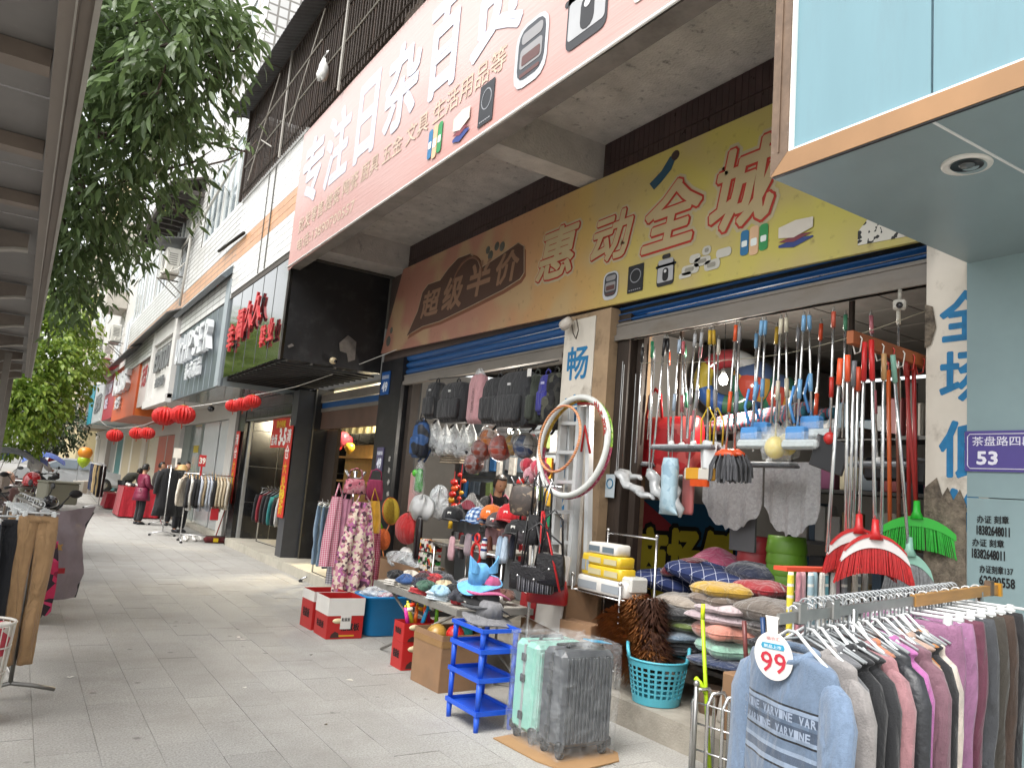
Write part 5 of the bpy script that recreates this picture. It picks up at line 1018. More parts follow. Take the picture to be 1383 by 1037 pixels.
def scooter(lab,loc,rz,body,s=1.,quilt=False,mirrors=True,trunk=None,group='scooters parked along the canopy'):
    t=thing('scooter',lab,'scooter',group,loc=loc,rz=rz);PB_=pla(body,r=.25,coat=.5);DK=pla('1b1b1d',r=.5)
    def bd(mb,nm,m_,par=t):
        o=obj(nm,mb.mesh(nm),m_,par);return o
    for x in(-.55,.6):
        R=Matrix.Rotation(pi/2,3,'X');m2=MB();m2.tube([(x+.205*cos(a),0,.25+.205*sin(a))for a in[i*pi/12 for i in range(24)]],.045,8,closed=True);w_=bd(m2,'tyre',DK)
        m2=MB();m2.lathe([(.02,-.03),(.17,-.02),(.18,0),(.17,.02),(.02,.03)],(x,0,.25),18,R);bd(m2,'rim',STEEL,w_)
    m2=MB();m2.tube([(.6,0,.3),(.5,0,.62),(.42,0,.98)],[.035,.04,.03],8);bd(m2,'fork',STEEL)
    m2=MB();ring(m2,[(.3,.1,.12),(.4,.14,.17),(.6,.12,.2,-.04),(.85,.09,.18,-.1),(.95,.05,.1,-.13)],16,c=(.5,0,0));bd(m2,'front_shield',PB_)
    m2=MB();m2.tube([(.6-.27*cos(a),0,.25+.27*sin(a))for a in[.3+i*.22 for i in range(10)]],.07,8,flat=.35);bd(m2,'front_mudguard',PB_)
    m2=MB();m2.box((.1,0,.3),(.6,.3,.06),bev=.02);bd(m2,'footboard',DK)
    m2=MB();ring(m2,[(.32,.28,.1,.1),(.45,.42,.15),(.6,.45,.16),(.72,.42,.14),(.76,.36,.1)],18,c=(-.42,0,0),sq=.7);bd(m2,'rear_body',PB_)
    m2=MB();ring(m2,[(.75,.38,.12),(.8,.4,.14),(.84,.36,.12),(.85,.2,.06)],18,c=(-.38,0,0),sq=.7);bd(m2,'seat',DK)
    m2=MB();m2.tube([(.34,-.34,1.0),(.38,-.2,1.03),(.42,0,1.02),(.38,.2,1.03),(.34,.34,1.0)],.016,8);hb=bd(m2,'handlebar',STEEL)
    for s_ in(-1,1):
        m2=MB();m2.tube([(.355,.26*s_,1.015),(.33,.36*s_,.995)],.022,8);bd(m2,'grip',DK,hb)
        if mirrors:m2=MB();m2.tube([(.38,.2*s_,1.03),(.4,.27*s_,1.14),(.38,.33*s_,1.2)],.007,6);m2.ball((.37,.38*s_,1.21),.07,10,6,(.25,1,.6));bd(m2,'mirror',DK,hb)
    m2=MB();m2.ball((.5,0,1.0),.1,12,8,(.9,1.1,.8));bd(m2,'headlamp',PB_);m2=MB();m2.ball((.57,0,.99),.06,10,6,(.5,1.1,.8));bd(m2,'headlamp_lens',pla('d9dcdc',r=.1))
    m2=MB();m2.ball((-.86,0,.66),.05,8,6,(.5,1.6,.7));bd(m2,'tail_lamp',pla('8f1416',r=.2))
    if quilt:
        QG=mat('quilt grey nylon','877c80',r=.55,v=.12,s=6,b=.4,bs=14);QP=pattern('quilt pink floral',['a81a45','b3224d','c23463','281a24','a81a45','7a1030'],11,r=.7,b=.5)
        m2=MB();m2.grid(lambda u,v:(.62+.1*sin(v*2.5)-.22*abs(u-.5)**1.5,(u-.5)*(.86-.42*sin(min(1,v*2.2)*pi*.5)*(1-.55*v)+.0*v)+.06+.05*sin(v*3),1.04-.82*v+(.06 if v<.05 else 0)*abs(u-.5)*2),16,14,two=.03);m2.v=[(a+.014*sin(b*23+c*9)+.01*sin(c*31),b+.008*sin(c*17),c)for a,b,c in m2.v];q=bd(m2,'windshield_quilt',QG)
        m2=MB();m2.tube([(.62+.1*sin(v*2.5)-.08,.5*(.86-.42*sin(min(1,v*2.2)*pi*.5)*(1-.55*v))+.06+.05*sin(v*3),1.04-.82*v)for v in[i/14 for i in range(15)]],.014,6);bd(m2,'quilt_piping',DK,q);bd(MB().box((.745,.12,.5),(.01,.14,.05)),'red_label',pnt('9c1c24'),q)
        m2=MB();m2.grid(lambda u,v:(.82+.08*sin(v*2.5),(u-.5)*.3-.11,.78-.64*v+.02*sin(u*20)*sin(v*14)),24,18,two=.05);bd(m2,'quilt_lining',QP,q)
        m2=MB();m2.prism([(.735-.0,+.1+.05*cos(a)*(1 if i % 2 else .45),.72+.05*sin(a)*(1 if i % 2 else .45))for i,a in enumerate([k*pi/5 for k in range(10)])],(.01,0,0));bd(m2,'star_patch',pnt('b08a4a'),q)
    if trunk:
        m2=MB();m2.box((-.78,0,1.0),(.4,.46,.32),bev=.02);tk=bd(m2,'top_box',pla(trunk,r=.5));m2=MB();m2.box((-.78,0,1.17),(.42,.48,.03),bev=.01);bd(m2,'lid',pla(trunk,r=.5),tk)
    return t
scooter('red scooter with grey star-patched windshield quilt behind the khaki trousers',(.06,9.25,0),-1.15,'8e1f24',quilt=True)
scooter('black scooter carrying a white box behind the trouser rack',(-.05,11.2,0),.3,'26262a',trunk='c4c2bc')
scooter('scooter with an olive grey cargo box under the canopy',(.35,14.6,0),1.9,'6e6a5c',trunk='6f6d5e')
scooter('dark scooter with a pinkish seat beside the cargo box',(-.1,17.5,0),1.3,'4a3532',trunk='8a7f74')
scooter('white scooter under the blue sunshade',(-.3,21,0),1.5,'b9b7b2')
scooter('black motorbike carrying the rider in white',(.55,25.5,0),.4,'202124',trunk=None)
# helmets
for p,c,l in(((.26,15.0,1.05),'a01c22','red crash helmet lying on the cargo scooter'),((-.1,17.1,.98),'b28a74','salmon crash helmet lying on the dark scooter')):
    m2=MB();m2.lathe([(.125,.0),(.135,.05),(.13,.13),(.09,.2),(.03,.225),(.002,.228)],p,16,sy=1.1);m2.lathe([(.14,.03),(.143,.05),(.135,.06)],p,16,sy=1.12);solo('crash_helmet',m2,pla(c,r=.15,coat=.5),l,'helmet','crash helmets')
# sunshade canopies of parked scooters
for(p,c,l)in(((.15,25.5,1.2),'24448a','blue scooter sunshade nearest the canopy post'),((-.2,24.0,1.25),'26272c','black speckled scooter sunshade left of the blue one'),((.75,29.5,1.2),'3a5aa6','lighter blue scooter sunshade behind the rider')):
    T=thing('sunshade',l,'umbrella','scooter sunshades',loc=p)
    m2=MB();m2.grid(lambda u,v:(p[0]+(u-.5)*1.2,p[1]+(v-.5)*1.0,p[2]+.42-.95*(u-.5)**2-.6*(v-.5)**2),12,10,two=.006);m2.build('shade_cloth',fab(c,r=.6,v=.2),T)
    for q in(-.4,0,.4):m2=MB();m2.tube([(p[0]+(u-.5)*1.2,p[1]+q,p[2]+.405-.95*(u-.5)**2-.6*q*q)for u in[i/8 for i in range(9)]],.007,5);m2.build('rib',STEEL,T)
    MB().tube([(p[0]-.2,p[1],p[2]-.6),(p[0],p[1],p[2]+.4)],.012,6).build('stay',STEEL,T)
# rider in white seen from behind, seated
person('rider in a white jacket and dark cap seated on the black motorbike',(.5,25.6,.1),2.6,1.62,'b9b6b0','202126',J=dict(pel=(0,0,.82),wai=(0,-.02,.96),knl=(.2,-.32,.62),anl=(.2,-.2,.22),tol=(.2,-.32,.18),hil=(.1,0,.8),knr=(-.2,-.32,.62),anr=(-.2,-.2,.22),tor=(-.2,-.32,.18),hir=(-.1,0,.8),ell=(.26,-.12,1.05),wrl=(.22,-.36,1.0),hal=(.22,-.44,1.0),elr=(-.26,-.12,1.05),wrr=(-.22,-.36,1.0),har=(-.22,-.44,1.0)),bulk=1.15)
# ================================================================ far pavement: racks, people, lanterns, car
# gold rack by the white shop
rod_rack('clothes_rack','chrome rack of cream and black tops outside the white shop',(3.05,17.25),(3.92,17.2),1.42,CHROME,feet=.28)
GR='tops on the rack outside the white shop'
cols=['d3cabb','15151a','c9c6c0','15151a','1b1b1e','b3b8c2','8f7f66','a9afb8','aab0bb','17171a','b7a98f','c4b9a2','b5a68b','cfc8ba']
for k,c in enumerate(cols):
    x=3.0+.065*k
    if k==0:shirt('sweater','cream knit top facing out at the end of the white shop rack',(3.0,17.2,1.44),1.0,fab(c),W=.44,L=.62,sl=.5,group=GR,hm=HANGW,sd=k)
    else:shirt('sweater','%s top in the white shop rack, %s from the cream one' %({'1':'black','c':'pale','b':'beige grey','8':'brown','a':'silver grey'}[c[0]],ORD[k]),(x,17.22,1.44),1.45,fab(c),W=.42,L=.6+.05*(k % 3),sl=.48,group=GR,hm=HANGW,sd=k)
def board_sign(lab,p,w_,h,c,txt=None,tc='e8e4de',stick=.3,name='price_board'):
    t=thing(name,lab,'sign',loc=p);MB().box((p[0],p[1],p[2]+h/2),(w_,.015,h)).build('board',pnt(c),t)
    if stick:MB().box((p[0],p[1],p[2]-stick/2),(.035,.012,stick)).build('stick',pnt(c),t)
    if txt:m2=MB();text(m2,txt,(p[0]-w_*.4,p[1]-.009,p[2]+h*.25),(1,0,0),(0,0,1),w=w_*.8,h=h*.5,bold=.04);m2.build('lettering',pnt(tc),t)
board_sign('red price board standing on the chrome clothes rack',(3.28,17.2,1.58),.14,.24,'b5232c','39',stick=.2)
board_sign('white blank price board on a yellow clip above the black coats',(3.0,18.6,1.72),.16,.22,'d5d3cd',None,stick=.2)
# straw hat and bags about the rack
m2=MB();m2.lathe([(.17,0),(.1,.02),(.09,.09),(.05,.115),(.002,.12)],(2.98,17.6,1.47),18);solo('straw_hat',m2,mat('straw','b08f5c',v=.2,s=40),'straw hat lying over the end of the chrome rack','hat')
m2=MB();m2.box((3.62,17.0,.62),(.16,.05,.24),bev=.01);m2.tube(arc((3.62,17.0,.74),.05,0,pi,8),.006,5);solo('red_bag',m2,pnt('a81c26'),'small red shopping bag hanging below the cream tops','bag')
for k,(x,y)in enumerate(((3.2,17.5),(3.4,17.6),(3.55,17.7),(3.3,17.9))):
    m2=MB();m2.tube([(x,y+.1,.04),(x,y,.05),(x,y-.1,.045),(x,y-.15,.03)],[.03,.045,.04,.02],8,flat=.9);m2.lathe([(.035,.04),(.04,.11)],(x,y+.06,0),10);solo('white_shoe',m2,pla('cfccc6'),'white shoe under the chrome clothes rack, %s' %['nearest the pavement','second along','third along','behind the others'][k],'shoe','white shoes under the rack')
# long black coats and person behind
GB='long black coats beside the white shop rack'
ring_c=[(-.06,.06,.04),(-.1,.2,.06),(-.2,.24,.1),(-.5,.22,.1),(-.9,.25,.12),(-1.12,.28,.13)]
for k,(x,y)in enumerate(((2.92,18.7),(3.1,18.9))):
    T=thing('black_coat',['long black coat hanging at the front of its rail','long black coat hanging behind the first one'][k],'coat',GB,loc=(x,y,1.55),rz=.3)
    m2=MB();ring(m2,ring_c,22,.15,5,k);o=obj('cloth',m2.mesh('cloth'),fab('131317'),T)
    m2=MB()
    for s_ in(-1,1):m2.tube([(.2*s_,0,-.14),(.25*s_,0,-.35),(.26*s_,.01,-.65)],[.07,.06,.05],10)
    obj('sleeve',m2.mesh('sleeve'),fab('131317'),T);hanger(T,.36,HANGW)
rod_rack('clothes_rack','rack carrying the long black coats and jeans',(2.9,18.5),(3.3,21.6),1.54,CHROME,feet=.25)
for k in range(8):trousers('hanging_trousers','jeans on the long coat rack, %s from the black coats' % ORD[k],(3.0+.05*k,19.3+.28*k,1.5),1.3,fab(['2c3441','3d4856','58626e','262a33','46505d','6b7480','2b2f37','3a4450'][k]),W=.2,L=1.0,group='jeans on the coat rack',sd=30+k)
person('shopper with black hair half hidden behind the black coats',(3.4,19.6,.0),.5,1.66,'1c1c20','15151a')
person('second shopper in black beside the white price board',(3.55,21.6,0),-.3,1.62,'17171b','15151a')
# woman in quilted maroon coat
PUF=mat('quilted maroon nylon','6d1434',r=.5,v=.15,s=4,b=.9,bs=5,aniso=(.5,.5,7))
person('person in a quilted maroon coat and black trousers walking along the stalls',(2.78,21.6,0),1.9,1.52,topm=PUF,bottom='121216',long=.22,bulk=1.12,J=dict(ell=(.24,-.02,1.05),wrl=(.16,-.2,.98),hal=(.12,-.26,.97),elr=(-.24,-.02,1.05),wrr=(-.16,-.2,.98),har=(-.12,-.26,.97)))
# red covered stalls
def stall(lab,p,d,c,h,goods):
    t=thing('covered_stall',lab,'table','red covered stalls',loc=p);x,y=p[0],p[1]
    MB().box((x,y,h-.015),(d[0],d[1],.03)).build('table_top',pnt('8f1c20'),t)
    m2=MB();P_=[(-1,-1),(1,-1),(1,1),(-1,1)];n_=40
    def f(u,v):
        q=u*4;i=int(q)% 4;a,b_=P_[i],P_[(i+1)% 4];w_=q-int(q);k_=1.02+.12*v+.03*sin(u*90)*v
        return(x+(a[0]+(b_[0]-a[0])*w_)*d[0]/2*k_,y+(a[1]+(b_[1]-a[1])*w_)*d[1]/2*k_,h-.0-v*(h-.05))
    m2.grid(f,80,5);m2.build('cloth_skirt',fab(c),t)
    return t
stall('tall red cloth covered stall beside the maroon coat',(3.05,24.5,0),(.9,1.4),'9c1222',.85,3)
stall('low red cloth covered stall in front of the trouser rack',(2.95,28,0),(.8,1.2),'8c1020',.5,2)
for k in range(12):
    x,y=2.75+.11*(k % 6),24.1+.5*(k//6);m2=MB();m2.tube([(x,y+.1,.9),(x,y,.905),(x,y-.14,.89)],[.03,.05,.03],8);solo('stall_shoe',m2,pla(['d2cfc8','1a1a1c','c8c4bc'][k % 3]),'%s shoe on the tall red stall, %s in the row' %(['white','black','cream'][k % 3],ORD[k]),'shoe','shoes on the red stall')
person('bending shopper in an olive jacket over the red stall',(2.85,26.2,0),2.2,1.62,'3a3a30','131316',J=dict(wai=(0,-.1,1.0),che=(0,-.28,1.1),nec=(0,-.42,1.16),hea=(0,-.52,1.2),shl=(.17,-.3,1.13),shr=(-.17,-.3,1.13),ell=(.22,-.35,.9),wrl=(.18,-.5,.78),hal=(.17,-.56,.74),elr=(-.22,-.35,.9),wrr=(-.18,-.5,.78),har=(-.17,-.56,.74)),bulk=1.15)
person('dark haired shopper standing behind the maroon coat',(3.5,24.0,0),.8,1.6,'2b2522','1b1b20')
# far trouser racks
rod_rack('clothes_rack','far rack of tan and black trousers',(2.35,27.5),(2.6,35.5),1.4,CHROME,feet=.4)
CC=['16161a','a58d62','a58d62','1a1a1c','17171a','a89068','b59b70','a58d62','c0a880','2a2c34','1d2a4f','3a3a44','2a355c','1d2a4f','4a4a52']
for k,c in enumerate(CC):trousers('hanging_trousers','%s trousers on the far rack, %s from the near end' %({'1':'dark','2':'dark','a':'tan','b':'light tan','c':'pale','3':'grey','4':'grey'}[c[0]],ORD[k]),(2.36+.016*k,27.8+.5*k,1.4),.9,fab(c),W=.3,L=1.05,group='trousers on the far rack',sd=60+k)
# leaning display boards and balloons beyond
for k in range(4):m2=MB();m2.box((2.3+.2*k,37+.5*k,.3),(.4,.05,.55),R=Matrix.Rotation(.35,3,'X'));solo('display_board',m2,pnt(['c4c0b8','a89c90','b9b3aa','a0968a'][k]),'pale leaning display board at the street end, %s' %['nearest','second','third','farthest'][k],'board','leaning display boards')
def balloon(lab,p,r_,c,group):
    t=thing('balloon',lab,'balloon',group,loc=p);m2=MB();m2.lathe([(.01,-1.12*r_),(.3*r_,-.95*r_),(.7*r_,-.6*r_),(.95*r_,-.1*r_),(r_,.25*r_),(.85*r_,.68*r_),(.5*r_,.95*r_),(.002,1.03*r_)],p,16);m2.build('skin',pla(c,r=.2),t)
    m2=MB();m2.lathe([(.012,-1.18*r_),(.03*r_+.005,-1.12*r_)],p,8);m2.build('knot',pla(c),t)
balloon('orange balloon at the far end of the trouser rack',(2.321,36.000,1.682),.28,'d2862a','balloons at the far rack');balloon('lime balloon below the orange one at the far rack',(2.309,36.000,1.379),.24,'9fb82a','balloons at the far rack')
# paper lanterns on a line
LRED=mat('red paper lantern','b3140f',r=.6,v=.12,s=5)
def lantern(lab,p,r_):
    t=thing('paper_lantern',lab,'lantern','red paper lanterns on the line',loc=p);m2=MB();n_=40
    def f(u,v):
        a=2*pi*u;ph=pi*v;k_=1+.07*(1 if int(u*n_+.01)% 2 else-1)*sin(ph);return(p[0]+r_*1.08*sin(ph)**.8*cos(a)*k_,p[1]+r_*1.08*sin(ph)**.8*sin(a)*k_,p[2]-r_*.86*cos(ph)+.05*r_*sin(8*ph)*sin(a*10))
    m2.grid(f,n_,12,smooth=False);m2.build('paper_globe',LRED,t)
    MB().lathe([(r_*.22,r_*.8),(r_*.22,r_*.95)],p,10).build('top_cap',pnt('8f6a1a'),t)
    MB().tube([(p[0],p[1],p[2]+r_*.95),(p[0],p[1],p[2]+r_*1.3)],.004,4).build('cord',pnt('2a2a2a'),t)
    MB().tube([(p[0],p[1],p[2]-r_*.86),(p[0]+.01,p[1],p[2]-r_*1.15),(p[0],p[1],p[2]-r_*1.35)],[r_*.05,r_*.07,r_*.03],6).build('tassel',pnt('b8401a'),t)
for l,p,r_ in(('largest red lantern, left of the big pair under the orange sign',(2.060,14.600,2.397),.18),('right one of the big lantern pair under the orange sign',(2.291,14.200,2.435),.18),('leftmost of three small lanterns by the black grille',(2.837,13.000,2.599),.11),('middle of three small lanterns by the black grille',(2.893,12.600,2.610),.115),('rightmost of three small lanterns by the black grille',(2.963,12.300,2.651),.115),('single red lantern far along the line',(2.196,24.000,2.229),.19),('left of the far lantern pair',(2.514,22.000,2.287),.165),('right of the far lantern pair',(2.631,21.000,2.281),.16)):lantern(l,p,r_)
def wire(lab,pts,r_=.006,c='c9c7c2',name='wire'):
    P_=[]
    for i in range(len(pts)-1):
        a,b_=Vector(pts[i]),Vector(pts[i+1])
        for k in range(8):u=k/8;q=a.lerp(b_,u);q.z-=.12*sin(pi*u)*(a-b_).length*.06;P_.append(q)
    P_.append(Vector(pts[-1]));m2=MB();m2.tube(P_,r_,5);return solo(name,m2,pla(c),lab,'wire')
wire('thin white line carrying the red lanterns along the shop fronts',[(4.25,9.9,3.42),(3.527,12.000,2.943),(2.952,12.300,2.743),(2.825,13.000,2.695),(2.182,14.500,2.538),(2.516,21.500,2.466),(2.168,24.000,2.432),(2.6,36,3.2)])
wire('dark cable crossing the street behind the green tree',[(0.305,22.000,3.323),(1.296,30.000,3.873),(2.8,33,4.5)],.01,'3a3a38')
# camera domes and lamps on the black box
for l,p,r_ in(('cream dome camera on the black side panel',(3.565,10.500,3.214),.055),('black dome camera under the white shop lintel',(3.176,16.500,2.754),.07)):
    t=thing('dome_camera',l,'camera',loc=p);MB().ball(p,r_,14,8,(1,1,.9)).build('housing',pla('b8a888' if 'cream' in l else '1a1a1c',r=.3),t);MB().ball((p[0]+.02,p[1]-r_*.75,p[2]-.01),r_*.5,10,6).build('lens',pla('121214',r=.1),t);MB().box((p[0],p[1]+r_,p[2]),(.03,.05,.03)).build('mount',pla('8a8070'),t)
# hollow plates 49
def plate(lab,p,w_,h,c,t1,t2,name='number_plate'):
    t=thing(name,lab,'sign',loc=p);MB().b2((p[0],p[1]-w_/2,p[2]),(p[0]+.01,p[1]+w_/2,p[2]+h)).build('plate',pnt(c,r=.4),t)
    m2=MB();text(m2,t1,(p[0]-.003,p[1]+w_*.4,p[2]+h*.68),*YU,w=w_*.8,h=h*.16,bold=.02);text(m2,t2,(p[0]-.003,p[1]+w_*.3,p[2]+h*.15),*YU,w=w_*.6,h=h*.38,bold=.05);m2.build('lettering',pnt('d8dce4'),t)
plate('small blue plate reading 49 at the top of the black pillar',(4.325,10.36,2.82),.3,.34,'1a4f8f','茶盘路四段','49')
plate('small grey violet plate reading 49 lower on the black pillar',(4.325,10.28,1.72),.24,.34,'4a4663','茶盘路四段','49')
# parked silver car at the end
def car(lab,loc,rz,c):
    t=thing('parked_car',lab,'car',loc=loc,rz=rz);PC=pla(c,r=.25,coat=.6);GL=mat('car glass','59636b',r=.05,v=.2,s=2)
    side=[(-2.2,.35),(-2.25,.6),(-2.15,.85),(-1.5,.95),(-.9,1.3),(-.3,1.44),(.4,1.44),(.95,1.2),(1.35,.98),(2.1,.85),(2.25,.6),(2.2,.35)]
    def bd(m2,nm,m_,par=t):return obj(nm,m2.mesh(nm),m_,par)
    vs=[];ys=(-.86,-.8,0,.8,.86);m2=MB();rows=[]
    for j,yy in enumerate(ys):
        rows.append([(x,yy*(1-.16*max(0,(z-.95)/.5)),z-.0)for x,z in side])
    n_=len(side);vs=[p for r_ in rows for p in r_];fs=[(j*n_+i,j*n_+i+1,(j+1)*n_+i+1,(j+1)*n_+i)for j in range(4)for i in range(n_-1)]+[tuple(range(n_)),tuple(range(4*n_,5*n_))[::-1],]
    m2.smooth=False;m2.add(vs,fs);m2.box((0,0,.32),(4.2,1.6,.14));bd(m2,'body',PC)
    for s_ in(-1,1):
        for P_ in([(-1.25,.98),(-.85,1.24),(-.32,1.36),(-.3,.98)],[(-.22,.98),(-.22,1.37),(.38,1.37),(.82,1.18),(1.1,.98)]):
            m2=MB();m2.prism([(x,s_*(.885-.14*max(0,(z-.95)/.5)),z)for x,z in P_],(0,s_*.004,0));bd(m2,'side_window',GL)
        for x in(-.26,.6):m2=MB();m2.box((x,s_*.872,.72),(.008,.006,.5));bd(m2,'door_gap',BLK)
        for x in(-.45,.35):m2=MB();m2.box((x,s_*.885,.86),(.16,.02,.025),bev=.005);bd(m2,'door_handle',PC)
        for x in(-1.4,1.38):
            m2=MB();m2.lathe([(.2,-.1),(.3,-.1),(.32,-.05),(.32,.05),(.3,.1),(.2,.1)],(x,s_*.78,.32),20,Matrix.Rotation(pi/2,3,'X'),caps=False);w_=bd(m2,'tyre',BLK);m2=MB();m2.lathe([(.02,-.09),(.2,-.08),(.21,0),(.2,.08),(.02,.09)],(x,s_*.78,.32),16,Matrix.Rotation(pi/2,3,'X'));bd(m2,'rim',STEEL,w_)
        m2=MB();m2.ball((2.12,s_*.6,.72),.12,10,6,(.6,1.4,.6));bd(m2,'headlight',pla('d0d4d6',r=.1));m2=MB();m2.ball((-2.16,s_*.6,.76),.11,10,6,(.5,1.4,.6));bd(m2,'tail_light',pla('8a1518',r=.2))
    m2=MB();m2.prism([(1.34,-.7,1.0),(.97,-.62,1.2),(.97,.62,1.2),(1.34,.7,1.0)],(.012,0,.014));bd(m2,'windscreen',GL);m2=MB();m2.prism([(-1.47,-.7,.97),(-.92,-.62,1.29),(-.92,.62,1.29),(-1.47,.7,.97)],(-.012,0,.014));bd(m2,'rear_window',GL)
    return t
car('silver grey saloon car parked across the end of the pavement',(2.3,41.5,0),pi-.15,'9b9ea1')
car('dark car further along the road behind the silver one',(-3,52,0),1.4,'2b3036')
person('far pedestrian in a red hood beyond the silver car',(1.6,47,0),.4,1.65,'8d1f22','1b1b20')
person('far pedestrian in black beside the red hood',(2.3,49,0),2.8,1.65,'1c1c20','1b1b20')
# road edge kerb line far
mb=MB();mb.box((1.2,41.0,.03),(8,.25,.1));struct('kerb',mb,STEP2)
# ================================================================ goods on the pavement
def wrap_box(mb,lo,hi,amp=.006,sd=0,n=9):
    rg=random.Random(sd);cx,cy=(lo[0]+hi[0])/2,(lo[1]+hi[1])/2;a,b_=(hi[0]-lo[0])/2,(hi[1]-lo[1])/2
    P_=[(-1,-1),(1,-1),(1,1),(-1,1)]
    def f(u,v):
        q=u*4;i=int(q)% 4;p0,p1=P_[i],P_[(i+1)% 4];w_=q-int(q);k_=amp*sin(u*31+v*3+sd)+amp*.7*sin(u*17-v*5)
        top=.985 if v>.97 else 1
        return(cx+(p0[0]+(p1[0]-p0[0])*w_)*(a+k_)*top,cy+(p0[1]+(p1[1]-p0[1])*w_)*(b_+k_)*top,lo[2]+(hi[2]-lo[2])*v)
    mb.grid(f,64,16);z=hi[2]
    mb.grid(lambda u,v:(cx+(u*2-1)*a,cy+(v*2-1)*b_,z+.012*sin(u*13+sd)*sin(v*9)+.006),10,8)
    for k in range(5):   # gathered corners of the bag
        x,y=lo[0]+(hi[0]-lo[0])*rg.random(),hi[1]if k % 2 else lo[1]
        mb.grid(lambda u,v:(x+(u-.5)*.14,y+.02*sin(u*9)+v*.01,z-.02+.07*v*sin(pi*u)+.01*sin(u*30)),10,4)
FILM=film('suitcase film','e2e6e8',.1,.08)
def suitcase(lab,lo,hi,c,ribs=True,c2=None,film_=True):
    t=thing('suitcase',lab,'suitcase','suitcases on the cardboard sheet',loc=((lo[0]+hi[0])/2,(lo[1]+hi[1])/2,lo[2]));SC=pla(c,r=.35,v=.06);DK=pla('1e2022',r=.45)
    x0,y0,x1,y1=lo[0]+.01,lo[1]+.015,hi[0]-.01,hi[1]-.015;z0,z1=lo[2]+.06,hi[2]-.01
    MB().box(((x0+x1)/2,(y0+y1)/2,(z0+z1)/2),(x1-x0,y1-y0,z1-z0),bev=.03).build('shell',SC,t)
    if ribs:
        n_=13
        for i in range(n_):
            x=x0+.035+(x1-x0-.07)*i/(n_-1)
            for yy in(y0-.004,y1+.004):MB().box((x,yy,(z0+z1)/2),(.02,.012,(z1-z0)-.07),bev=.004).build('rib',SC,t)
    else:
        for i in range(4):
            x=x0+.06+(x1-x0-.12)*i/3
            for yy in(y0-.003,y1+.003):MB().box((x,yy,(z0+z1)/2),(.05,.01,(z1-z0)-.1),bev=.004).build('rib',SC,t)
    m2=MB();ym=(y0+y1)/2;m2.b2((x0-.003,ym-.012,z0+.02),(x0+.01,ym+.012,z1-.02));m2.b2((x1-.01,ym-.012,z0+.02),(x1+.003,ym+.012,z1-.02));m2.b2((x0+.02,ym-.012,z1-.01),(x1-.02,ym+.012,z1+.003));m2.build('zip_band',pla('8b8f8f' if c2 else '2c2e30'),t)
    for zz in(z0+.1,z0+.33,z1-.1):MB().box((x0-.008,ym,zz),(.014,.045,.05),bev=.004).build('latch',DK,t)
    m2=MB();m2.tube([((x0+x1)/2-.09,ym,z1),((x0+x1)/2-.08,ym,z1+.025),((x0+x1)/2+.08,ym,z1+.025),((x0+x1)/2+.09,ym,z1)],.012,8);m2.build('carry_handle',DK,t)
    MB().box(((x0+x1)/2,y1-.03,z1+.006),(.22,.03,.018),bev=.005).build('trolley_handle',DK,t)
    for x in(x0+.04,x1-.04):
        for y in(y0+.04,y1-.04):
            MB().box((x,y,lo[2]+.05),(.05,.05,.03),bev=.006).build('wheel_housing',DK,t);MB().lathe([(.006,-.016),(.024,-.016),(.026,0),(.024,.016),(.006,.016)],(x,y,lo[2]+.026),12,Matrix.Rotation(pi/2,3,'Y')).build('wheel',DK,t)
    for x in(x0+.02,x1-.02):
        for y in(y0+.02,y1-.02):MB().box((x,y,z0+.02),(.05,.05,.06),bev=.012).build('corner_guard',DK,t)
    if film_:m2=MB();wrap_box(m2,(lo[0]-.012,lo[1]-.012,lo[2]+.01),(hi[0]+.012,hi[1]+.012,hi[2]+.03),sd=len(lab));m2.build('plastic_wrap',FILM,t)
    return t
s1=suitcase('dark grey ribbed suitcase wrapped in clear film',(2.956,3.87,.02),(3.385,4.135,.66),'43464a')
MB().box((3.28,3.96,.695),(.16,.1,.004),R=Matrix.Rotation(.12,3,'Y')).build('blue_label',pnt('2f92b8',r=.3),s1)
suitcase('mint green suitcase wrapped in clear film behind the grey one',(2.95,4.155,.02),(3.38,4.44,.65),'7fb5a6',ribs=False,c2=1)
CARD=mat('corrugated cardboard','9b7a55',r=.9,v=.1,s=5,b=.1,bs=40,dirt=.2,dc=(.25,.18,.12));CARDD=mat('brown carton','83654a',r=.85,v=.14,s=4,dirt=.35,dc=(.18,.13,.09),ds=5)
m2=MB();m2.prism([(2.83,4.4,.014),(2.86,3.95,.014),(2.94,3.72,.014),(3.36,3.78,.014),(3.45,3.9,.014),(3.42,4.48,.014)],(0,0,.008));solo('cardboard_sheet',m2,CARD,'flattened cardboard sheet under the two suitcases','cardboard')
# blue plastic shelf
BLP=pla('1f52c4',r=.35,v=.05)
SF=thing('plastic_shelf','bright blue four tier plastic shelf on the pavement','shelf',loc=(2.91,4.74,0));X0,X1,Y0,Y1=2.785,3.045,4.55,4.93
for x in(X0,X1):
    for y in(Y0,Y1):
        for k in range(4):
            za,zb_=((0,.115),(.145,.325),(.355,.51),(.54,.66))[k]
            m2=MB();m2.lathe([(.017,za),(.02,zb_)]if k else[(.016,za),(.021,zb_)],(x,y,0),10);m2.build('post',BLP,SF)
for z in(.115,.325,.51):
    m2=MB();m2.b2((X0-.005,Y0-.005,z),(X1+.005,Y1+.005,z+.008))
    for a,b_ in(((X0-.024,Y0-.026),(X1+.024,Y0-.012)),((X0-.024,Y1+.012),(X1+.024,Y1+.026)),((X0-.024,Y0-.011),(X0-.012,Y1+.011)),((X1+.012,Y0-.011),(X1+.024,Y1+.011))):m2.b2((*a,z),(*b_,z+.03))
    m2.build('tray',BLP,SF)
m2=MB()
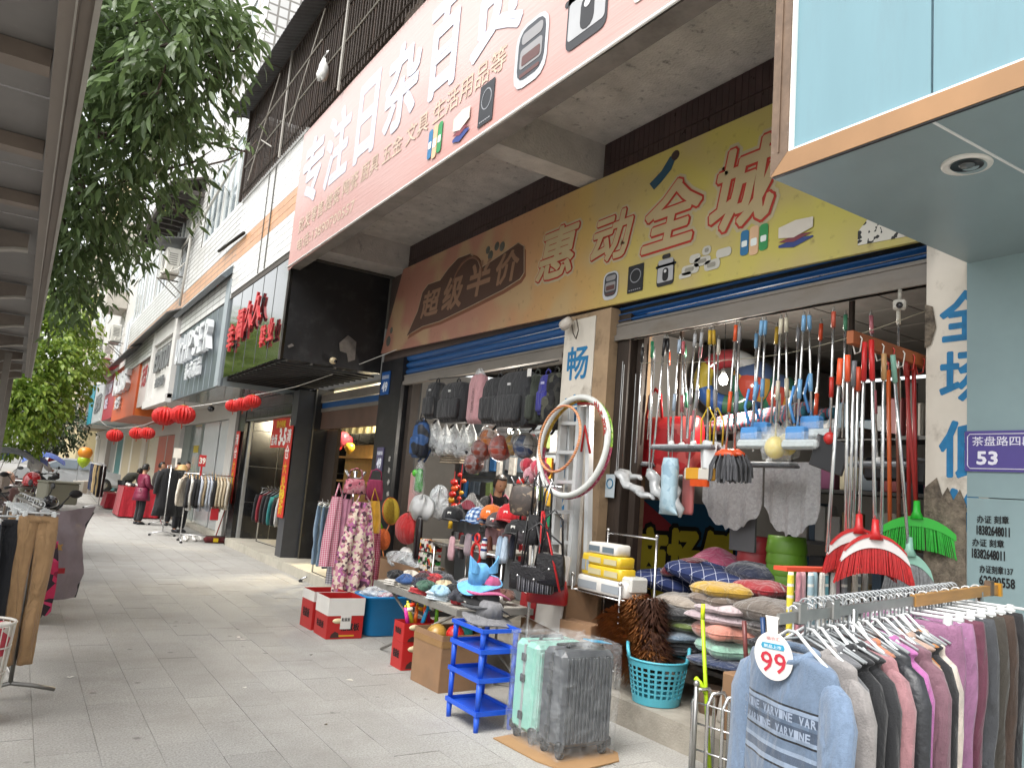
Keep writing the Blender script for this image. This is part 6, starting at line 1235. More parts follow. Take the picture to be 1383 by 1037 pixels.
for a,b_ in(((X0-.024,Y0-.026),(X1+.024,Y0-.008)),((X0-.024,Y1+.008),(X1+.024,Y1+.026)),((X0-.024,Y0-.007),(X0-.008,Y1+.007)),((X1+.008,Y0-.007),(X1+.024,Y1+.007))):m2.b2((*a,.645),(*b_,.67))
m2.build('top_rim',BLP,SF)
# cartons
def carton(name,lab,lo,hi,m_,rz=0.,open_=True,th=.006,group=None,flaps=0,cat='box',inner=None):
    cx,cy=(lo[0]+hi[0])/2,(lo[1]+hi[1])/2;t=thing(name,lab,cat,group,loc=(cx,cy,lo[2]),rz=rz);a,b_,h=(hi[0]-lo[0])/2,(hi[1]-lo[1])/2,hi[2]-lo[2]
    for p,d in(((0,-b_,h/2),(2*a,th,h)),((0,b_,h/2),(2*a,th,h)),((-a,0,h/2),(th,2*b_-th,h)),((a,0,h/2),(th,2*b_-th,h))):loc_(MB().box(p,d),'side',m_,t)
    loc_(MB().box((0,0,.006),(2*a-th,2*b_-th,th)),'base',m_,t)
    if not open_:loc_(MB().box((0,0,h-.004),(2*a,2*b_,th)),'lid',m_,t)
    return t
bc=carton('carton','brown taped carton holding toys behind the blue shelf',(2.97,5.48,.012),(3.38,5.93,.44),CARDD,rz=.05)
TAPE=mat('brown parcel tape','8a6a44',r=.15,v=.1,s=5)
loc_(MB().box((0,-.229,.36),(.41,.004,.05)),'tape',TAPE,bc);loc_(MB().box((-.209,0,.36),(.004,.45,.05)),'tape',TAPE,bc)
m2=MB();UX=((1,0,0),(0,0,1))
text(m2,'X',(-.08,-.2275,.25),*UX,w=.06,h=.06);text(m2,'电器',(-.1,-.2275,.16),*UX,w=.1,h=.05);text(m2,'小心轻放',(.04,-.2275,.2),*UX,w=.14,h=.03);text(m2,'合格证',(.05,-.2275,.12),*UX,w=.1,h=.025);loc_(m2,'printed_mark',STEN,bc)
for p,r_,c,l in(((3.16,5.6,.42),.075,'b32420','red toy ball in the brown carton'),((3.27,5.66,.42),.08,'1f8c86','teal striped toy ball in the brown carton'),((3.1,5.8,.38),.09,'a07d3a','tan toy ball deeper in the brown carton')):
    m2=MB();m2.ball(p,r_,16,10);m2.tube([(p[0]+r_*1.005*cos(a),p[1],p[2]+r_*1.005*sin(a))for a in[i*pi/12 for i in range(24)]],.004,5,closed=True);solo('toy_ball',m2,pla(c,r=.3),l,'ball','toy balls in the carton')
REDC=mat('red printed carton','a8201f',r=.45,v=.06,s=3);WHC=pnt('cfccc6')
def red_box(lab,lo,hi,rz=0,white=.0,txt='粘鼠板',open_=True,side='xy'):
    t=carton('red_carton',lab,lo,hi,REDC,rz,open_,group='red printed cartons');a,b_,h=(hi[0]-lo[0])/2,(hi[1]-lo[1])/2,hi[2]-lo[2]
    if white:   # white upper panel all round
        for p,d in(((0,-b_-.004,h-white/2),(2*a+.008,.003,white)),((-a-.004,0,h-white/2),(.003,2*b_+.004,white))):loc_(MB().box(p,d),'white_panel',WHC,t)
    hz_=h-white
    m2=MB();text(m2,txt,(-a*.25,-b_-.0045,hz_*.35),*UX,w=a*1.05,h=hz_*.32,bold=.03);loc_(m2,'lettering',STEN,t)
    m2=MB();text(m2,txt,(-a-.0045,b_*.6,hz_*.4),(0,-1,0),(0,0,1),w=b_*1.1,h=hz_*.3,bold=.03);loc_(m2,'lettering',STEN,t)
    m2=MB();m2.lathe([(.002,-.001),(.055,-.001),(.055,.001),(.002,.001)],(-a*.45,-b_-.005,hz_*.78),20,Matrix.Rotation(pi/2,3,'X'),sy=.45);loc_(m2,'oval_badge',pnt('d8c8a0'),t)
    m2=MB();m2.prism([(-a*.8,-b_-.0048,hz_*.06),(-a*.3,-b_-.0048,hz_*.06),(-a*.35,-b_-.0048,hz_*.25),(-a*.55,-b_-.0048,hz_*.33),(-a*.75,-b_-.0048,hz_*.2)],(0,-.001,0));loc_(m2,'mouse_picture',pnt('3b2420'),t)
    m2=MB();m2.box((a*.1,-b_-.004,hz_*.13),(a*.9,.002,hz_*.06));loc_(m2,'yellow_stripe',pnt('c9a02a'),t)
    return t
red_box('lower red carton of the stack beside the brown carton',(3.0,6.2,.012),(3.36,6.42,.235),0,0,open_=False)
red_box('upper red carton holding water pistols beside the brown carton',(3.0,6.205,.237),(3.35,6.415,.4),0,0)
t1=red_box('open red carton with white upper panel nearest the blue tub',(2.8,7.53,.012),(3.17,7.9,.405),0,.17)
loc_(MB().box((.0,-.192,.16),(.11,.003,.13)),'white_label',WHC,t1);m2=MB();text(m2,'粘鼠板',(-.045,-.194,.17),*UX,w=.09,h=.035,bold=.02);loc_(m2,'label_lettering',STEN,t1)
red_box('open red carton with white upper panel at the left end',(2.79,7.98,.012),(3.14,8.32,.4),.03,.1)
# toy water pistols sticking out
for k in range(7):
    rg=random.Random(k+3);x,y,z=3.06+.045*k,6.26+.03*(k % 3),.36+.03*(k % 2);c=['c8308c','d8d83a','e06a1e','2f9ad0','e8531a','d84a9a','7ac02a'][k]
    T=thing('toy_pistol','%s toy water pistol in the red carton' %['pink','yellow','orange','blue','red orange','magenta','lime green'][k],'toy','toy pistols in the red carton',loc=(x,y,z));a=rg.uniform(-.5,.5)
    m2=MB();d=Vector((sin(a),.15*sin(k),cos(a)));p=Vector((x,y,z));m2.tube([p,p+d*.17],[.02,.016],8);m2.build('barrel',pla(c,r=.3),T);n_=Vector((cos(a),0,-sin(a)))
    m2=MB();m2.tube([p+d*.15,p+d*.14+n_*.06],[.016,.02],8);m2.build('grip',pla(['e8e0d0','d84020','f0c030','e0e0e0','30a0c0','f0e0d0','e86a20'][k],r=.3),T);m2=MB();m2.tube([p+d*.17,p+d*.19],.008,6);m2.build('nozzle',pla('e8d820'),T)
# blue tub with bag in it
TU=thing('plastic_tub','bright blue plastic tub filled with clear bags','tub',loc=(3.47,7.74,0));TBM=pla('127bb8',r=.35)
m2=MB();ring(m2,[(.015,.22,.17),(.03,.235,.185),(.39,.265,.21),(.395,.285,.23),(.415,.285,.23),(.415,.262,.207),(.05,.22,.17)],28,0,c=(3.47,7.74,0),sq=.45,cap=False);ring(m2,[(.03,.22,.17),(.04,.22,.17)],28,0,c=(3.47,7.74,0),sq=.45);m2.build('tub_body',TBM,TU)
def crumple(name,lab,c,d,m_,sd,n=14,group=None,cat='bag',amp=.25):
    rg=random.Random(sd);m2=MB();ph=[rg.uniform(0,6)for _ in range(6)]
    m2.grid(lambda u,v:(c[0]+d[0]*sin(pi*v)*cos(2*pi*u)*(1+amp*sin(5*u*6.28+ph[0]+v*5)*sin(3*v*3.1+ph[1])),c[1]+d[1]*sin(pi*v)*sin(2*pi*u)*(1+amp*sin(4*u*6.28+ph[2]-v*4)),c[2]+d[2]*(1-cos(pi*v))*.5*(1+amp*.6*sin(7*u*6.28+ph[3]))),n*2,n)
    return solo(name,m2,m_,lab,cat,group)
FILM2=film('cloudy plastic film','d5d9db',.5,.15)
crumple('clear_bag','heap of clear plastic bags in the blue tub',(3.47,7.74,.36),(.25,.2,.13),FILM2,5,amp=.2)
crumple('folded_garment','navy folded garment in the blue tub',(3.58,7.66,.37),(.12,.1,.09),fab('20304f'),8);crumple('folded_garment','pink folded garment in the blue tub',(3.45,7.6,.37),(.1,.06,.07),fab('b06a7c'),9)
# folding table of small goods
TAB=thing('folding_table','grey folding stall table heaped with small goods','table',loc=(3.45,6.35,0));TG=met('8b8984',r=.5,m=.4)
TZ=.63
for(a,b_)in(((3.1,5.5),(3.14,7.2)),((3.8,5.5),(3.84,7.2))):MB().b2((a[0],a[1],TZ-.05),(b_[0],b_[1],TZ)).build('rail',TG,TAB)
for(a,b_)in(((3.142,5.5),(3.798,5.54)),((3.142,7.16),(3.798,7.2))):MB().b2((a[0],a[1],TZ-.048),(b_[0],b_[1],TZ-.002)).build('rail',TG,TAB)
MB().b2((3.13,5.52,TZ+.001),(3.81,7.18,TZ+.008)).build('table_top',pnt('a9a59c'),TAB)
for x in(3.16,3.78):
    for(a,b_)in((5.6,7.0),(7.0,5.6)):MB().tube([(x+(.03 if a>b_ else 0),a,TZ-.05),(x+(.03 if a>b_ else 0),b_,.02)],.013,6).build('leg',TG,TAB)
rg=random.Random(21)
FC=['c7d3da','8fb6cc','b9b5ae','4a4a4c','a8262c','d6d2ca','23242a','7d8a92','c9c2b4','5a4636']
for k in range(16):
    x,y=3.2+.17*(k % 4)+rg.uniform(-.03,.03),5.95+.3*(k//4)+rg.uniform(-.05,.05);w_,d_,h=rg.uniform(.12,.2),rg.uniform(.14,.25),rg.uniform(.012,.026)
    m2=MB();R=Matrix.Rotation(rg.uniform(-1.5,1.5),3,'Z')@ Matrix.Rotation(rg.uniform(-.12,.12),3,'X')
    for q in range(rg.randint(2,4)):m2.box((x+rg.uniform(-.01,.01),y,TZ+.01+h*(q+.5)),(w_,d_,h*.92),R=R,bev=.008)
    solo('folded_stock',m2,fab(FC[k % 10]),'%s folded stack on the stall table, %s row from the front, %s along' %(['pale blue','sky blue','light grey','charcoal','red','off white','black','slate','cream','brown'][k % 10],ORD[k % 4],ORD[k//4]),'goods','folded goods on the stall table')
for k in range(5):crumple('sock_bundle','%s bundle near the front of the stall table' %['red','clear wrapped','navy','grey','white'][k],(3.2+.1*k,5.68+.08*(k % 2),TZ+.01),(.06,.06,.08),[fab('a01c28'),FILM2,fab('1d2438'),fab('6b6a6a'),fab('c9c6c0')][k],40+k,group='bundles on the stall table',cat='goods')
TCOL=[('2a2c34','ink'),('a01c28','scarlet'),('c9c6c0','chalk'),('5a3a30','chestnut'),('8fb0c4','powder blue'),('1a1a1c','jet'),('77706a','taupe'),('b0506c','rose'),('3a5a4a','bottle green'),('b9a88a','sand'),('44506a','denim'),('d2cfca','ivory'),('1c2030','midnight'),('7c1c24','brick red'),('26262a','coal'),('9a9c9e','silver'),('2a4a7a','cobalt'),('3a2a2c','umber'),('b02c30','tomato'),('55565a','lead grey'),('18181a','pitch black'),('c0b8ac','oat'),('6a2a3c','mulberry'),('30343a','gunmetal')]
for k,(c,nm)in enumerate(TCOL):crumple('loose_ware','%s crumpled ware in the heap on the stall table' % nm,(3.2+.15*(k % 4)+rg.uniform(-.04,.04),5.7+.24*(k//4)+rg.uniform(-.06,.06),TZ+.04),(.08,.1,.085),fab(c,v=.2),200+k,group='loose wares on the stall table',cat='goods',amp=.3)
# hats on the blue shelf
def sun_hat(lab,c,r_,m_,tilt=(0,0),crown=True,h=.1):
    t=thing('sun_hat',lab,'hat','hats heaped on the blue shelf',loc=c);R=Matrix.Rotation(tilt[0],3,'X')@ Matrix.Rotation(tilt[1],3,'Y');m2=MB();C_=Vector(c)
    m2.grid(lambda u,v:C_+R@Vector(((r_*.5+r_*.5*v)*cos(2*pi*u),(r_*.5+r_*.5*v)*sin(2*pi*u)*.85,-.03*v+.012*sin(2*pi*u*3)*v)),32,5,two=.008);m2.build('brim',m_,t)
    if crown:m2=MB();m2.lathe([(r_*.52,0),(r_*.48,h*.7),(r_*.35,h),(.002,h*1.05)],c,20,R,sy=.85);m2.build('crown',m_,t)
HB=(2.98,4.86,.69)
sun_hat('grey visor hat at the bottom of the heap on the blue shelf',(2.97,4.8,.71),.2,fab('6f6f72'),(.15,.1));sun_hat('dark grey hat second in the heap on the blue shelf',(2.99,4.88,.77),.19,fab('3a3b3e'),(-.1,.18))
sun_hat('black and white printed hat in the heap on the blue shelf',(2.98,4.92,.82),.17,pattern('bw print',['18181a','b9b6b0','18181a','222224'],26),(.1,.1));sun_hat('pink quilted hat near the top of the heap',(3.02,4.92,.87),.18,fab('b0507a'),(-.05,.15))
sun_hat('sky blue hat with a bow on top of the heap',(2.96,4.95,.93),.17,fab('5f9fcf'),(.2,-.25),h=.12)
m2=MB()
for s_ in(-1,1):m2.grid(lambda u,v:(2.95+s_*(.02+.1*u),4.9-.03*sin(u*3),1.0+.06*u+(v-.5)*(.02+.1*u)),8,6,two=.01)
solo('hat_bow',m2,fab('5f9fcf'),'large sky blue bow tied on the topmost hat','bow')
# apron stand
AS=thing('coat_stand','chrome coat stand hung with aprons and small bags','stand',loc=(3.32,8.55,0))
MB().tube([(3.32,8.55,.02),(3.32,8.55,1.68)],.014,8).build('pole',CHROME,AS)
for k in range(6):a=k*pi/3;MB().tube([(3.32,8.55,1.6),(3.32+.08*cos(a),8.55+.08*sin(a),1.6),(3.32+.13*cos(a),8.55+.13*sin(a),1.68)],.007,6).build('hook',CHROME,AS)
for k in range(4):a=k*pi/2+.4;MB().tube([(3.32,8.55,.12),(3.32+.2*cos(a),8.55+.2*sin(a),.015)],.011,6).build('foot',CHROME,AS)
def apron(lab,c,w0,w1,z1,z0,m_,rz=0,d=.02,neck=True):
    t=thing('apron',lab,'apron','aprons on the coat stand',loc=(c[0],c[1],z0));m2=MB();cz,sz=cos(rz),sin(rz)
    def f(u,v):
        w_=w0+(w1-w0)*min(1,v*1.6)**.8;x=(u-.5)*w_;y=d*sin(u*19+v*2)*(.3+v)+.06*(u-.5)**2*4-.03;return(c[0]+x*cz-y*sz,c[1]+x*sz+y*cz,z1+(z0-z1)*v)
    m2.grid(f,28,20,two=.006);m2.build('cloth',m_,t)
    m2=MB();m2.tube([(c[0]-w0*.4*cz,c[1]-w0*.4*sz,z1),(c[0],c[1]+.05,z1+.14),(c[0]+w0*.4*cz,c[1]+w0*.4*sz,z1)],.01,6);m2.build('neck_strap',m_,t)
GING=pattern('pink gingham',['d8c4c8','cf8c9c','b8506c'],50,'xz');GINR=pattern('red gingham',['cf9fa8','b84a64','982a44'],50,'xz');GRCK=pattern('grey check',['b0b2b6','8a8c92','6a6c74'],40,'xz');FLOR=pattern('purple cream camouflage floral',['d2c2ae','5a3a48','a8608e','dccfbc','9a6a6c','c88a9c','d8c4b4'],34)
apron('pink gingham apron fanned out on the left of the stand',(3.08,8.35,.0),.16,.3,1.38,.62,GING,.5);apron('grey checked apron behind the pink gingham one',(3.16,8.42,0),.12,.18,1.3,.42,GRCK,.5)
apron('plain pink apron between the checked and floral aprons',(3.2,8.36,0),.14,.18,1.36,.52,fab('b87f94'),.3);apron('purple and cream floral apron at the front of the stand',(3.33,8.25,0),.2,.48,1.34,.3,FLOR,.05,.03)
apron('red checked apron on the right of the stand',(3.54,8.4,0),.14,.26,1.24,.36,GINR,-.2);apron('deep red apron tucked behind the red checked one',(3.62,8.52,0),.1,.16,1.1,.42,fab('7c1c30'),-.3)
apron('yellow ochre cloth pack hanging on the right of the stand',(3.5,8.32,0),.1,.17,1.36,1.0,fab('b98a1f'),-.35,.01)
def hand_bag(lab,c,w_,h,d,m_,rz=0,strap=.12,m3=None,flap=True,group='bags'):
    t=thing('hand_bag',lab,'bag',group,loc=(c[0],c[1],c[2]),rz=rz);m2=MB();ring(m2,[(0,w_*.46,d*.4),(h*.06,w_*.5,d*.5),(h*.5,w_*.5,d*.5),(h*.92,w_*.44,d*.36),(h,w_*.4,d*.25)],20,.05,5,1,sq=.6);loc_(m2,'bag_body',m_,t)
    m2=MB();m2.tube([(-w_*.38,0,h*.95),(-w_*.28,0,h+strap*.8),(0,0,h+strap),(w_*.28,0,h+strap*.8),(w_*.38,0,h*.95)],.009,6);loc_(m2,'strap',m3 or m_,t)
    if flap:m2=MB();m2.grid(lambda u,v:((u-.5)*w_*.86,-d*.52-.004*sin(pi*u),h*(.98-.5*v*(1-.35*(2*u-1)**2))),10,5,two=.008);loc_(m2,'flap',m3 or m_,t);loc_(MB().ball((0,-d*.55,h*.52),.012,8,6),'clasp',CHROME,t)
    return t
hand_bag('pink printed cube bag hanging on the left of the coat stand',(3.25,8.35,1.42),.24,.17,.16,pattern('pink floral bag',['b8707c','a85a68','4a2a30','c08a90'],28),.1,flap=False,group='bags on the coat stand');hand_bag('magenta striped bag hanging on the right of the coat stand',(3.52,8.42,1.36),.2,.24,.1,pattern('magenta stripes',['8a2a4c','5c1a34','a83c60','5c1a34'],60,'x'),-.1,flap=False,group='bags on the coat stand')
hand_bag('small black pouch under the pink cube bag',(3.18,8.4,1.34),.1,.1,.06,fab('1b1b1e'),.1,flap=False,group='bags on the coat stand')
# jeans rack beside the lit doorway
rod_rack('jeans_rack','low chrome rack of jeans in front of the rusted doorway',(3.95,9.6),(3.95,11.5),1.2,CHROME,feet=.16)
for k,c in enumerate(('6f8498','5a6f82','3a4a5c','8296a6','2a2c30','55585c','26272c','484c54')):
    trousers('hanging_jeans','%s pair of jeans on the low rack, %s' %(ORD[k],['faded blue','blue','dark blue','light blue','black','grey plaid','black plaid','charcoal'][k]),(3.93,11.35-.24*k,1.22),.9,fab(c)if k not in(5,6)else pattern('plaid%d' % k,['26272a','3c3d42','55565c'],14,'xz'),W=.3,L=.92,group='jeans on the low rack',sd=80+k,flare=1.1)
# sweeping broom leaning by white column
BW=thing('push_broom','maroon push broom with a yellow label leaning on the white column','broom',loc=(3.736,17.321,0.020));p=Vector((3.745,17.222,0.030))
m2=MB();m2.tube([p+Vector((-.22,0,.03)),p+Vector((-.18,0,.05)),p+Vector((.18,0,.05)),p+Vector((.22,0,.03))],[.05,.07,.07,.05],10);m2.build('broom_head',fab('5c1a1c'),BW);MB().box(p+Vector((0,-.072,.05)),(.1,.004,.08)).build('yellow_label',pnt('d8b81a'),BW);MB().tube([p+Vector((0,0,.1)),p+Vector((.35,.35,1.35))],.012,8).build('handle',pnt('a02a24'),BW)
# ================================================================ mop and cushion bay
def pole(mb,a,b_,r_=.011):mb.tube([a,b_],r_,8)
MG='mops hanging from the shutter rail'
def mop(lab,a,b_,grip,mid=None,head=None,hc='b9b9b6',pm=None):
    a,b_=Vector(a),Vector(b_);t=thing('mop',lab,'mop',MG,loc=tuple(b_));d=(b_-a)
    m2=MB();pole(m2,a,b_,.0085);m2.build('handle',pm or CHROME,t)
    m2=MB();m2.tube([a-d*.005,a+d*.12],.0135,8);m2.build('grip',pla(grip),t);
    m2=MB();m2.tube([a-d*.005+Vector((0,.01,0)),a-d*.02+Vector((0,.0,.02)),a-d*.005-Vector((0,.01,0))],.003,5);m2.build('hang_loop',STEEL,t)
    if mid:m2=MB();m2.tube([a+d*.52,a+d*.68],.014,8);m2.build('sleeve',pla(mid),t)
    if head=='flat':
        m2=MB();m2.box(b_+Vector((0,-.03,-.012)),(.1,.38,.016),bev=.004);m2.build('mop_plate',pla('a9adb0'),t);m2=MB();m2.box(b_+Vector((0,-.03,-.03)),(.12,.4,.022),bev=.008);m2.build('pad',fab('5b5e62'),t)
        m2=MB();m2.tube([b_+Vector((0,0,.02)),b_+Vector((0,-.01,-.01))],.022,8);m2.build('joint',pla('d6d6d4'),t)
    elif head=='string':
        m2=MB();rgq=random.Random(len(lab));m2.lathe([(.03,.03),(.07,.0),(.075,-.02)],b_,14,sx=.7,sy=1.3);m2.build('socket',pla(hc),t)
        m2=MB()
        for k in range(70):
            an=rgq.uniform(0,2*pi);rr=rgq.uniform(.02,.1);x,y=rr*.75*cos(an),rr*1.35*sin(an);m2.tube([b_+Vector((x*.7,y*.7,-.01)),b_+Vector((x*1.1,y*1.1,-.09)),b_+Vector((x*1.15+rgq.uniform(-.01,.01),y*1.15,-.19+rgq.uniform(-.02,.02)))],.007,5)
        o=m2.build('strings',fab('4b4c50'),t);tag(o,kind='stuff')
    elif head=='scoop':
        m2=MB();m2.grid(lambda u,v:b_+Vector((.02*cos(u*pi*2),(u-.5)*.16*(1-.25*v),-.0-.2*v+.03*sin(pi*u))),12,8,two=.008);m2.build('scoop',pla(hc),t)
        m2=MB();m2.tube([b_+Vector((0,-.06,.0)),b_+Vector((0,-.065,.18)),b_+Vector((0,0,.28)),b_+Vector((0,.065,.18)),b_+Vector((0,.06,0))],.007,6);m2.build('wire_bail',pla('c0a22a'),t)
    elif head=='sponge':
        m2=MB();m2.box(b_+Vector((0,0,.03)),(.07,.14,.09),bev=.012);m2.build('clamp',pla(hc),t);m2=MB();m2.box(b_+Vector((0,-.04,-.04)),(.09,.26,.06),bev=.015);m2.build('sponge',pla('b3bcbc'),t);m2=MB();m2.tube([b_+Vector((0,.02,.1)),b_+Vector((0,.06,.22)),b_+Vector((0,.03,.34))],.01,6);m2.build('lever',pla(hc),t)
        m2=MB();m2.box(b_+Vector((0,-.04,-.015)),(.1,.28,.11),bev=.02);m2.build('film',film(),t)
    elif head=='brush':
        m2=MB();m2.ball(b_+Vector((0,0,-.06)),.075,14,8,(.9,.9,1));m2.build('brush_ball',pla(hc),t);m2=MB();m2.lathe([(.02,.1),(.05,.04),(.09,-.08),(.08,-.14),(.03,-.16)],b_,14);m2.build('film',film(),t);m2=MB();m2.tube([b_+Vector((.02,0,.3)),b_+Vector((.05,.02,.22)),b_+Vector((.02,.01,.12))],.013,8);m2.build('lever',pla('c8c0a4'),t)
    elif head=='squeegee':
        m2=MB();m2.box(b_+Vector((0,.0,-.1)),(.02,.24,.2),R=Matrix.Rotation(.3,3,'X'),bev=.006);m2.build('blade',pla('222326'),t);m2=MB();m2.ball(b_+Vector((0,0,-.0)),.04,10,6);m2.build('joint',pla('b02420'),t)
    return t
MOPS=[('black gripped steel mop at the left end of the row',(4.200,4.730,2.846),(4.200,4.739,1.902),'1c1c1e',None,None),('green gripped steel mop second from the left',(4.220,4.640,2.889),(4.220,4.589,1.818),'1d6b48',None,None),('black gripped mop with the longest handle',(4.180,4.453,2.883),(4.180,4.526,1.787),'151517',None,None),('thin black gripped mop left of the flat mops',(4.200,4.440,2.885),(4.200,4.369,2.038),'151517',None,None),
        ('pale blue gripped flat mop',(4.150,4.257,2.842),(4.150,4.294,2.044),'93a3b3','93a3b3','flat'),('pink gripped flat mop',(4.250,4.318,2.855),(4.250,4.286,2.042),'a8585e','a8585e','flat'),('grey gripped mop leaning over the flat mops',(4.200,4.146,2.883),(4.200,4.177,2.092),'9b9c9e','85868a',None),('grey gripped mop with dark joint left of the yellow pair',(4.220,4.097,2.892),(4.220,4.134,2.050),'9b9c9e','85868a','flat'),
        ('yellow banded mop with white scoop',(4.200,3.997,2.892),(4.200,3.975,2.046),'b8962c','b8962c','scoop'),('second yellow banded mop with white scoop',(4.300,4.054,2.918),(4.300,3.982,2.046),'b8962c','8f9092','scoop'),('orange gripped grey string mop',(4.200,3.750,2.897),(4.200,3.797,1.982),'d2552a','d2552a','string'),('grey gripped string mop behind the orange one',(4.300,3.804,2.912),(4.300,3.805,1.992),'8b8d90','8b9aa6','string'),
        ('left blue sponge mop of the left blue pair',(4.150,3.479,2.882),(4.150,3.536,2.079),'6f9fc6','6f9fc6','sponge'),('right blue sponge mop of the left blue pair',(4.250,3.531,2.908),(4.250,3.540,2.125),'6f9fc6','6f9fc6','sponge'),('left cream mop wrapped in film',(4.150,3.320,2.869),(4.150,3.335,2.076),'c2bba6','c2bba6','brush'),('right cream mop wrapped in film',(4.250,3.358,2.903),(4.250,3.322,2.106),'c2bba6','c2bba6','brush'),
        ('left blue sponge mop of the right blue pair',(4.150,3.141,2.867),(4.150,3.170,2.074),'6f9fc6','6f9fc6','sponge'),('right blue sponge mop of the right blue pair',(4.220,3.154,2.883),(4.220,3.114,2.147),'6f9fc6','6f9fc6','sponge'),('red and beige gripped black squeegee',(4.150,2.925,2.859),(4.150,2.930,2.071),'b0503c','b02a22','squeegee')]
for k,(l,a,b_,g_,md,hd)in enumerate(MOPS):mop(l,a,b_,g_,md,hd,hc={'scoop':'c9cbcc','sponge':'4a86c0','brush':'cdb84a','string':'c9502a'}.get(hd,'b9b9b6'))
rgm=random.Random(12)
for k in range(16):
    x=872+15.5*k+rgm.uniform(-4,4);q0=Vector((4.55,5.35-.19*k*.98,2.93+rgm.uniform(-.05,.03)));q1=q0+Vector((rgm.uniform(-.03,.03),rgm.uniform(-.06,.06),-.75-rgm.uniform(0,.35)));c=[('6f9fc6','blue'),('b8962c','yellow'),('7a7c80','grey'),('c84a28','orange'),('4a8a6a','green'),('b06a74','pink'),('d0ccc0','cream'),('2a2a2c','black')][k % 8]
    mop('%s gripped spare mop in the rear row, %s from the pillar' %(c[1],ORD[k]),q0,q1,c[0],c[0]if k % 3 else None,[None,'flat',None,None][k % 4],hc='8f9295')
m2=MB();p=Vector((4.120,4.255,1.818));ring(m2,[(.12,.06,.05),(.05,.075,.06),(-.12,.07,.055),(-.25,.075,.06),(-.28,.1,.02),(-.3,.11,.006)],18,.08,3,c=p,rz=1.5);solo('printed_mop_pack',m2,pattern('pale blue pack',['8fa9b6','9db5c0','97afba','7d98a8'],20,r=.3),'pale blue printed mop head pack hanging below the flat mop','pack')
m2=MB();p=Vector((4.300,4.238,1.749));ring(m2,[(.12,.04,.02),(.1,.06,.03),(-.2,.06,.03),(-.22,.05,.02)],14,.05,3,c=p,rz=1.5);solo('pink_refill_pack',m2,pla('a8605f',r=.3),'pink refill pack behind the pale blue pack','pack')
for k,(q,rz)in enumerate((((4.100,4.728,1.746),.6),((4.100,4.538,1.666),.3),((4.150,4.440,1.731),1.0),((4.150,4.219,1.646),1.2),((4.200,4.802,1.799),.2))):
    p=Vector(q);R=Matrix.Rotation(rz,3,'X');m2=MB();m2.tube([p+R@Vector((.02*sin(i*2.1),-.15+.05*i,.012*sin(i*1.7)))for i in range(7)],[.012,.034,.045,.04,.05,.042,.014],12,flat=.6);m2.tube([p+R@Vector((0,.15,0)),p+R@Vector((0,.15,0))+Vector((0,0,.25)),p+R@Vector((0,.15,0))+Vector((.0,0,.9))],.003,5);T=solo('wrapped_slipper_pack',m2,pla('8f9192',r=.18,v=.25,s=20),'%s white film wrapped pack hanging by the timber jamb' %['leftmost','lowest','slanting','rightmost','rear'][k],'pack','wrapped packs by the jamb')
m2=MB();p=Vector((4.200,4.034,1.830));m2.box(p,(.03,.3,.09),bev=.01);T=thing('dust_brush','orange bristled brush in a yellow card sleeve','brush',loc=tuple(p));m2.build('card_sleeve',pattern('yellow card',['c08a22','b9b4aa'],4,'y',r=.4),T);m2=MB()
for k in range(14):m2.box(p+Vector((0,-.08+.012*k,-.065)),(.03,.006,.05))
m2.build('bristles',pla('d2521e'),T)
m2=MB();p=Vector((4.300,3.560,2.064));m2.box(p,(.03,.1,.06),R=Matrix.Rotation(.2,3,'X'),bev=.01);solo('blue_card',m2,pla('2b8fb0'),'small blue card pack below the left blue mops','pack')
# wire the mops hang on
wire('sagging line across the mop bay',[(4.300,4.860,2.751),(4.300,4.070,2.685),(4.300,3.400,2.671),(4.200,2.833,2.700),(4.400,2.486,2.848)],.003,'8f8a78')
# ---------------- brooms on the timber bar
BAR=thing('broom_bar','orange brown timber bar sticking out over the brooms','bar',loc=(4.1,2.5,2.55));a,b_=Vector((3.694,2.500,2.568)),Vector((4.476,2.500,2.540));d=(b_-a)
m2=MB();m2.prism([a+Vector((0,-.02,-.035)),a+Vector((0,.02,-.035)),a+Vector((0,.02,.035)),a+Vector((0,-.02,.035))],d*1.02);m2.build('bar_timber',mat('bar timber','8a4a24',r=.55,v=.2,s=6),BAR)
for k,c in enumerate(['d8d4cc','c03024','d8d4cc','c03024','d8d4cc','c03024','b82a20']):q=a+d*(.08+.13*k);m2=MB();m2.tube([q+Vector((0,0,.04)),q+Vector((0,-.03,0)),q+Vector((0,-.02,-.07)),q+Vector((.0,.01,-.08)),q+Vector((0,.03,0)),q+Vector((0,0,.04))],.004,5);m2.build('tie',pla(c),BAR)
BG='brooms hanging from the timber bar'
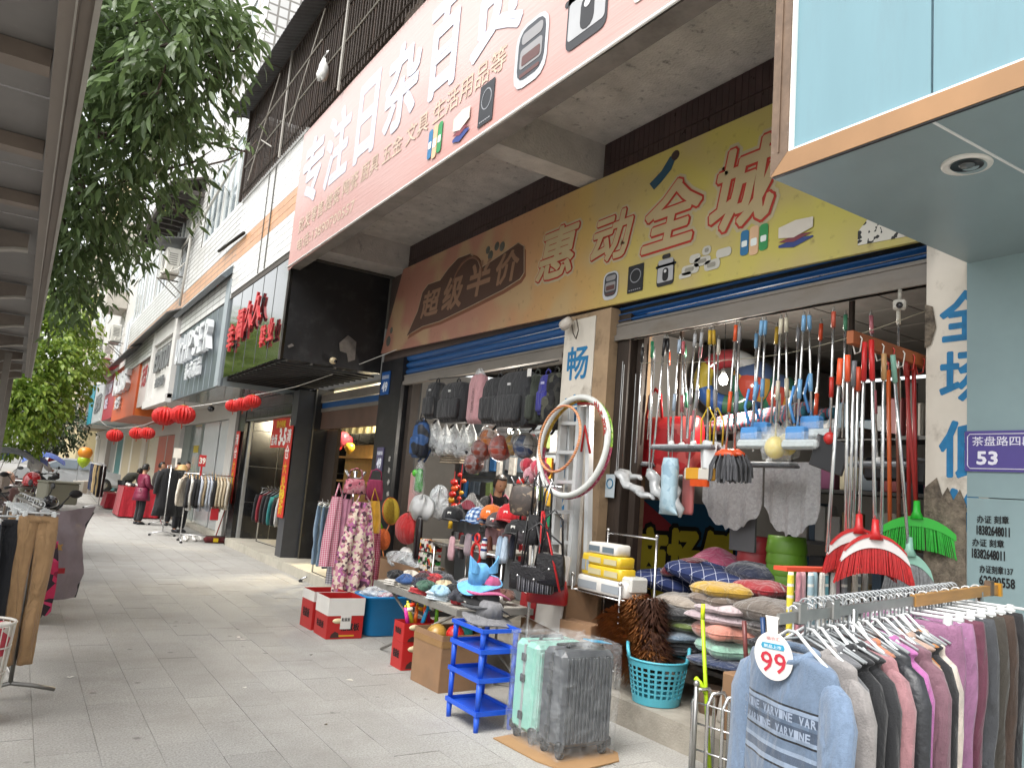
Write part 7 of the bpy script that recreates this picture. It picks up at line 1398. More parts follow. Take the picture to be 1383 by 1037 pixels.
def broom(lab,a,b_,grip,head=None,hcol='b5201c',cap=None,wdt=.36,pm=None,ax=(0.75,-.66,0),bh=.12,red=False):
    a,b_=Vector(a),Vector(b_);t=thing('broom',lab,'broom',BG,loc=tuple(b_));d=b_-a;ax=Vector(ax).normalized()
    m2=MB();pole(m2,a,b_,.0095);m2.build('handle',pm or CHROME,t);m2=MB();m2.tube([a-d*.01,a+d*(.13 if not red else .2)],.014,8);m2.build('grip',pla(grip),t)
    if head:
        n_=16;up=Vector((0,0,1))
        def hp(u,v):x=(u-.5)*2;z=.02-.05*abs(x)**2.2*1.6-(.055)*v;return b_+ax*(x*wdt/2*(.84+.12*v))+up*z+Vector((0,0,.0))
        m2=MB();m2.grid(hp,18,4,two=.034);m2.build('broom_head',pla(cap or hcol),t)
        if cap:m2=MB();m2.grid(lambda u,v:hp(u,-.15+.28*v)+up*.004,18,2,two=.042);m2.build('head_trim',pla(hcol),t)
        m2=MB();m2.lathe([(.016,.1),(.02,.04),(.04,.0)],b_+Vector((0,0,.005)),10);m2.build('socket',pla(hcol),t)
        m2=MB();rgq=random.Random(int(a.x*1000));nrm=ax.cross(up)
        for i in range(64):
            for j in(-1,0,1):
                x=(i+rgq.random())/64;p0=hp(x,.9)+nrm*j*.009;s_=(x-.5)*2;m2.tube([p0,p0+Vector((0,0,-bh*(1-.12*s_*s_)))+ax*s_*.03+nrm*(j*.008+rgq.uniform(-.004,.004))],[.0032,.0022],4)
        o=m2.build('bristles',pla(hcol if head !='grey' else '77787a',r=.5,v=.25,s=60),t);tag(o,kind='stuff')
    return t
W_=(.72,-.69,0)
broom('front red broom with white trim',(3.672,2.360,2.519),(3.637,2.300,1.500),'b81c1c',1,'a8191a','c9c4c2',.34,bh=.13,red=True);broom('second red broom with white trim, left of the front one',(3.752,2.450,2.532),(3.684,2.420,1.520),'b81c1c',1,'a8191a','c9c4c2',.32,bh=.13,red=True)
broom('green broom behind the red ones',(4.214,2.500,2.551),(4.210,2.420,1.620),'8a2018',1,'1fa329',None,.44,pm=pnt('8c1c18'),ax=(.54,-.84,0),bh=.13);broom('mint broom with grey bristles',(3.933,2.400,2.487),(4.073,2.380,1.421),'7fae9c','grey','86b3a2',None,.24,ax=(.54,-.84,0),bh=.14)
for k,(l,q0,q1,g_)in enumerate((('orange gripped long handle at the left end of the bar',(3.498,2.420,2.399),(3.454,2.440,1.425),'d2502a'),('orange gripped handle second on the bar',(3.619,2.460,2.442),(3.663,2.480,1.445),'d2502a'),('grey gripped handle on the bar',(3.738,2.500,2.433),(3.747,2.520,1.463),'6a6c70'),('short orange gripped handle on the bar',(3.748,2.480,2.400),(3.785,2.520,1.483),'c84a28'),('tan gripped handle in front of the red rods',(3.850,2.400,2.481),(3.880,2.420,1.458),'b08a5c'))):broom(l,q0,q1,g_)
for k,(l,q0,q1)in enumerate((('plain red rod hanging at the right end of the bar',(4.305,2.500,2.531),(4.342,2.500,1.608)),('plain red rod second from the right',(4.330,2.550,2.522),(4.361,2.550,1.584)),('orange rod behind the tan gripped handle',(4.217,2.600,2.474),(4.253,2.600,1.533)),('brown patterned rod between the red rods',(4.390,2.650,2.527),(4.425,2.650,1.557)))):
    T=thing('spare_rod',l,'rod','rods hanging from the bar',loc=tuple(q1));m2=MB();m2.tube([q0,q1],.012,8);m2.build('rod',pla(['8f1a1a','96201c','b05020','6a3a2a'][k],r=.3),T);m2=MB();m2.tube([(q0[0],q0[1],q0[2]),(q0[0],q0[1],q0[2]+.05)],.004,5);m2.build('hang_cord',pla('a02018'),T)
# camera and lamp under the shutter
t=thing('security_camera','white box security camera under the right end of the shutter rail','camera',loc=(4.250,2.557,2.875));p=Vector((4.250,2.557,2.866));MB().box(p,(.05,.07,.06),R=Matrix.Rotation(.5,3,'Z'),bev=.01).build('housing',pla('b5b1a8'),t);MB().tube([p+Vector((0,0,.03)),p+Vector((.02,.01,.1))],.012,6).build('mount',pla('9c988f'),t);MB().lathe([(.004,0),(.02,0),(.018,.01)],p+Vector((-.03,-.02,-.01)),10,Matrix.Rotation(-pi/2,3,'Y')).build('lens',pla('1a1a1c',r=.1),t)
t=thing('bulkhead_lamp','cream plastic cup lamp on top of the lettered pillar','lamp',loc=(4.200,5.861,3.220));p=Vector((4.200,5.837,3.209));MB().lathe([(.05,.0),(.052,.04),(.045,.11),(.02,.125)],p+Vector((0,.04,-.02)),16,Matrix.Rotation(1.2,3,'X')).build('shade',pla('c4bdb4'),t);MB().tube([p+Vector((.02,-.06,.02)),p+Vector((.03,-.09,-.1)),p+Vector((.03,-.14,-.16)),p+Vector((.03,-.17,-.08)),p+Vector((.05,-.1,.04))],.006,6).build('cable',pla('4a4238'),t)
# ---------------- lit bulbs inside
def bulb(lab,p,e,r_=.035):
    t=thing('light_bulb',lab,'lamp','lit bulbs in the shop',loc=p);MB().lathe([(.004,-r_*1.4),(r_*.75,-r_*1.2),(r_,-.3*r_),(r_*.95,.4*r_),(r_*.6,1.0*r_),(r_*.5,1.2*r_)],p,14).build('globe',mat('lit bulb',(1,.95,.85),em=18.,v=0),t)
    MB().lathe([(r_*.52,1.2*r_),(r_*.55,2.4*r_),(r_*.2,2.6*r_)],p,10).build('cap',pla('8a8a88'),t);MB().tube([(p[0],p[1],p[2]+2.5*r_),(p[0],p[1],3.3)],.003,5).build('cord',pla('222222'),t)
    ld=bpy.data.lights.new('bulb_light','POINT');ld.energy=e;ld.shadow_soft_size=.05;ld.color=(1,.93,.82);lo=bpy.data.objects.new('bulb_light',ld);COL.objects.link(lo);lo.parent=t;lo.location=(0,0,-.09)
bulb('lit bulb hanging in front of the swimming ring',(4.850,4.442,2.659),26);bulb('lit bulb hanging among the balls of the left bay',(5.000,7.926,2.334),34)
# ---------------- inside wall board, ring, mats
BD=thing('painted_board','red and blue painted board with big yellow characters behind the cushions','sign',loc=(6,5.7,.6));MB().b2((4.99,5.735,.3),(6.75,5.75,1.62)).build('board',pnt('a83a42',r=.7),BD)
m2=MB();m2.prism([(5.2,5.733,1.62),(6.3,5.733,1.0),(6.75,5.733,.95),(6.75,5.733,1.62)],(0,-.003,0));m2.build('blue_field',pnt('1f5a80',r=.7),BD)
for bo,m_,of in((.1,mat('board black','141214',r=.7),.0),(.05,pnt('d2c238',r=.7),.004)):
    m2=MB()
    for k,ch in enumerate('商场倒'):text(m2,ch,(5.12+.47*k-bo*.25,5.727-of,.72-bo*.25),(1,0,0),(0,0,1),w=.4+bo*.5,h=.6+bo*.5,bold=bo)
    m2.build('board_lettering',m_,BD)
t=thing('socket_box','beige wall socket box on the red board edge','socket',loc=(5.03,5.7,1.45));MB().box((5.04,5.72,1.45),(.1,.03,.1),bev=.006).build('box',pla('a39a88'),t);MB().box((5.03,5.72,1.36),(.05,.03,.05),bev=.004).build('switch',pla('a39a88'),t);MB().tube([(5.0,5.725,.3),(5.0,5.725,1.4)],.012,6).build('conduit',pla('a39a88'),t)
RG=thing('swimming_ring','inflatable swimming ring in red, yellow and blue under the ceiling','swim ring',loc=(5.750,5.189,2.827));c=Vector((5.750,5.189,2.827));ux,uy=Vector((.55,-.83,0)),Vector((0,0,1))
for k,col in enumerate(('7c2a30','948636','2f4f86','3a5f4a','84523a','85888a')):
    m2=MB();m2.tube([c+ux*.26*cos(a)+uy*.23*sin(a)for a in[1.4+k*pi/3+i*pi/18 for i in range(7)]],.095,12,caps=False);m2.build('ring_panel',pla(col,r=.15,coat=.4),RG)
for k,(q,r_)in enumerate((((5.950,5.040,2.808),.25),((6.100,4.876,2.709),.22))):
    m2=MB();m2.ball(q,r_,18,12);T=solo('beach_ball',m2,pattern('beach ball %d' % k,['8a3a30','2a5a48','9a7a3a','3a4a6a','8a8a86'],3,r=.15,b=0),['large striped beach ball beside the swimming ring','smaller beach ball at the right of the ring'][k],'ball','beach balls under the ceiling')
MATS_=pattern('pink blue woven mat',['a85a64','3f7f92','c08a8e','2f6a80','7a3a44'],12,'y')
for k in range(5):p=Vector((4.950,4.253,2.274))+Vector((.05*k,-.05*k,.045*(k % 3)));m2=MB();m2.tube([p+Vector((0,.5,-.03)),p+Vector((0,-.45,.06))],.045,10);solo('rolled_mat',m2,MATS_,'%s rolled pink and blue woven mat on the high shelf' % ORD[k],'mat','rolled mats on the high shelf')
MB_=thing('high_shelf','timber plank shelf carrying the rolled mats','shelf',loc=(5.1,4.2,2.1));MB().b2((4.85,3.2,2.2),(5.35,5.1,2.225)).build('plank',WOODD,MB_)
for y in(3.3,5.0):MB().b2((4.9,y,2.2),(4.93,y+.03,3.3)).build('hanger_strap',IRON,MB_)
m2=MB();p=Vector((4.750,4.988,2.108));ring(m2,[(-.28,.36,.1),(-.25,.38,.12),(.1,.38,.12),(.22,.36,.08),(.24,.34,.03)],24,.04,5,c=p,rz=-1.45,sq=.5);T=thing('red_storage_bag','big red woven storage bag hanging inside behind the mop handles','bag',loc=tuple(p));m2.build('bag_body',pattern('red printed bag',['9c1a20','a82026','8c1418','a82026','b04a46'],9,r=.35),T)
m2=MB();q=p+Vector((-.1,.05,.22));m2.tube([q+Vector((0,.1,0)),q+Vector((0,.07,.2)),q+Vector((0,0,.26)),q+Vector((0,-.07,.2)),q+Vector((0,-.1,0))],.018,6,flat=.4);m2.build('handle',pla('a01a20'),T)
LACE=pattern('grey lace cloth',['a9a9ab','a5a5a7','aeaeb0','a0a0a2'],60,r=.9,b=.6)
for k,(y0,y1,l)in enumerate(((4.52,3.92,'left grey lace tablecloth hanging in the bay'),(3.9,3.42,'right grey lace tablecloth hanging in the bay'))):
    m2=MB();m2.grid(lambda u,v:(4.75+.02*sin(u*22)*v,y0+(y1-y0)*u,1.97-v*(.33+.2*sin(pi*u)**.7)+.012*sin(u*40)*(v>.95)),30,10,two=.006);solo('lace_tablecloth',m2,LACE,l,'tablecloth','lace tablecloths')
m2=MB();m2.grid(lambda u,v:(4.85,4.3-.25*u,1.6-.32*v),6,6,two=.02);solo('grey_packed_cloth',m2,pla('55565a',r=.3),'grey packed tablecloth in film below the lace one','tablecloth')
# stools: stacks of plastic stools
def stack(lab,c,cols,r_,n_,dz,z0):
    t=thing('stool_stack',lab,'stools','stacks of plastic stools',loc=(c[0],c[1],z0))
    for k in range(n_):m2=MB();m2.lathe([(r_*1.0,0),(r_*1.03,.02),(r_*.98,dz*.9),(r_*.93,dz*1.6),(.02,dz*1.62)],(c[0],c[1],z0+dz*k),22,caps=False);m2.build('stool',pla(cols[min(len(cols)-1,k*len(cols)//n_)],r=.45),t)
stack('stack of red stools on teal ones behind the cushions',(5.0,4.17,0),['1d6a66','1d6a66','8f2a30','8f2a30','8f2a30'],.14,11,.08,.47);stack('stack of green stools on teal ones behind the cushions',(4.95,3.84,0),['1d6a70','55801f','55801f','55801f'],.145,11,.08,.5)
# dark shelves of goods at the right side of the bay
SHV=thing('goods_shelf','tall dark goods shelf deep in the mop bay','shelf',loc=(6.5,3.2,.2))
for z in(.9,1.35,1.8,2.25):MB().b2((5.9,2.3,z),(6.3,4.6,z+.03)).build('shelf_board',mat('dark shelf','4a4a4a',v=.2),SHV)
for y in(2.3,3.4,4.55):MB().b2((5.88,y,.2),(5.92,y+.04,2.7)).build('shelf_post',mat('dark shelf','4a4a4a'),SHV)
rg=random.Random(77);GC=['7a7c80','3c3c3e','9c9c98','4a5a6a','7a3034','a09a84','2c4a5c','8a7a5a','55606a','b0aca4','5a2a4a']
for z in(.93,1.38,1.83,2.28):
    y=2.38;cnt=-1
    while y<4.45:
        cnt+=1
        w_,h=rg.uniform(.08,.2),rg.uniform(.12,.34);k=rg.randrange(11);m2=MB();m2.box((6.05+rg.uniform(-.05,.05),y+w_/2,z+h/2),(.2,w_*.9,h),bev=.01)
        solo('stock_box',m2,pla(GC[k],r=.5),'%s pack, dark goods shelf, %s level up, %s from the broom pillar' %(['grey','charcoal','pale','slate blue','maroon','stone','teal','tan','blue grey','off white','plum'][k],ORD[int((z-.9)/.44)],ORD[cnt]),'pack','packs on the dark shelf');y+=w_+.015
for k in range(5):m2=MB();p=Vector((5.0+.1*k,3.1-.1*k,1.95));m2.box(p,(.05,.3,.16),R=Matrix.Rotation(.1*k,3,'X'),bev=.02);solo('hanging_pack',m2,pla(['1d1d20','2a2a2c','6a6a6c','202024','3a3a3c'][k],r=.3),'%s dark blister pack hanging right of the lace cloths' % ORD[k],'pack','blister packs hanging in the bay')
# ---------------- cushions
def cushion(lab,c,d,m_,rz=0,tilt=0.,petals=0,tilt2=0.,group='cushions piled on the step'):
    t=thing('cushion',lab,'cushion',group,loc=c);R=Matrix.Rotation(rz,3,'Z')@ Matrix.Rotation(tilt,3,'X')@ Matrix.Rotation(tilt2,3,'Y');C_=Vector(c);m2=MB()
    def f(u,v):
        th=2*pi*u;ph=pi*v;sgn=lambda q,e:math.copysign(abs(q)**e,q)
        if petals:k_=1+.11*cos(petals*th);x,y=cos(th)*k_,sin(th)*k_
        else:x,y=sgn(cos(th),.45),sgn(sin(th),.45);k_=1
        s_=sin(ph)**.55;pin=1-.25*(sgn(1,1)*(abs(x*y))**3)if not petals else 1
        z=math.copysign(abs(cos(ph))**.8,cos(ph))*pin
        if petals:z*=1-.2*max(0,cos(petals*th+pi))*s_
        return C_+R@Vector((x*s_*d[0]/2,y*s_*d[1]/2,-z*d[2]/2*(1-.4*(max(abs(x),abs(y))*s_)**4 if not petals else 1)))
    m2.grid(f,40,14);rgc=random.Random(len(lab)*7+int(c[2]*100));a1,a2,a3=[rgc.uniform(0,6)for _ in range(3)];m2.v=[(x,y,z+.009*sin(x*19+a1)*sin(y*15+a2)+.003*sin((x+y)*40+a3))for x,y,z in m2.v];m2.build('cover',m_,t)
    m2=MB();m2.tube([f(i/40,.5)+Vector((0,0,.004))for i in range(40)],.006,6,closed=True);m2.build('piping',m_,t);return t
VEL=lambda c:fab(c,sheen=.5,v=.2,s=8,b=.15)
PLAID=None
def line_check(name,c,l,sc):
    M=bpy.data.materials.new(name);M.use_nodes=True;t=M.node_tree;L=t.links.new;p=t.nodes['Principled BSDF'];p.inputs['Roughness'].default_value=.9
    tc=t.nodes.new('ShaderNodeTexCoord');b=t.nodes.new('ShaderNodeTexBrick');b.offset=0;b.inputs['Scale'].default_value=sc;b.inputs['Brick Width'].default_value=.5;b.inputs['Row Height'].default_value=.5;b.inputs['Mortar Size'].default_value=.012;b.inputs['Color1'].default_value=lin(c);b.inputs['Color2'].default_value=lin(c);b.inputs['Mortar'].default_value=lin(l);mp=t.nodes.new('ShaderNodeMapping');mp.inputs['Rotation'].default_value=(0,0,.7);L(tc.outputs['Object'],mp.inputs[0]);L(mp.outputs[0],b.inputs['Vector']);L(b.outputs[0],p.inputs['Base Color']);MATS[name]=M;return M
NAVY=line_check('navy window check','22305c','b8bccc',6)
PZ=[(4.200,3.835,0.301)]
BX=thing('cushion_bench','low timber bench under the cushion pile','bench',loc=(4.6,4.1,.2));MB().b2((4.2,3.2,.46),(5.2,4.75,.49)).build('bench_top',WOODD,BX)
for x in(4.25,5.12):
    for y in(3.25,4.68):MB().b2((x,y,.2),(x+.05,y+.05,.46)).build('leg',WOODD,BX)
cs=[('mint flower cushion low in the front stack',(4.300,3.781,0.651),(.42,.42,.11),VEL('7fa593'),5),('salmon flower cushion in the front stack',(4.300,3.787,0.763),(.46,.46,.12),VEL('b87a6a'),5),('pale pink rimmed cushion in the front stack',(4.320,3.842,0.847),(.48,.48,.08),VEL('a8969a'),0),('second pale pink cushion in the front stack',(4.300,3.795,0.911),(.44,.44,.07),VEL('b0a0a2'),5),('taupe flower cushion in the front stack',(4.320,3.882,0.957),(.42,.42,.09),VEL('66594f'),5),('mustard flower cushion on top of the front stack',(4.340,3.890,1.023),(.42,.42,.1),VEL('a8862a'),5),
      ('navy cushion at the bottom of the front stack',(4.320,3.793,0.558),(.5,.46,.09),VEL('1d2c4c'),0),('slate blue cushion in the left stack',(4.350,4.326,0.632),(.4,.42,.08),VEL('5c6d7c'),0),('dark cushion under the slate blue one',(4.380,4.350,0.545),(.42,.42,.08),VEL('24262c'),0),('olive cushion in the left stack',(4.400,4.343,0.709),(.36,.4,.08),VEL('55652a'),0),('black cushion in the left stack',(4.400,4.388,0.788),(.42,.42,.1),VEL('1c1d20'),0),('beige cushion behind the mustard one',(4.600,4.432,0.840),(.5,.5,.14),VEL('8f857a'),0),
      ('grey brown cushion at the right of the front stack',(4.400,3.501,0.945),(.42,.46,.16),VEL('635a52'),0),('second grey brown cushion at the right, lower',(4.420,3.483,0.827),(.42,.46,.12),VEL('5a524b'),0),('bright red folded cushion on the right',(4.600,3.762,1.052),(.34,.36,.12),VEL('8c1420'),0)]
for l,c,d_,m_,pt in cs:cushion(l,c,d_,m_,rz=rg.uniform(-.3,.3),petals=pt)
cushion('navy checked pillow on the left of the heap',(4.750,4.840,0.954),(.55,.5,.16),NAVY,.3,.15);cushion('wide navy checked pillow in the middle of the heap',(4.800,4.323,1.055),(.6,.85,.18),NAVY,.1,.1);cushion('maroon pillow lying on the checked ones',(4.750,4.678,1.096),(.4,.36,.12),VEL('6d1a28'),.5,-.35)
cushion('pink ruffled pillow on top of the heap',(4.950,4.461,1.085),(.46,.56,.12),VEL('b0456c'),.15,.35,tilt2=-.5);cushion('dark blue pillow at the right of the heap',(4.900,4.013,1.126),(.5,.4,.16),VEL('20283f'),-.2,.1)
for k in range(4):cushion('%s dark cushion under the right end of the heap' % ORD[k],(4.45,3.42,.55+.1*k),(.44,.44,.1),VEL(['2a2c34','3d3530','22242c','403a3a'][k]),.1*k)
# laundry basket with feather dusters
BK2=thing('laundry_basket','turquoise perforated laundry basket on the step','basket',loc=(4.1,4.23,.19));TQ=pla('4fa3b4',r=.4);m2=MB();cx,cy=4.08,4.24
def bp(u,z):th=2*pi*u;k_=.165+.055*(z/.32);return(cx+k_*cos(th),cy+k_*sin(th),.195+z)
def quad(u0,u1,z0,z1):
    m2.grid(lambda a,b_:bp(u0+(u1-u0)*a,z0+(z1-z0)*b_),2,1,two=.004,smooth=False)
NU=26
quad_rows=[(0,.045),(.255,.3)]
for i in range(NU):
    u0,u1=i/NU,(i+1)/NU
    for z0,z1 in quad_rows:quad(u0,u1,z0,z1)
    for r_ in range(6):
        zb_=.045+.035*r_;quad(u0,u0+.35/NU,zb_,zb_+.035);quad(u0+.35/NU,u1,zb_,zb_+.011)
m2.build('perforated_wall',TQ,BK2);m2=MB();m2.lathe([(.01,.197),(.165,.197)],(cx,cy,0),26,caps=False);m2.build('base',TQ,BK2)
MB().tube([Vector(bp(i/26,.3))for i in range(26)],.009,6,closed=True).build('rim',TQ,BK2)
for s_ in(-1,1):d_=Vector((.72*s_,-.69*s_,0));e_=Vector((-.69,-.72,0));q=Vector((cx,cy,.495));m2=MB();m2.tube([q+d_*.2+e_*.09,q+d_*.215+e_*.07+Vector((0,0,.06)),q+d_*.22+Vector((0,0,.085)),q+d_*.215-e_*.07+Vector((0,0,.06)),q+d_*.2-e_*.09],.013,8);m2.build('handle',TQ,BK2)
def duster(lab,a,b_,col,r_,sd,n_=420,L=.1):
    t=thing('feather_duster',lab,'duster','feather dusters in the basket',loc=tuple(a));a,b_=Vector(a),Vector(b_);d=b_-a;rgq=random.Random(sd);MB().tube([a,b_],.01,6).build('stick',WOODD,t)
    m2=MB();x=d.orthogonal().normalized();y=d.normalized().cross(x)
    for k in range(n_):
        s_=.12+.9*rgq.random();an=rgq.uniform(0,2*pi);o_=x*cos(an)+y*sin(an);p=a+d*s_;k_=L*rgq.uniform(.7,1.2);dr=(o_*1.0+d.normalized()*.35+Vector((0,0,-.45))).normalized();sd_=dr.cross(d).normalized();w_=.0055*rgq.uniform(.6,1.4)
        e1=p+o_*r_*.25+dr*k_*.55+d.normalized()*.02;e2=p+o_*r_*.25+dr*k_+Vector((0,0,-.02))
        m2.add([p,e1-sd_*w_,e2,e1+sd_*w_],[(0,1,2,3)])
    o=m2.build('feathers',col,t,fix=False);tag(o,kind='stuff')
FEA=mat('brown feather','905a2c',r=.6,v=.5,s=14);FEA2=mat('dark brown feather','3e2213',r=.6,v=.4,s=14);FEP=mat('violet feather','4a1c74',r=.6,v=.3,s=14)
duster('left bushy brown feather duster in the basket',(4.050,4.263,0.354),(4.050,4.680,0.710),FEA,.14,1,2200,.17);duster('middle brown feather duster in the basket',(4.080,4.256,0.354),(4.100,4.542,0.827),FEA,.13,2,2200,.16);duster('right dark brown feather duster in the basket',(4.100,4.255,0.353),(4.120,4.379,0.869),FEA2,.11,3,1900,.14);duster('violet feather duster half hidden behind the brown ones',(4.150,4.271,0.372),(4.200,4.346,0.670),FEP,.05,4,800,.05)
# tissue rack
RK=thing('wire_rack','chrome two level rack holding tissue packs beside the pillar','rack',loc=(4.2,4.9,.2))
for(x,y)in((4.0,5.2),(4.0,4.6),(4.35,5.2),(4.35,4.6)):MB().tube([(x,y,.2),(x,y,1.32 if x>4.1 else .95)],.011,6).build('post',CHROME,RK)
for z in(.32,.84):
    for x in(4.0,4.12,4.24,4.35):MB().tube([(x,5.2,z),(x,4.6,z)],.006,6).build('wire',CHROME,RK)
    for y in(5.2,4.6):MB().tube([(4.0,y,z),(4.35,y,z)],.007,6).build('wire',CHROME,RK)
MB().tube([(4.35,5.2,1.31),(4.35,4.6,1.31)],.01,6).build('top_rail',CHROME,RK)
for(x,y)in((4.35,5.2),(4.35,4.6),(4.0,4.6),(4.0,5.2)):MB().ball((x,y,1.335 if x>4.1 else .965),.018,8,6).build('knob',CHROME,RK)
def tissue(lab,c,d_,m_,printm=None,rz=0):
    t=thing('tissue_pack',lab,'tissue pack','tissue packs on the rack',loc=c,rz=rz);m2=MB();ring(m2,[(0,d_[0]/2*.95,d_[1]/2*.95),(d_[2]*.1,d_[0]/2,d_[1]/2),(d_[2]*.9,d_[0]/2,d_[1]/2),(d_[2],d_[0]/2*.93,d_[1]/2*.93)],24,.015,7,1,sq=.25);loc_(m2,'pack',m_,t)
    for s_ in(-.24,.24):loc_(MB().box((-d_[0]/2-.0015,s_*d_[1],d_[2]*.45),(.003,d_[1]*.38,d_[2]*.5)),'printed_label',printm or pnt('8f959a'),t)
YT=pnt('c9a92a',r=.3);WTP=pnt('c9c6c0',r=.35)
tissue('long white tissue bale on the rack shelf',(4.12,4.88,.85),(.2,.62,.12),WTP);tissue('lower yellow tissue pack on the white bale',(4.12,4.86,.975),(.18,.42,.09),YT,pnt('b9b08a'));tissue('upper yellow tissue pack',(4.12,4.87,1.068),(.18,.4,.085),YT,pnt('b9b08a'));tissue('white tissue pack on top of the yellow ones',(4.12,4.9,1.158),(.17,.36,.085),WTP,pnt('5d6a72'));tissue('yellow wrapped pack at the left of the stack',(4.13,5.1,.975),(.16,.12,.17),YT)
m2=MB();m2.box((4.15,4.62,.955),(.18,.14,.12),bev=.015);solo('green_tissue_pack',m2,pattern('green white pack',['c4c4be','c4c4be','2a7a34'],5,'z',r=.35),'white tissue pack with green top at the right end','tissue pack')
# flower pots and basin on the step
m2=MB();m2.lathe([(.07,0),(.095,.16),(.1,.17),(.09,.175),(.085,.17)],(4.28,3.92,.19),20);solo('flower_pot',m2,mat('weathered pot','8d7563',v=.2,s=12,dirt=.4),'weathered tan flower pot under the cushions','pot');m2=MB();m2.lathe([(.1,0),(.11,.02),(.08,.22),(.075,.22)],(4.25,3.68,.19),20);solo('plastic_bucket',m2,pla('a39c94'),'upturned pale plastic bucket beside the flower pot','bucket')
# folding stools and walking sticks by the step
CR=thing('toy_crutch','lime yellow telescopic stick standing in front of the cushions','stick',loc=(3.895,3.553,0.020));LM=pla('a8c81a',r=.35);a,b_=Vector((3.750,3.413,0.056)),Vector((3.750,3.520,0.905));m2=MB();m2.tube([a,a.lerp(b_,.5),b_],[.014,.013,.012],8);m2.build('stick',LM,CR);m2=MB();q=a.lerp(b_,.48);m2.tube([q,q+Vector((-.02,.03,.06)),Vector((3.720,3.530,0.547))],[.014,.014,.016],8);m2.build('side_grip',LM,CR);MB().tube([b_,b_+Vector((0,0,.09))],[.015,.012],8).build('tip',pla('c8e020'),CR)
for k,(q0,q1,c)in enumerate((((3.900,3.291,0.659),(3.900,3.321,0.924),'6d3a38'),((3.850,3.114,0.701),(3.850,3.142,0.979),'22406c'))):
    T=thing('folding_trolley',['folding trolley with maroon handle beside the shirt rack','folding trolley with blue handle beside the shirt rack'][k],'trolley','folding trolleys',loc=(q0[0],q0[1],.2));q0,q1=Vector(q0),Vector(q1)
    MB().tube([Vector((q0.x,q0.y,.2)),q0],.009,6).build('upright',CHROME,T);MB().tube([q0,q1],.014,8).build('grip',pla(['6d3a38','22406c'][k]),T);q=q0+Vector((0,0,-.13));MB().tube([q+Vector((-.02,.07,-.005)),q+Vector((.02,-.05,.01))],.02,8).build('side_grip',pla(['6d3a38','22406c'][k]),T)
    MB().tube([Vector((q0.x+.05,q0.y,.2)),q0+Vector((.05,0,-.05))],.008,6).build('upright',CHROME,T);MB().lathe([(.01,-.012),(.05,-.012),(.05,.012),(.01,.012)],(q0.x,q0.y-.05,.24),14,Matrix.Rotation(pi/2,3,'Y')).build('wheel',BLK,T)
FS=thing('folding_stools','chrome tube folding stools leaning in front of the step','stool',loc=(3.7,3.35,0))
for k in range(4):
    y=3.5-.1*k;m2=MB();m2.tube([(3.68+.02*k,y,.02),(3.68+.02*k,y,.42),(3.7+.02*k,y-.02,.49),(3.76+.02*k,y-.05,.5),(3.8+.02*k,y-.06,.44),(3.8+.02*k,y-.06,.03)],.012,8);m2.build('tube_leg',CHROME,FS)
for z in(.15,.3,.42):m2=MB();m2.tube([(3.68,3.5,z),(3.74,3.2,z)],.006,6);m2.build('cross_wire',CHROME,FS)
MB().tube([(3.66,3.46,.0),(3.66,3.46,.52)],.014,8).build('post',STEEL,FS);MB().ball((3.66,3.46,.535),.02,10,6).build('knob',STEEL,FS)
# ================================================================ bag and hat bay
BKM=fab('15161a',r=.75,v=.2)
def backpack(lab,p,w_,h,d,m_,rz=-1.57,logo='b9b9b9',pocket=True):
    t=thing('backpack',lab,'backpack','backpacks hanging under the left shutter',loc=p,rz=rz);m2=MB()
    ring(m2,[(-.05,w_*.3,d*.3),(-.08,w_*.42,d*.42),(-.16,w_*.49,d*.5),(-h*.55,w_*.5,d*.52),(-h*.92,w_*.5,d*.5),(-h,w_*.46,d*.42)],24,.05,5,1,sq=.55);loc_(m2,'main_bag',m_,t)
    m2=MB();m2.tube([(-.04,0,-.06),(-.035,0,-.01),(0,0,.01),(.035,0,-.01),(.04,0,-.06)],.009,6);loc_(m2,'top_loop',m_,t)
    if pocket:
        m2=MB();ring(m2,[(-h*.48,w_*.36,d*.12),(-h*.52,w_*.4,d*.2),(-h*.88,w_*.4,d*.2),(-h*.93,w_*.36,d*.12)],20,.03,4,2,c=(0,-d*.5,0),sq=.5);pk=loc_(m2,'front_pocket',m_,t)
        m2=MB();m2.tube([(-w_*.36,-d*.62,-h*.53),(0,-d*.7,-h*.52),(w_*.36,-d*.62,-h*.53)],.004,5);loc_(m2,'zip',pla('4a4a4c'),pk)
    for s_ in(-1,1):m2=MB();m2.tube([(s_*w_*.2,d*.4,-.1),(s_*w_*.4,d*.65,-.3),(s_*w_*.38,d*.6,-h*.8),(s_*w_*.3,d*.45,-h*.98),(s_*w_*.3,d*.2,-h-.05)],.014,6,flat=.4);loc_(m2,'shoulder_strap',m_,t)
    if logo:loc_(MB().box((0,-d*.515,-h*.3),(.06,.006,.025)),'logo_patch',pnt(logo),t)
    return t
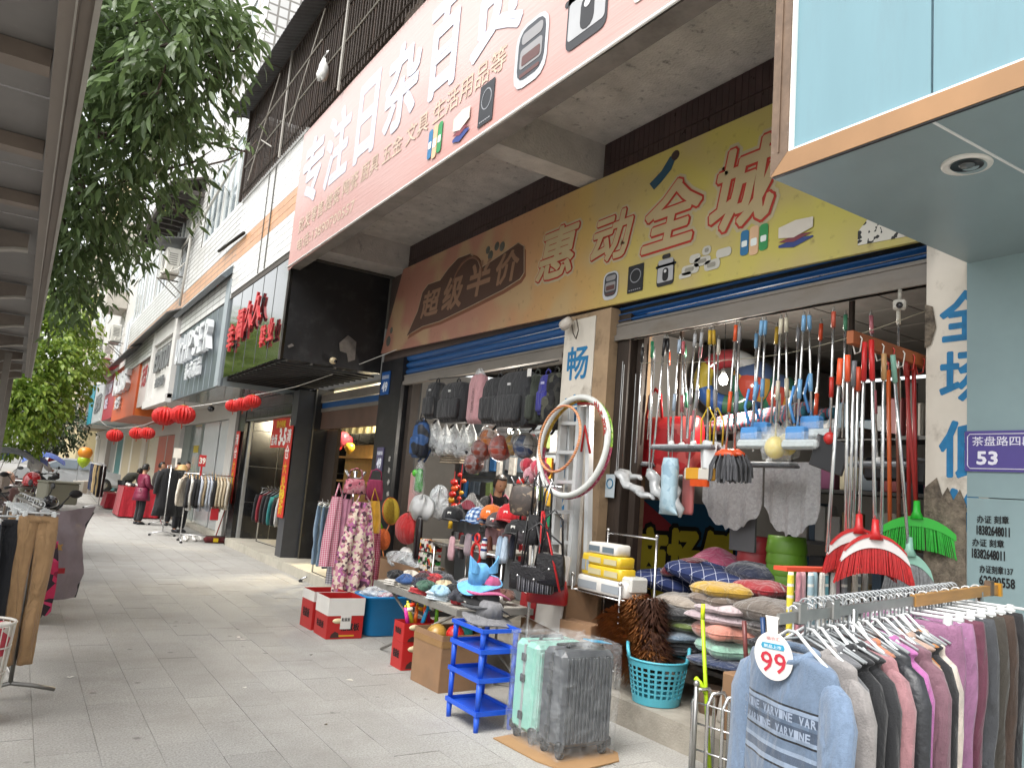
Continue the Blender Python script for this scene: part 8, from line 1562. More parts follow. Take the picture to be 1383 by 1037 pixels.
for l,q,w_,h,d,m_,lg in(('narrow black backpack at the left end of the row',(4.300,8.613,2.907),.34,.5,.2,BKM,'a8a8a8'),('wide black backpack with square corners',(4.280,8.026,2.858),.62,.52,.22,BKM,'c0c0be'),('black backpack with a long white tag',(4.280,7.086,2.841),.46,.55,.22,BKM,None),('largest black backpack with a star tag',(4.260,6.663,2.865),.6,.62,.24,fab('17191d',r=.7),'b9b9b9'),('olive green rucksack beside the largest backpack',(4.300,6.389,2.823),.22,.55,.18,fab('2f352c'),None),('blue violet sling bag at the right of the row',(4.300,6.206,2.807),.2,.45,.12,fab('2c2c7c'),'a8a8c8'),('black camouflage backpack against the pillar',(4.320,6.086,2.821),.24,.6,.16,pattern('dark camo',['121214','1c1c1e','46463c','121214','2c2c28'],16),None)):
    backpack(l,q,w_,h,d,m_,logo=lg)
T=thing('pink_bag','pale pink drawstring bag with dark lettering among the black backpacks','bag',loc=(4.250,7.487,2.870),rz=-1.57);m2=MB();ring(m2,[(-.0,.08,.03),(-.04,.14,.05),(-.12,.16,.06),(-.5,.16,.07),(-.56,.15,.04)],20,.08,4,sq=.6);loc_(m2,'bag_body',fab('b08488'),T);m2=MB();ring(m2,[(.06,.05,.02),(0,.1,.035),(-.09,.155,.055)],18,.1,5);loc_(m2,'clear_top',FILM2,T);m2=MB();text(m2,'TRAVEL STORY',(.04,-.075,-.45),(0,0,1),(-1,0,0),w=.28,h=.05);loc_(m2,'lettering',pnt('4a2a30'),T)
for k,(q,w_,h)in enumerate((((4.150,6.599,2.627),.03,.18),((4.130,6.291,2.766),.07,.08))):m2=MB();m2.box(q,(.004,w_,h));solo('paper_tag',m2,pnt('c9c7c2'),['long white paper tag on a black backpack','star white paper tag on the largest backpack'][k],'tag')
wire('black rail the backpacks hang from',[(4.34,8.95,2.93),(4.34,6.1,2.9)],.008,'3a3a3a',name='hanging_rail')
backpack('dark blue satchel hanging on the left jamb',(4.250,8.846,2.414),.26,.5,.16,pattern('blue satchel',['151c2c','1c3a64','121722','24497a'],6,r=.5),logo=None);hand_bag('small black shoulder bag above the blue satchel',(4.300,8.941,2.280),.2,.12,.1,BKM,-1.57,group='bags on the left jamb')
# hanging film bags of shoes, masks and goggles
for k in range(6):
    q=[(4.400,8.740,2.174),(4.450,8.580,2.103),(4.400,8.257,2.122),(4.450,8.118,2.082),(4.500,8.036,2.139),(4.400,8.891,2.100)][k]
    T=thing('shoe_bag','%s clear bag of slippers in the hanging row' % ORD[k],'bag','clear bags of slippers',loc=q);m2=MB();ring(m2,[(.26,.01,.01),(.2,.04,.03),(.08,.12,.07),(-.1,.15,.09),(-.15,.08,.05)],16,.2,5,k,c=q,rz=1.57);m2.build('clear_film',FILM2,T)
    for s_ in(-1,1):m2=MB();m2.tube([Vector(q)+Vector((0,s_*.05-.1,-.08)),Vector(q)+Vector((0,s_*.05,-.06)),Vector(q)+Vector((0,s_*.05+.1,-.03))],[.025,.04,.03],8);m2.build('slipper',fab(['3a3a3c','77777a','55504a','26262a','8a8a60','4a4a4c'][k]),T)
T=thing('wicker_tray','pale wicker tray under the slipper bags','tray',loc=(4.500,8.404,1.924));p=Vector((4.500,8.408,1.942))
for k in range(5):MB().box(p+Vector((0,0,-.06+.03*k)),(.1,.52,.02),bev=.005).build('wicker_band',mat('wicker','8f8270',v=.3,s=30),T)
BALLS=[('brown basketball in a film bag',(4.550,7.809,2.047),.13,'7a3424'),('red orange basketball in a film bag',(4.500,7.318,2.058),.14,'a04030'),('orange and black ball above the brown one',(4.600,7.762,2.181),.12,'b8702a'),('navy and white volleyball at the right',(4.500,6.815,2.080),.14,'3a4a6a'),('yellow and blue volleyball between the red and navy balls',(4.600,7.237,2.108),.12,'b08a3a'),('dark brown basketball lower on its own',(4.500,7.883,1.877),.12,'6a2c22')]
for l,q,r_,c in BALLS:
    T=thing('sports_ball',l,'ball','balls hanging in the left bay',loc=q);m2=MB();m2.ball(q,r_,18,12);m2.build('ball_skin',pla(c,r=.4)if 'volley' not in l and 'orange and' not in l else pattern('ball'+c,[c,'b0b0ac',c,'2a2c34'],5,r=.35,b=0),T);Q=Vector(q)
    for ax,ay in(((1,0,0),(0,1,0)),((1,0,0),(0,0,1)),((0,1,0),(0,0,1))):m2=MB();m2.tube(arc(q,r_*1.004,0,2*pi*23/24,23,ax,ay),.003,4,closed=True);m2.build('seam',BLK,T)
    m2=MB();ring(m2,[(r_*2.2,.008,.008),(r_*1.5,.05,.05),(r_*.8,r_*.8,r_*.8),(0,r_*1.05,r_*1.05),(-r_*.8,r_*.75,r_*.75),(-r_*1.05,r_*.3,r_*.3)],18,.06,6,1,c=q,ramp=False);m2.build('film',film(),T)
# lit back panel with rows of packs
PN=thing('pegboard','grey pegboard wall hung with small packs in the left bay','board',loc=(5.7,8,.2));MB().b2((5.75,6.1,.2),(5.8,10.4,3.1)).build('board',pnt('7f858a'),PN)
for z in(1.25,1.6,1.95,2.25):MB().tube([(5.7,6.2,z+.16),(5.7,10.3,z+.16)],.008,5).build('peg_rail',STEEL,PN)
rg=random.Random(5)
PCN=[('8c2024','red'),('a9a6a0','pale'),('4a5560','slate'),('b08a2a','amber'),('2a5a8a','blue'),('c9c6c0','white'),('2c2c2e','black'),('6a7a4a','moss'),('a8502c','rust'),('7a7c80','grey'),('2a7a5a','green')]
for r_,z in enumerate((.8,1.2,1.55,1.9,2.2)):
    y=6.3;n_=0
    while y<10.2:
        w_,h=rg.uniform(.09,.2),rg.uniform(.16,.27);c,nm=rg.choice(PCN);m2=MB();m2.box((5.68-rg.uniform(0,.12),y+w_/2,z+.14-h/2),(.05,w_*.88,h),R=Matrix.Rotation(rg.uniform(-.12,.12),3,'X'),bev=.012)
        solo('blister_pack',m2,pla(c,r=.35,v=.25,s=18),'%s pack on the pegboard, %s row up, %s from the pillar side' %(nm,ORD[r_],ORD[n_]),'pack','packs on the pegboard');y+=w_+.02;n_+=1
# festive strings of small red lanterns
for k,(q,l)in enumerate((((4.400,8.142,1.523),'festive red lantern string by the black caps'),((4.200,6.359,1.569),'festive red lantern string right of the shopkeeper'),((4.500,8.159,1.617),'thin festive string behind the first one'))):
    T=thing('festive_string',l,'decoration','festive red strings',loc=q);Q=Vector(q);MB().tube([Q+Vector((0,0,.25)),Q+Vector((0,0,-.3))],.004,5).build('cord',pnt('c02018'),T)
    for j in range(6):MB().ball(Q+Vector((.02*sin(j*2),.045*sin(j*3+k),.12-.07*j)),.045 if k<2 else .03,10,7,(1,1,.85)).build('bead',pla(['b31a12','c9501a','b31a12','c9901a','c02a18','b31a12'][j],r=.35),T)
    MB().tube([Q+Vector((0,0,-.3)),Q+Vector((0,0,-.42))],[.02,.03],8).build('tassel',pnt('c9a020'),T)
for k in range(4):m2=MB();q=Vector((4.250,6.246,1.814))+Vector((.0,.09*(k-1.5),.05*sin(k*2.5)));m2.ball(q,.085-.01*(k % 2),12,8);solo('plush_toy',m2,fab(['a8243c','b83a50','b07a84','a02034'][k],sheen=.6),'%s plush toy hung above the bag stand' %['crimson','rose','dusty pink','deep red'][k],'toy','plush toys above the bags')
# shopkeeper
t=person('shopkeeper in a black top and pink apron looking down behind the caps',(4.95,8.03,.2),-.15,1.58,'131316','202024',J=dict(ell=(.24,-.1,1.06),wrl=(.14,-.3,1.0),hal=(.1,-.36,1.0),elr=(-.24,-.1,1.06),wrr=(-.14,-.3,1.0),har=(-.1,-.36,1.0),hea=(0,-.05,1.45)),headtilt=.3)
AP=fab('8a6a70');m2=MB();m2.grid(lambda u,v:((u-.5)*.3*(1 if v<.35 else 1.25),-.165-.02*cos((u-.5)*3)+.0*v,1.16-.55*v),14,12,two=.01);loc_(m2,'apron',AP,t)
for s_ in(-1,1):m2=MB();m2.tube([(s_*.13,-.16,1.15),(s_*.12,-.13,1.27),(s_*.1,-.02,1.335),(s_*.09,.1,1.25)],.022,6,flat=.35);loc_(m2,'apron_strap',pnt('a05a6c'),t)
# cap table and its hanging goods
CT=thing('cap_table','narrow stand topped with caps and hung with slippers and socks','table',loc=(4.05,6.85,.2));MB().b2((3.9,6.15,1.0),(4.35,7.6,1.02)).build('top_board',pnt('8f877a'),CT);MB().tube([(3.9,6.15,.985),(3.9,7.6,.985)],.012,6).build('front_rail',CHROME,CT)
for x in(3.92,4.33):
    for y in(6.18,7.56):MB().tube([(x,y,.2 if x>3.95 else .02),(x,y,1.0)],.012,6).build('leg',CHROME,CT)
def cap_hat(lab,c,m_,rz=0,brim=None,tilt=.0,s_=1.):
    t=thing('baseball_cap',lab,'cap','caps on the stand',loc=c,rz=rz);t.rotation_euler=(tilt,0,rz)
    m2=MB();m2.lathe([(.1*s_,0),(.102*s_,.03*s_),(.092*s_,.075*s_),(.06*s_,.112*s_),(.025*s_,.125*s_),(.002,.127*s_)],(0,0,0),20,sy=1.1);loc_(m2,'crown',m_,t)
    m2=MB();m2.grid(lambda u,v:((u-.5)*.19*s_*(1-.35*v*v),(-.09-.11*v*(1-.55*(2*u-1)**2))*s_,(.012-.035*(2*u-1)**2*.5-.012*v)*s_),12,6,two=.006);loc_(m2,'brim',brim or m_,t);loc_(MB().ball((0,0,.128*s_),.008,8,6),'button',m_,t)
    m2=MB();m2.box((0,-.103*s_,.055*s_),(.04,.006,.03));loc_(m2,'badge',pnt('c9c7c2'),t)
BCHK=pattern('blue white checks',['b9c4d2','5c7aa0','2f4a78'],22,'xz')
for l,q,m_,rz,sc in(('black cap with a white badge at the left end',(4.000,7.346,1.234),fab('17181b'),-.9,1.25),('second black cap behind the first',(4.150,7.425,1.259),fab('17181b'),-.7,1.2),('blue and white checked cap',(4.000,6.828,1.251),BCHK,-1.2,1.25),('orange cap with a dark badge',(4.020,6.593,1.299),fab('c4641f'),-.9,1.2),('peach cap under the orange one',(4.080,6.843,1.239),fab('c07a52'),-1.0,1.1),('brown grey cap in front of the orange one',(3.950,6.359,1.243),fab('403638'),-1.1,1.15),('bright red cap at the right end',(4.000,6.209,1.306),fab('a8101c'),-1.0,1.4),('white cap behind the red and orange ones',(4.200,6.715,1.291),fab('c4c8d4'),-.6,1.1),('red brimmed black cap at the far right',(3.950,6.027,1.203),fab('1c1c1e'),-.9,1.1)):cap_hat(l,q,m_,rz,s_=sc,tilt=-.1)
sun_h=thing('bucket_hat','grey zigzag sun hat with maroon lining standing behind the caps','hat',loc=(4.150,7.246,1.350));c=Vector((4.150,7.248,1.366));m2=MB();m2.grid(lambda u,v:c+Vector((.12*v*cos(pi*u)*.4,.24*(.45+.55*v)*cos(pi*u+pi),.16*(1-.8*v)*sin(pi*u)+.02)),20,8,two=.01);m2.build('hat_shell',pattern('zigzag',['9c9a96','55534f','b5b3ae','6a6864'],30,'y'),sun_h);m2=MB();m2.grid(lambda u,v:c+Vector((-.04,.2*(2*u-1),.1*v*(1-(2*u-1)**2))),12,4,two=.01);m2.build('lining',fab('7c1c30'),sun_h)
# hanging goods beneath the caps
HG=[('pink slippers in a clear bag',(3.900,7.141,0.965),.12,.24,fab('b08a90')),('grey mauve padded slippers',(3.900,6.811,1.036),.13,.22,fab('8a7a80')),('dark hand bag beside the slippers',(3.950,7.015,0.995),.08,.24,fab('2a2628')),('red looped toy ring',(3.880,6.599,1.035),.0,.24,pla('b01c1a')),('white sock with red and navy stripes',(3.880,6.457,1.036),.07,.2,pattern('striped sock',['c4c4c6','c4c4c6','c4c4c6','1c2a5c','c4c4c6','a01c28','c4c4c6','1c2a5c'],5.2,'z')),('brown sock beside the striped one',(3.920,6.430,1.054),.05,.2,fab('6a3a2a')),('pale blue folded towels',(3.900,6.207,1.049),.1,.25,fab('8fa6bc')),('white and blue towel',(3.880,6.086,1.061),.08,.24,fab('a8b8c8')),('navy socks at the right end',(3.900,5.997,1.098),.07,.22,fab('1c2030'))]
for l,q,w_,h,m_ in HG:
    q=Vector(q)
    if w_==0:
        m2=MB();m2.tube(arc(q+Vector((0,0,-.07)),.085,0,2*pi*23/24,23,(0,1,0),(0,0,1.2)),.016,8,closed=True);m2.tube(arc(q+Vector((0,0,.08)),.04,0,2*pi*15/16,15,(0,1,0),(0,0,1)),.014,8,closed=True)
    else:m2=MB();ring(m2,[(h*.5,w_*.2,.012),(h*.42,w_*.45,.02),(h*.1,w_*.5,.03),(-h*.3,w_*.52,.035),(-h*.5,w_*.4,.02)],16,.12,4,w_*50,c=q,rz=1.5)
    solo('hanging_ware',m2,m_,'%s hanging below the caps' % l,'goods','wares hanging below the caps')
# bag stand: rack hung with handbags
SD=thing('bag_stand','chrome stand hung with black handbags in front of the ladder','stand',loc=(3.72,5.4,0));MB().tube([(3.72,5.4,.02),(3.72,5.4,1.78)],.014,8).build('pole',CHROME,SD);MB().tube([(3.72,5.72,.98),(3.72,5.08,1.0)],.012,8).build('cross_bar',CHROME,SD)
for k in range(6):y=5.7-.12*k;MB().tube([(3.72,y,1.66),(3.68,y,1.66),(3.64,y,1.72)],.006,6).build('hook',CHROME,SD)
MB().tube([(3.72,5.72,1.66),(3.72,5.06,1.66)],.01,8).build('cross_bar',CHROME,SD)
for k in range(4):a=k*pi/2+.7;MB().tube([(3.72,5.4,.1),(3.72+.25*cos(a),5.4+.25*sin(a),.015)],.011,6).build('foot',CHROME,SD)
MB().tube([(3.650,5.283,1.663),(3.620,5.254,1.452),(3.620,5.139,1.459),(3.650,5.109,1.700)],.006,6).build('wire_hook',CHROME,SD)
QB=pattern('quilted dark bag',['2a2528','3a3438','2a2528','4a4448'],40,r=.4)
LEA=mat('black leather','151417',r=.38,v=.2,s=12,b=.3,bs=60)
T=thing('sling_pouch','brown monogram oval pouch hanging high on the bag stand','bag','bags on the bag stand',loc=(3.600,5.433,1.531));q=Vector((3.600,5.433,1.531));m2=MB();ring(m2,[(-.13,.06,.03),(-.11,.1,.045),(0,.12,.05),(.1,.1,.045),(.13,.05,.03)],22,.0,c=q,rz=-.9,sq=.7);m2.build('pouch_body',pattern('brown monogram',['3c3430','463c36','3c3430','7a6a58'],30,r=.5),T);m2=MB();m2.tube([q+Vector((0,0,.12)),q+Vector((.04,0,.2)),Vector((3.66,5.5,1.72))],.008,6);m2.build('strap',LEA,T)
for l,q,w_,h,m_,sm in(('black bag with striped gathered front in front',(3.550,5.089,0.827),.3,.2,pattern('striped leather',['141316','141316','55555a','141316','77777c'],26,'x',r=.4),LEA),('plain black bag right of the striped one',(3.620,4.996,0.898),.24,.24,LEA,LEA),('black bucket bag left of the striped one',(3.620,5.427,0.806),.16,.22,LEA,LEA),('deep red hand bag low behind the striped bag',(3.720,5.156,0.730),.34,.2,mat('red leather','8c1418',r=.4,v=.12),LEA),('black quilted bag hanging higher',(3.660,5.449,1.165),.14,.2,QB,LEA),('slim black wallet bag in the middle',(3.640,5.290,1.181),.1,.24,LEA,LEA),('black purse hanging at the right',(3.700,5.211,1.132),.1,.2,QB,LEA)):
    hand_bag(l,(q[0],q[1],q[2]),w_,h,.1,m_,-.85,strap=.34 if 'higher' not in l else .2,m3=sm,group='bags on the bag stand')
for k,(q0,q1,c)in enumerate((((3.600,5.121,1.459),(3.600,4.828,0.867),'a01a1e'),((3.620,5.170,1.457),(3.600,5.128,0.965),'a01a1e'),((3.620,5.373,1.444),(3.600,5.401,0.839),'1c1c1e'),((3.620,5.275,1.450),(3.600,5.014,0.951),'2a2a2c'),((3.600,5.311,1.447),(3.600,5.280,0.915),'202022'),((3.660,5.556,1.434),(3.640,5.477,1.101),'9c1a24'))):
    m2=MB();m2.tube([q0,lerp(q0,q1,.5),q1],.011,6,flat=.35);solo('bag_strap',m2,pla(c,r=.4),'%s strap hanging on the bag stand' %['long red right hand','long red left hand','long black left hand','long grey right hand','black middle','short crimson'][k],'strap','straps on the bag stand')
# ladder leaning at the pillar, on cartons
LD=thing('step_ladder','aluminium step ladder with red fittings standing against the lettered pillar','ladder',loc=(4.12,5.5,.9));AL=met('c9cccd',r=.38,m=.45,v=.05)
a0,a1,b0,b1=Vector((4.080,5.598,0.813)),Vector((4.160,5.713,2.430)),Vector((4.060,5.307,0.855)),Vector((4.140,5.419,2.412))
for p0,p1 in((a0,a1),(b0,b1)):
    m2=MB();d=p1-p0;m2.prism([p0+Vector((-.035,-.024,0)),p0+Vector((.035,-.024,0)),p0+Vector((.035,.024,0)),p0+Vector((-.035,.024,0))],d);m2.build('front_rail',AL,LD)
for k in range(6):u=.06+.165*k;p0,p1=a0.lerp(a1,u),b0.lerp(b1,u);m2=MB();m2.box((p0+p1)/2,(.07,(p0-p1).length,.03),R=Matrix.Rotation(math.atan2((p1-p0).z,-(p1-p0).y)*-1,3,'X'));m2.build('step',AL,LD)
c0,c1,d0,d1=a0+Vector((.12,-.05,0)),a1+Vector((.06,-.02,-.02)),Vector((4.140,5.187,0.945)),Vector((4.180,5.352,2.394))
for p0,p1 in((c0,c1),(d0,d1)):m2=MB();d=p1-p0;m2.prism([p0+Vector((-.025,-.025,0)),p0+Vector((.025,-.025,0)),p0+Vector((.025,.025,0)),p0+Vector((-.025,.025,0))],d);m2.build('rear_rail',AL,LD)
m2=MB();m2.box(d0+Vector((0,0,.0)),(.06,.06,.05),bev=.01);m2.build('rubber_foot',BLK,LD);m2=MB();m2.box(b1+Vector((-.01,-.06,.01)),(.08,.16,.05),bev=.01);m2.build('top_cap',pla('a82420'),LD)
m2=MB();q=Vector((4.100,5.303,2.206));m2.tube([Vector((4.100,5.331,1.981)),q,Vector((4.100,5.206,1.969))],.011,6);m2.build('red_stay',pla('a01c1c'),LD)
for l,lo,hi,rz in(('lower brown carton under the ladder',(3.9,5.1,.19),(4.26,5.75,.52),.05),('upper brown carton under the ladder',(3.94,5.15,.525),(4.25,5.7,.84),-.06),('brown carton leaning by the tissue rack',(3.86,4.8,.19),(4.0,5.12,.62),.2)):carton('carton',l,lo,hi,CARDD,rz,open_=False,group='cartons by the pillar')
# leaning poster below the ladder
T=thing('leaning_poster','white poster board with blue characters leaning below the ladder','poster',loc=(3.86,5.45,.5));m2=MB();m2.prism([(3.86,5.75,.55),(3.86,5.15,.5),(3.9,5.12,1.1),(3.9,5.72,1.15)],(.01,0,0));m2.build('board',pnt('b9b4ac'),T);m2=MB();text(m2,'庆',(3.86,5.45,.75),*YU,w=.26,h=.3,bold=.05,off=.016);m2.build('lettering',BLUEP,T);MB().prism([(3.855,5.74,.56),(3.855,5.5,.54),(3.87,5.5,.72),(3.87,5.74,.74)],(-.004,0,0)).build('red_field',pnt('8c1f22'),T)
# hula hoops
def hoop(lab,q,ry,rz_,tube_r,cols,tilt=.2):
    t=thing('hula_hoop',lab,'hula hoop','hula hoops on the ladder',loc=q);Q=Vector(q);n_=len(cols);ax=Vector((0,1,0));ay=Vector((.12,0,1)).normalized();tot=72
    for k,m_ in enumerate(cols):m2=MB();m2.tube([Q+ax*ry*cos(a)+ay*rz_*sin(a)for a in[2*pi*(k/n_)+2*pi/n_*i/(tot//n_)for i in range(tot//n_+1)]],tube_r,10,caps=False);m2.build('hoop_segment',m_,t)
WH=pla('c6c8c4',r=.35);PK=pattern('pink sequin hoop',['a02a4c','b8486a','a02a4c','c08a9a'],60,r=.3,b=.5);YLH=pattern('gold hoop',['b8902a','c9a83a','a07a1a'],50,r=.3,b=.4)
hoop('large pale hoop with red letters hung on the ladder',(3.980,5.315,2.021),.47,.43,.026,[WH,WH,WH,WH]);hoop('large pink and gold sequined hoop behind the pale one',(4.040,5.351,2.014),.47,.43,.024,[YLH,pattern('green hoop',['6a9a2a','8ab83a','4a7a20'],50,r=.3),PK,PK]);hoop('small orange spiral striped hoop in front',(3.900,5.396,2.077),.29,.29,.012,[pattern('spiral hoop',['b8542c','c9a26a','a84a3c','c9ae8a'],30,'z',r=.35)])
m2=MB();Q=Vector((3.980,5.315,2.021))
for k,ch in enumerate('HULA HOOP'):a=.95-.09*k;p=Q+Vector((-.03+.05*sin(a),-.47*cos(a)+.014,.43*sin(a)-.016));text(m2,ch,p,(0,-1,0),(0,0,1),w=None,h=.036,bold=.05)
for ob in[o for o in COL.objects if o.get('label','').startswith('large pale hoop')]:m2.build('hoop_lettering',pnt('a02a24'),ob)
# items at the left jamb
def net(lab,q,r_,c,c2,stick):
    t=thing('toy_net',lab,'net','toy nets by the left jamb',loc=q);Q=Vector(q);R=Matrix.Rotation(.5,3,'Z')@ Matrix.Rotation(pi/2-.15,3,'X');MB().tube([Q+R@Vector((r_*cos(a),r_*sin(a),0))for a in[i*pi/12 for i in range(24)]],.008,6,closed=True).build('hoop_rim',pla(c2),t)
    m2=MB();m2.lathe([(r_,0),(r_*.95,.015),(r_*.6,.03),(.004,.035)],Q,24,R,caps=False);m2.build('mesh_bag',mat('net'+c,c,r=.6,v=.25,s=50),t);MB().tube([Q+Vector((0,0,-r_)),Q+Vector(stick)],.008,6).build('stick',pla(c2),t)
net('yellow round toy net with orange rim',(4.100,9.201,1.220),.17,'a08a2a','b8602a',(-.1,.1,-.5));net('lime green toy net',(3.950,9.255,0.949),.14,'7ad01f','8ad82a',(.05,0,-.35));net('orange toy net behind the lime one',(4.050,9.230,0.862),.13,'b8582a','b86a2a',(.05,0,-.3))
T=thing('scoop_pack','green plastic scoop set in a clear bag on the left jamb','pack',loc=(4.200,8.675,1.621));q=Vector((4.200,8.679,1.639));m2=MB();ring(m2,[(.14,.05,.03),(.12,.08,.04),(0,.1,.05),(-.12,.12,.05),(-.15,.08,.03)],20,.05,c=q,rz=1.3);m2.build('scoop',pla('2a8a2a',r=.2,coat=.3),T);m2=MB();m2.ball(q+Vector((-.04,.02,.08)),.05,12,8);m2.build('inner_cup',pla('4aa82a',r=.25),T);m2=MB();ring(m2,[(.24,.08,.02),(.15,.14,.06),(-.15,.16,.07),(-.2,.1,.03)],18,.12,5,c=q,rz=1.3);m2.build('clear_film',film(),T)
m2=MB();m2.box((4.250,8.875,1.479),(.02,.3,.5),bev=.01);solo('pink_card',m2,pnt('a8807e'),'pale pink display card behind the green scoop','card');crumple('white_bag','white film wrapped bundle below the pink card',((4.150,8.426,1.142)),(.12,.22,.3),pla('a9aaaa',r=.3),3,amp=.2);crumple('grey_bag','grey plastic bag hanging right of the white bundle',((4.300,8.305,1.202)),(.1,.16,.36),FILM2,4,amp=.25)
crumple('red_bag','red cloth bag standing on the carton',((4.150,8.775,0.846)),(.12,.26,.36),fab('a01a1a'),6,amp=.12);m2=MB();q=Vector((4.050,8.253,1.023));ring(m2,[(-.3,.05,.03),(-.25,.07,.04),(0,.075,.04),(.15,.06,.035),(.2,.03,.02)],16,.0,c=q,rz=1.57);solo('black_clog',m2,pla('1a1416',r=.25),'tall glossy black clog hung by the red bag','shoe')
cb=carton('carton','open brown carton on the step filled with film bags',(3.92,8.0,.19),(4.3,9.15,.66),CARDD,0,group='cartons by the pillar');crumple('clear_bag','film bags heaped in the open brown carton',(4.1,8.6,.55),(.17,.5,.2),FILM2,12,amp=.25);crumple('white_carton_pack','small white pack standing in the open carton',(4.15,8.75,.6),(.08,.12,.22),pnt('b9b9b6'),13,amp=.02)
TOYP=[pattern('toy print %d' % k,['b9b5ae',c,'1c1c1e','c9c4ba',c2],26,r=.35,b=0)for k,(c,c2)in enumerate((('a81c20','c9902a'),('2a7a34','a83420'),('c9922a','55504a')))]
for k in range(3):m2=MB();q=[(3.980,7.768,0.926),(3.980,7.774,0.781),(3.980,7.747,0.656)][k];m2.box(q,(.1,.36,.13),bev=.006);solo('toy_box',m2,TOYP[k],'%s printed toy box in the stack by the stall table' %['top','middle','bottom'][k],'box','stacked toy boxes')
MB().b2
T=thing('box_plinth','dark crate under the printed toy boxes','crate',loc=(4.0,7.8,.2));MB().b2((3.92,7.62,.19),(4.25,7.96,.55)).build('crate_body',BLK,T)
# strip of stickers on the black pillar and door post
for k in range(5):m2=MB();m2.box((4.335,9.95-.02*k,1.9-.16*k),(.006,.06,.07),R=Matrix.Rotation(.4*k,3,'X'));solo('sticker',m2,pnt('8a8884'),'%s torn white sticker down the black pillar' % ORD[k],'sticker','torn stickers on the pillar')
t=thing('warning_card','white and blue round notice card on the dark jamb','sign',loc=(4.360,5.228,1.716));q=Vector((4.360,5.227,1.710));MB().box(q,(.006,.12,.2)).build('card',pnt('a9b4ba'),t);MB().tube(arc(q+Vector((-.006,0,.02)),.04,0,2*pi*19/20,19,(0,1,0),(0,0,1)),.006,5,closed=True).build('round_mark',pnt('2a6a8a'),t)
# things inside the lit doorway and black shop window
for l,q,r_,c in(('red balloon by the lit doorway shelf',(5.200,14.538,2.218),.14,'b02430'),('rose balloon above the red one',(5.250,14.384,2.337),.13,'a84050'),('gold balloon beside the red ones',(5.200,13.837,2.144),.1,'b0862a'),('third red balloon behind',(5.350,14.435,2.290),.12,'a82838')):balloon(l,q,r_,c,'balloons in the lit doorway')
ld=bpy.data.lights.new('shop_light','POINT');ld.energy=190;ld.shadow_soft_size=.15;ld.color=(1,.86,.6)
T=thing('ceiling_lamp','lit round ceiling lamp in the warm doorway','lamp',loc=(5.6,13.2,3.0));MB().lathe([(.14,.08),(.15,.04),(.1,0),(.002,-.005)],(5.6,13.2,3.0),18).build('diffuser',mat('lit diffuser',(1,.88,.65),em=6.,v=0),T);lo=bpy.data.objects.new('shop_light',ld);COL.objects.link(lo);lo.parent=T;lo.location=(0,0,-.15)
rod_rack('clothes_rack','chrome rack of dark tops in the black display window',(4.5,14.0),(4.35,16.3),1.25,CHROME,feet=.25)
for k,c in enumerate(['17181b','77797c','17181b','b9b7b4','1c1c20','2a7a7c','26262a','202124','7c1c28','1a1a1e']):shirt('sweater','%s top in the black shop rack, %s from the right' %({'17181b':'black','77797c':'grey','b9b7b4':'white','1c1c20':'dark','2a7a7c':'teal','26262a':'charcoal','202124':'inky','7c1c28':'maroon','1a1a1e':'soot'}[c],ORD[k]),(4.5-.012*k,14.1+.22*k,1.26),.55,fab(c),W=.46,L=.62,sl=.5,group='tops in the black shop rack',sd=k+90)
shirt('sweater','cream jacket hung high in the black display window',(4.7,14.6,2.55),.6,fab('b9ad90'),W=.5,L=.55,sl=.4,group='tops in the black shop window',sd=3);shirt('sweater','black hooded top with white drawstring hung in the black display window',(4.6,15.0,1.98),.6,fab('131316'),W=.55,L=.55,sl=.5,group='tops in the black shop window',sd=4)
# ================================================================ clothes rack at the right front
A_,B_=Vector((2.15,1.66,1.267)),Vector((3.9,1.9,1.318));DR=(B_-A_).normalized();RZ=math.atan2(DR.y,DR.x)+pi/2
FR=thing('front_rack','timber railed clothes rack with many hangers at the right edge','clothes rack','clothes racks along the pavement',loc=((A_.x+B_.x)/2,(A_.y+B_.y)/2,0))
n_=Vector((-DR.y,DR.x,0))
def bar(nm,p,q,w_,h,m_):m2=MB();m2.prism([p+n_*w_/2+Vector((0,0,-h/2)),p-n_*w_/2+Vector((0,0,-h/2)),p-n_*w_/2+Vector((0,0,h/2)),p+n_*w_/2+Vector((0,0,h/2))],q-p);m2.build(nm,m_,FR)
bar('steel_rail',A_-DR*.05,A_+DR*.95,.012,.034,STEEL);bar('timber_rail',A_+DR*.95,B_+DR*.1,.025,.045,mat('rail timber','a87c44',r=.5,v=.2,s=8,aniso=(.4,4,4)))
for p in(A_+DR*.45,B_-DR*.1):MB().tube([(p.x,p.y,.02),(p.x,p.y,p.z)],.016,8).build('upright',CHROME,FR);MB().tube([(p.x-n_.x*.3,p.y-n_.y*.3,.02),(p.x+n_.x*.3,p.y+n_.y*.3,.02)],.016,8).build('foot',CHROME,FR)
for p in(B_+DR*.02,A_+DR*.08,A_+DR*.3):m2=MB();m2.box(p+Vector((0,0,.01)),(.03,.05,.07),rz=RZ,bev=.004);m2.build('rail_bracket',BRZ if p.x>3 else STEEL,FR)
bar('end_clip',B_+DR*.1,B_+DR*.12,.05,.06,pla('b8862a'))
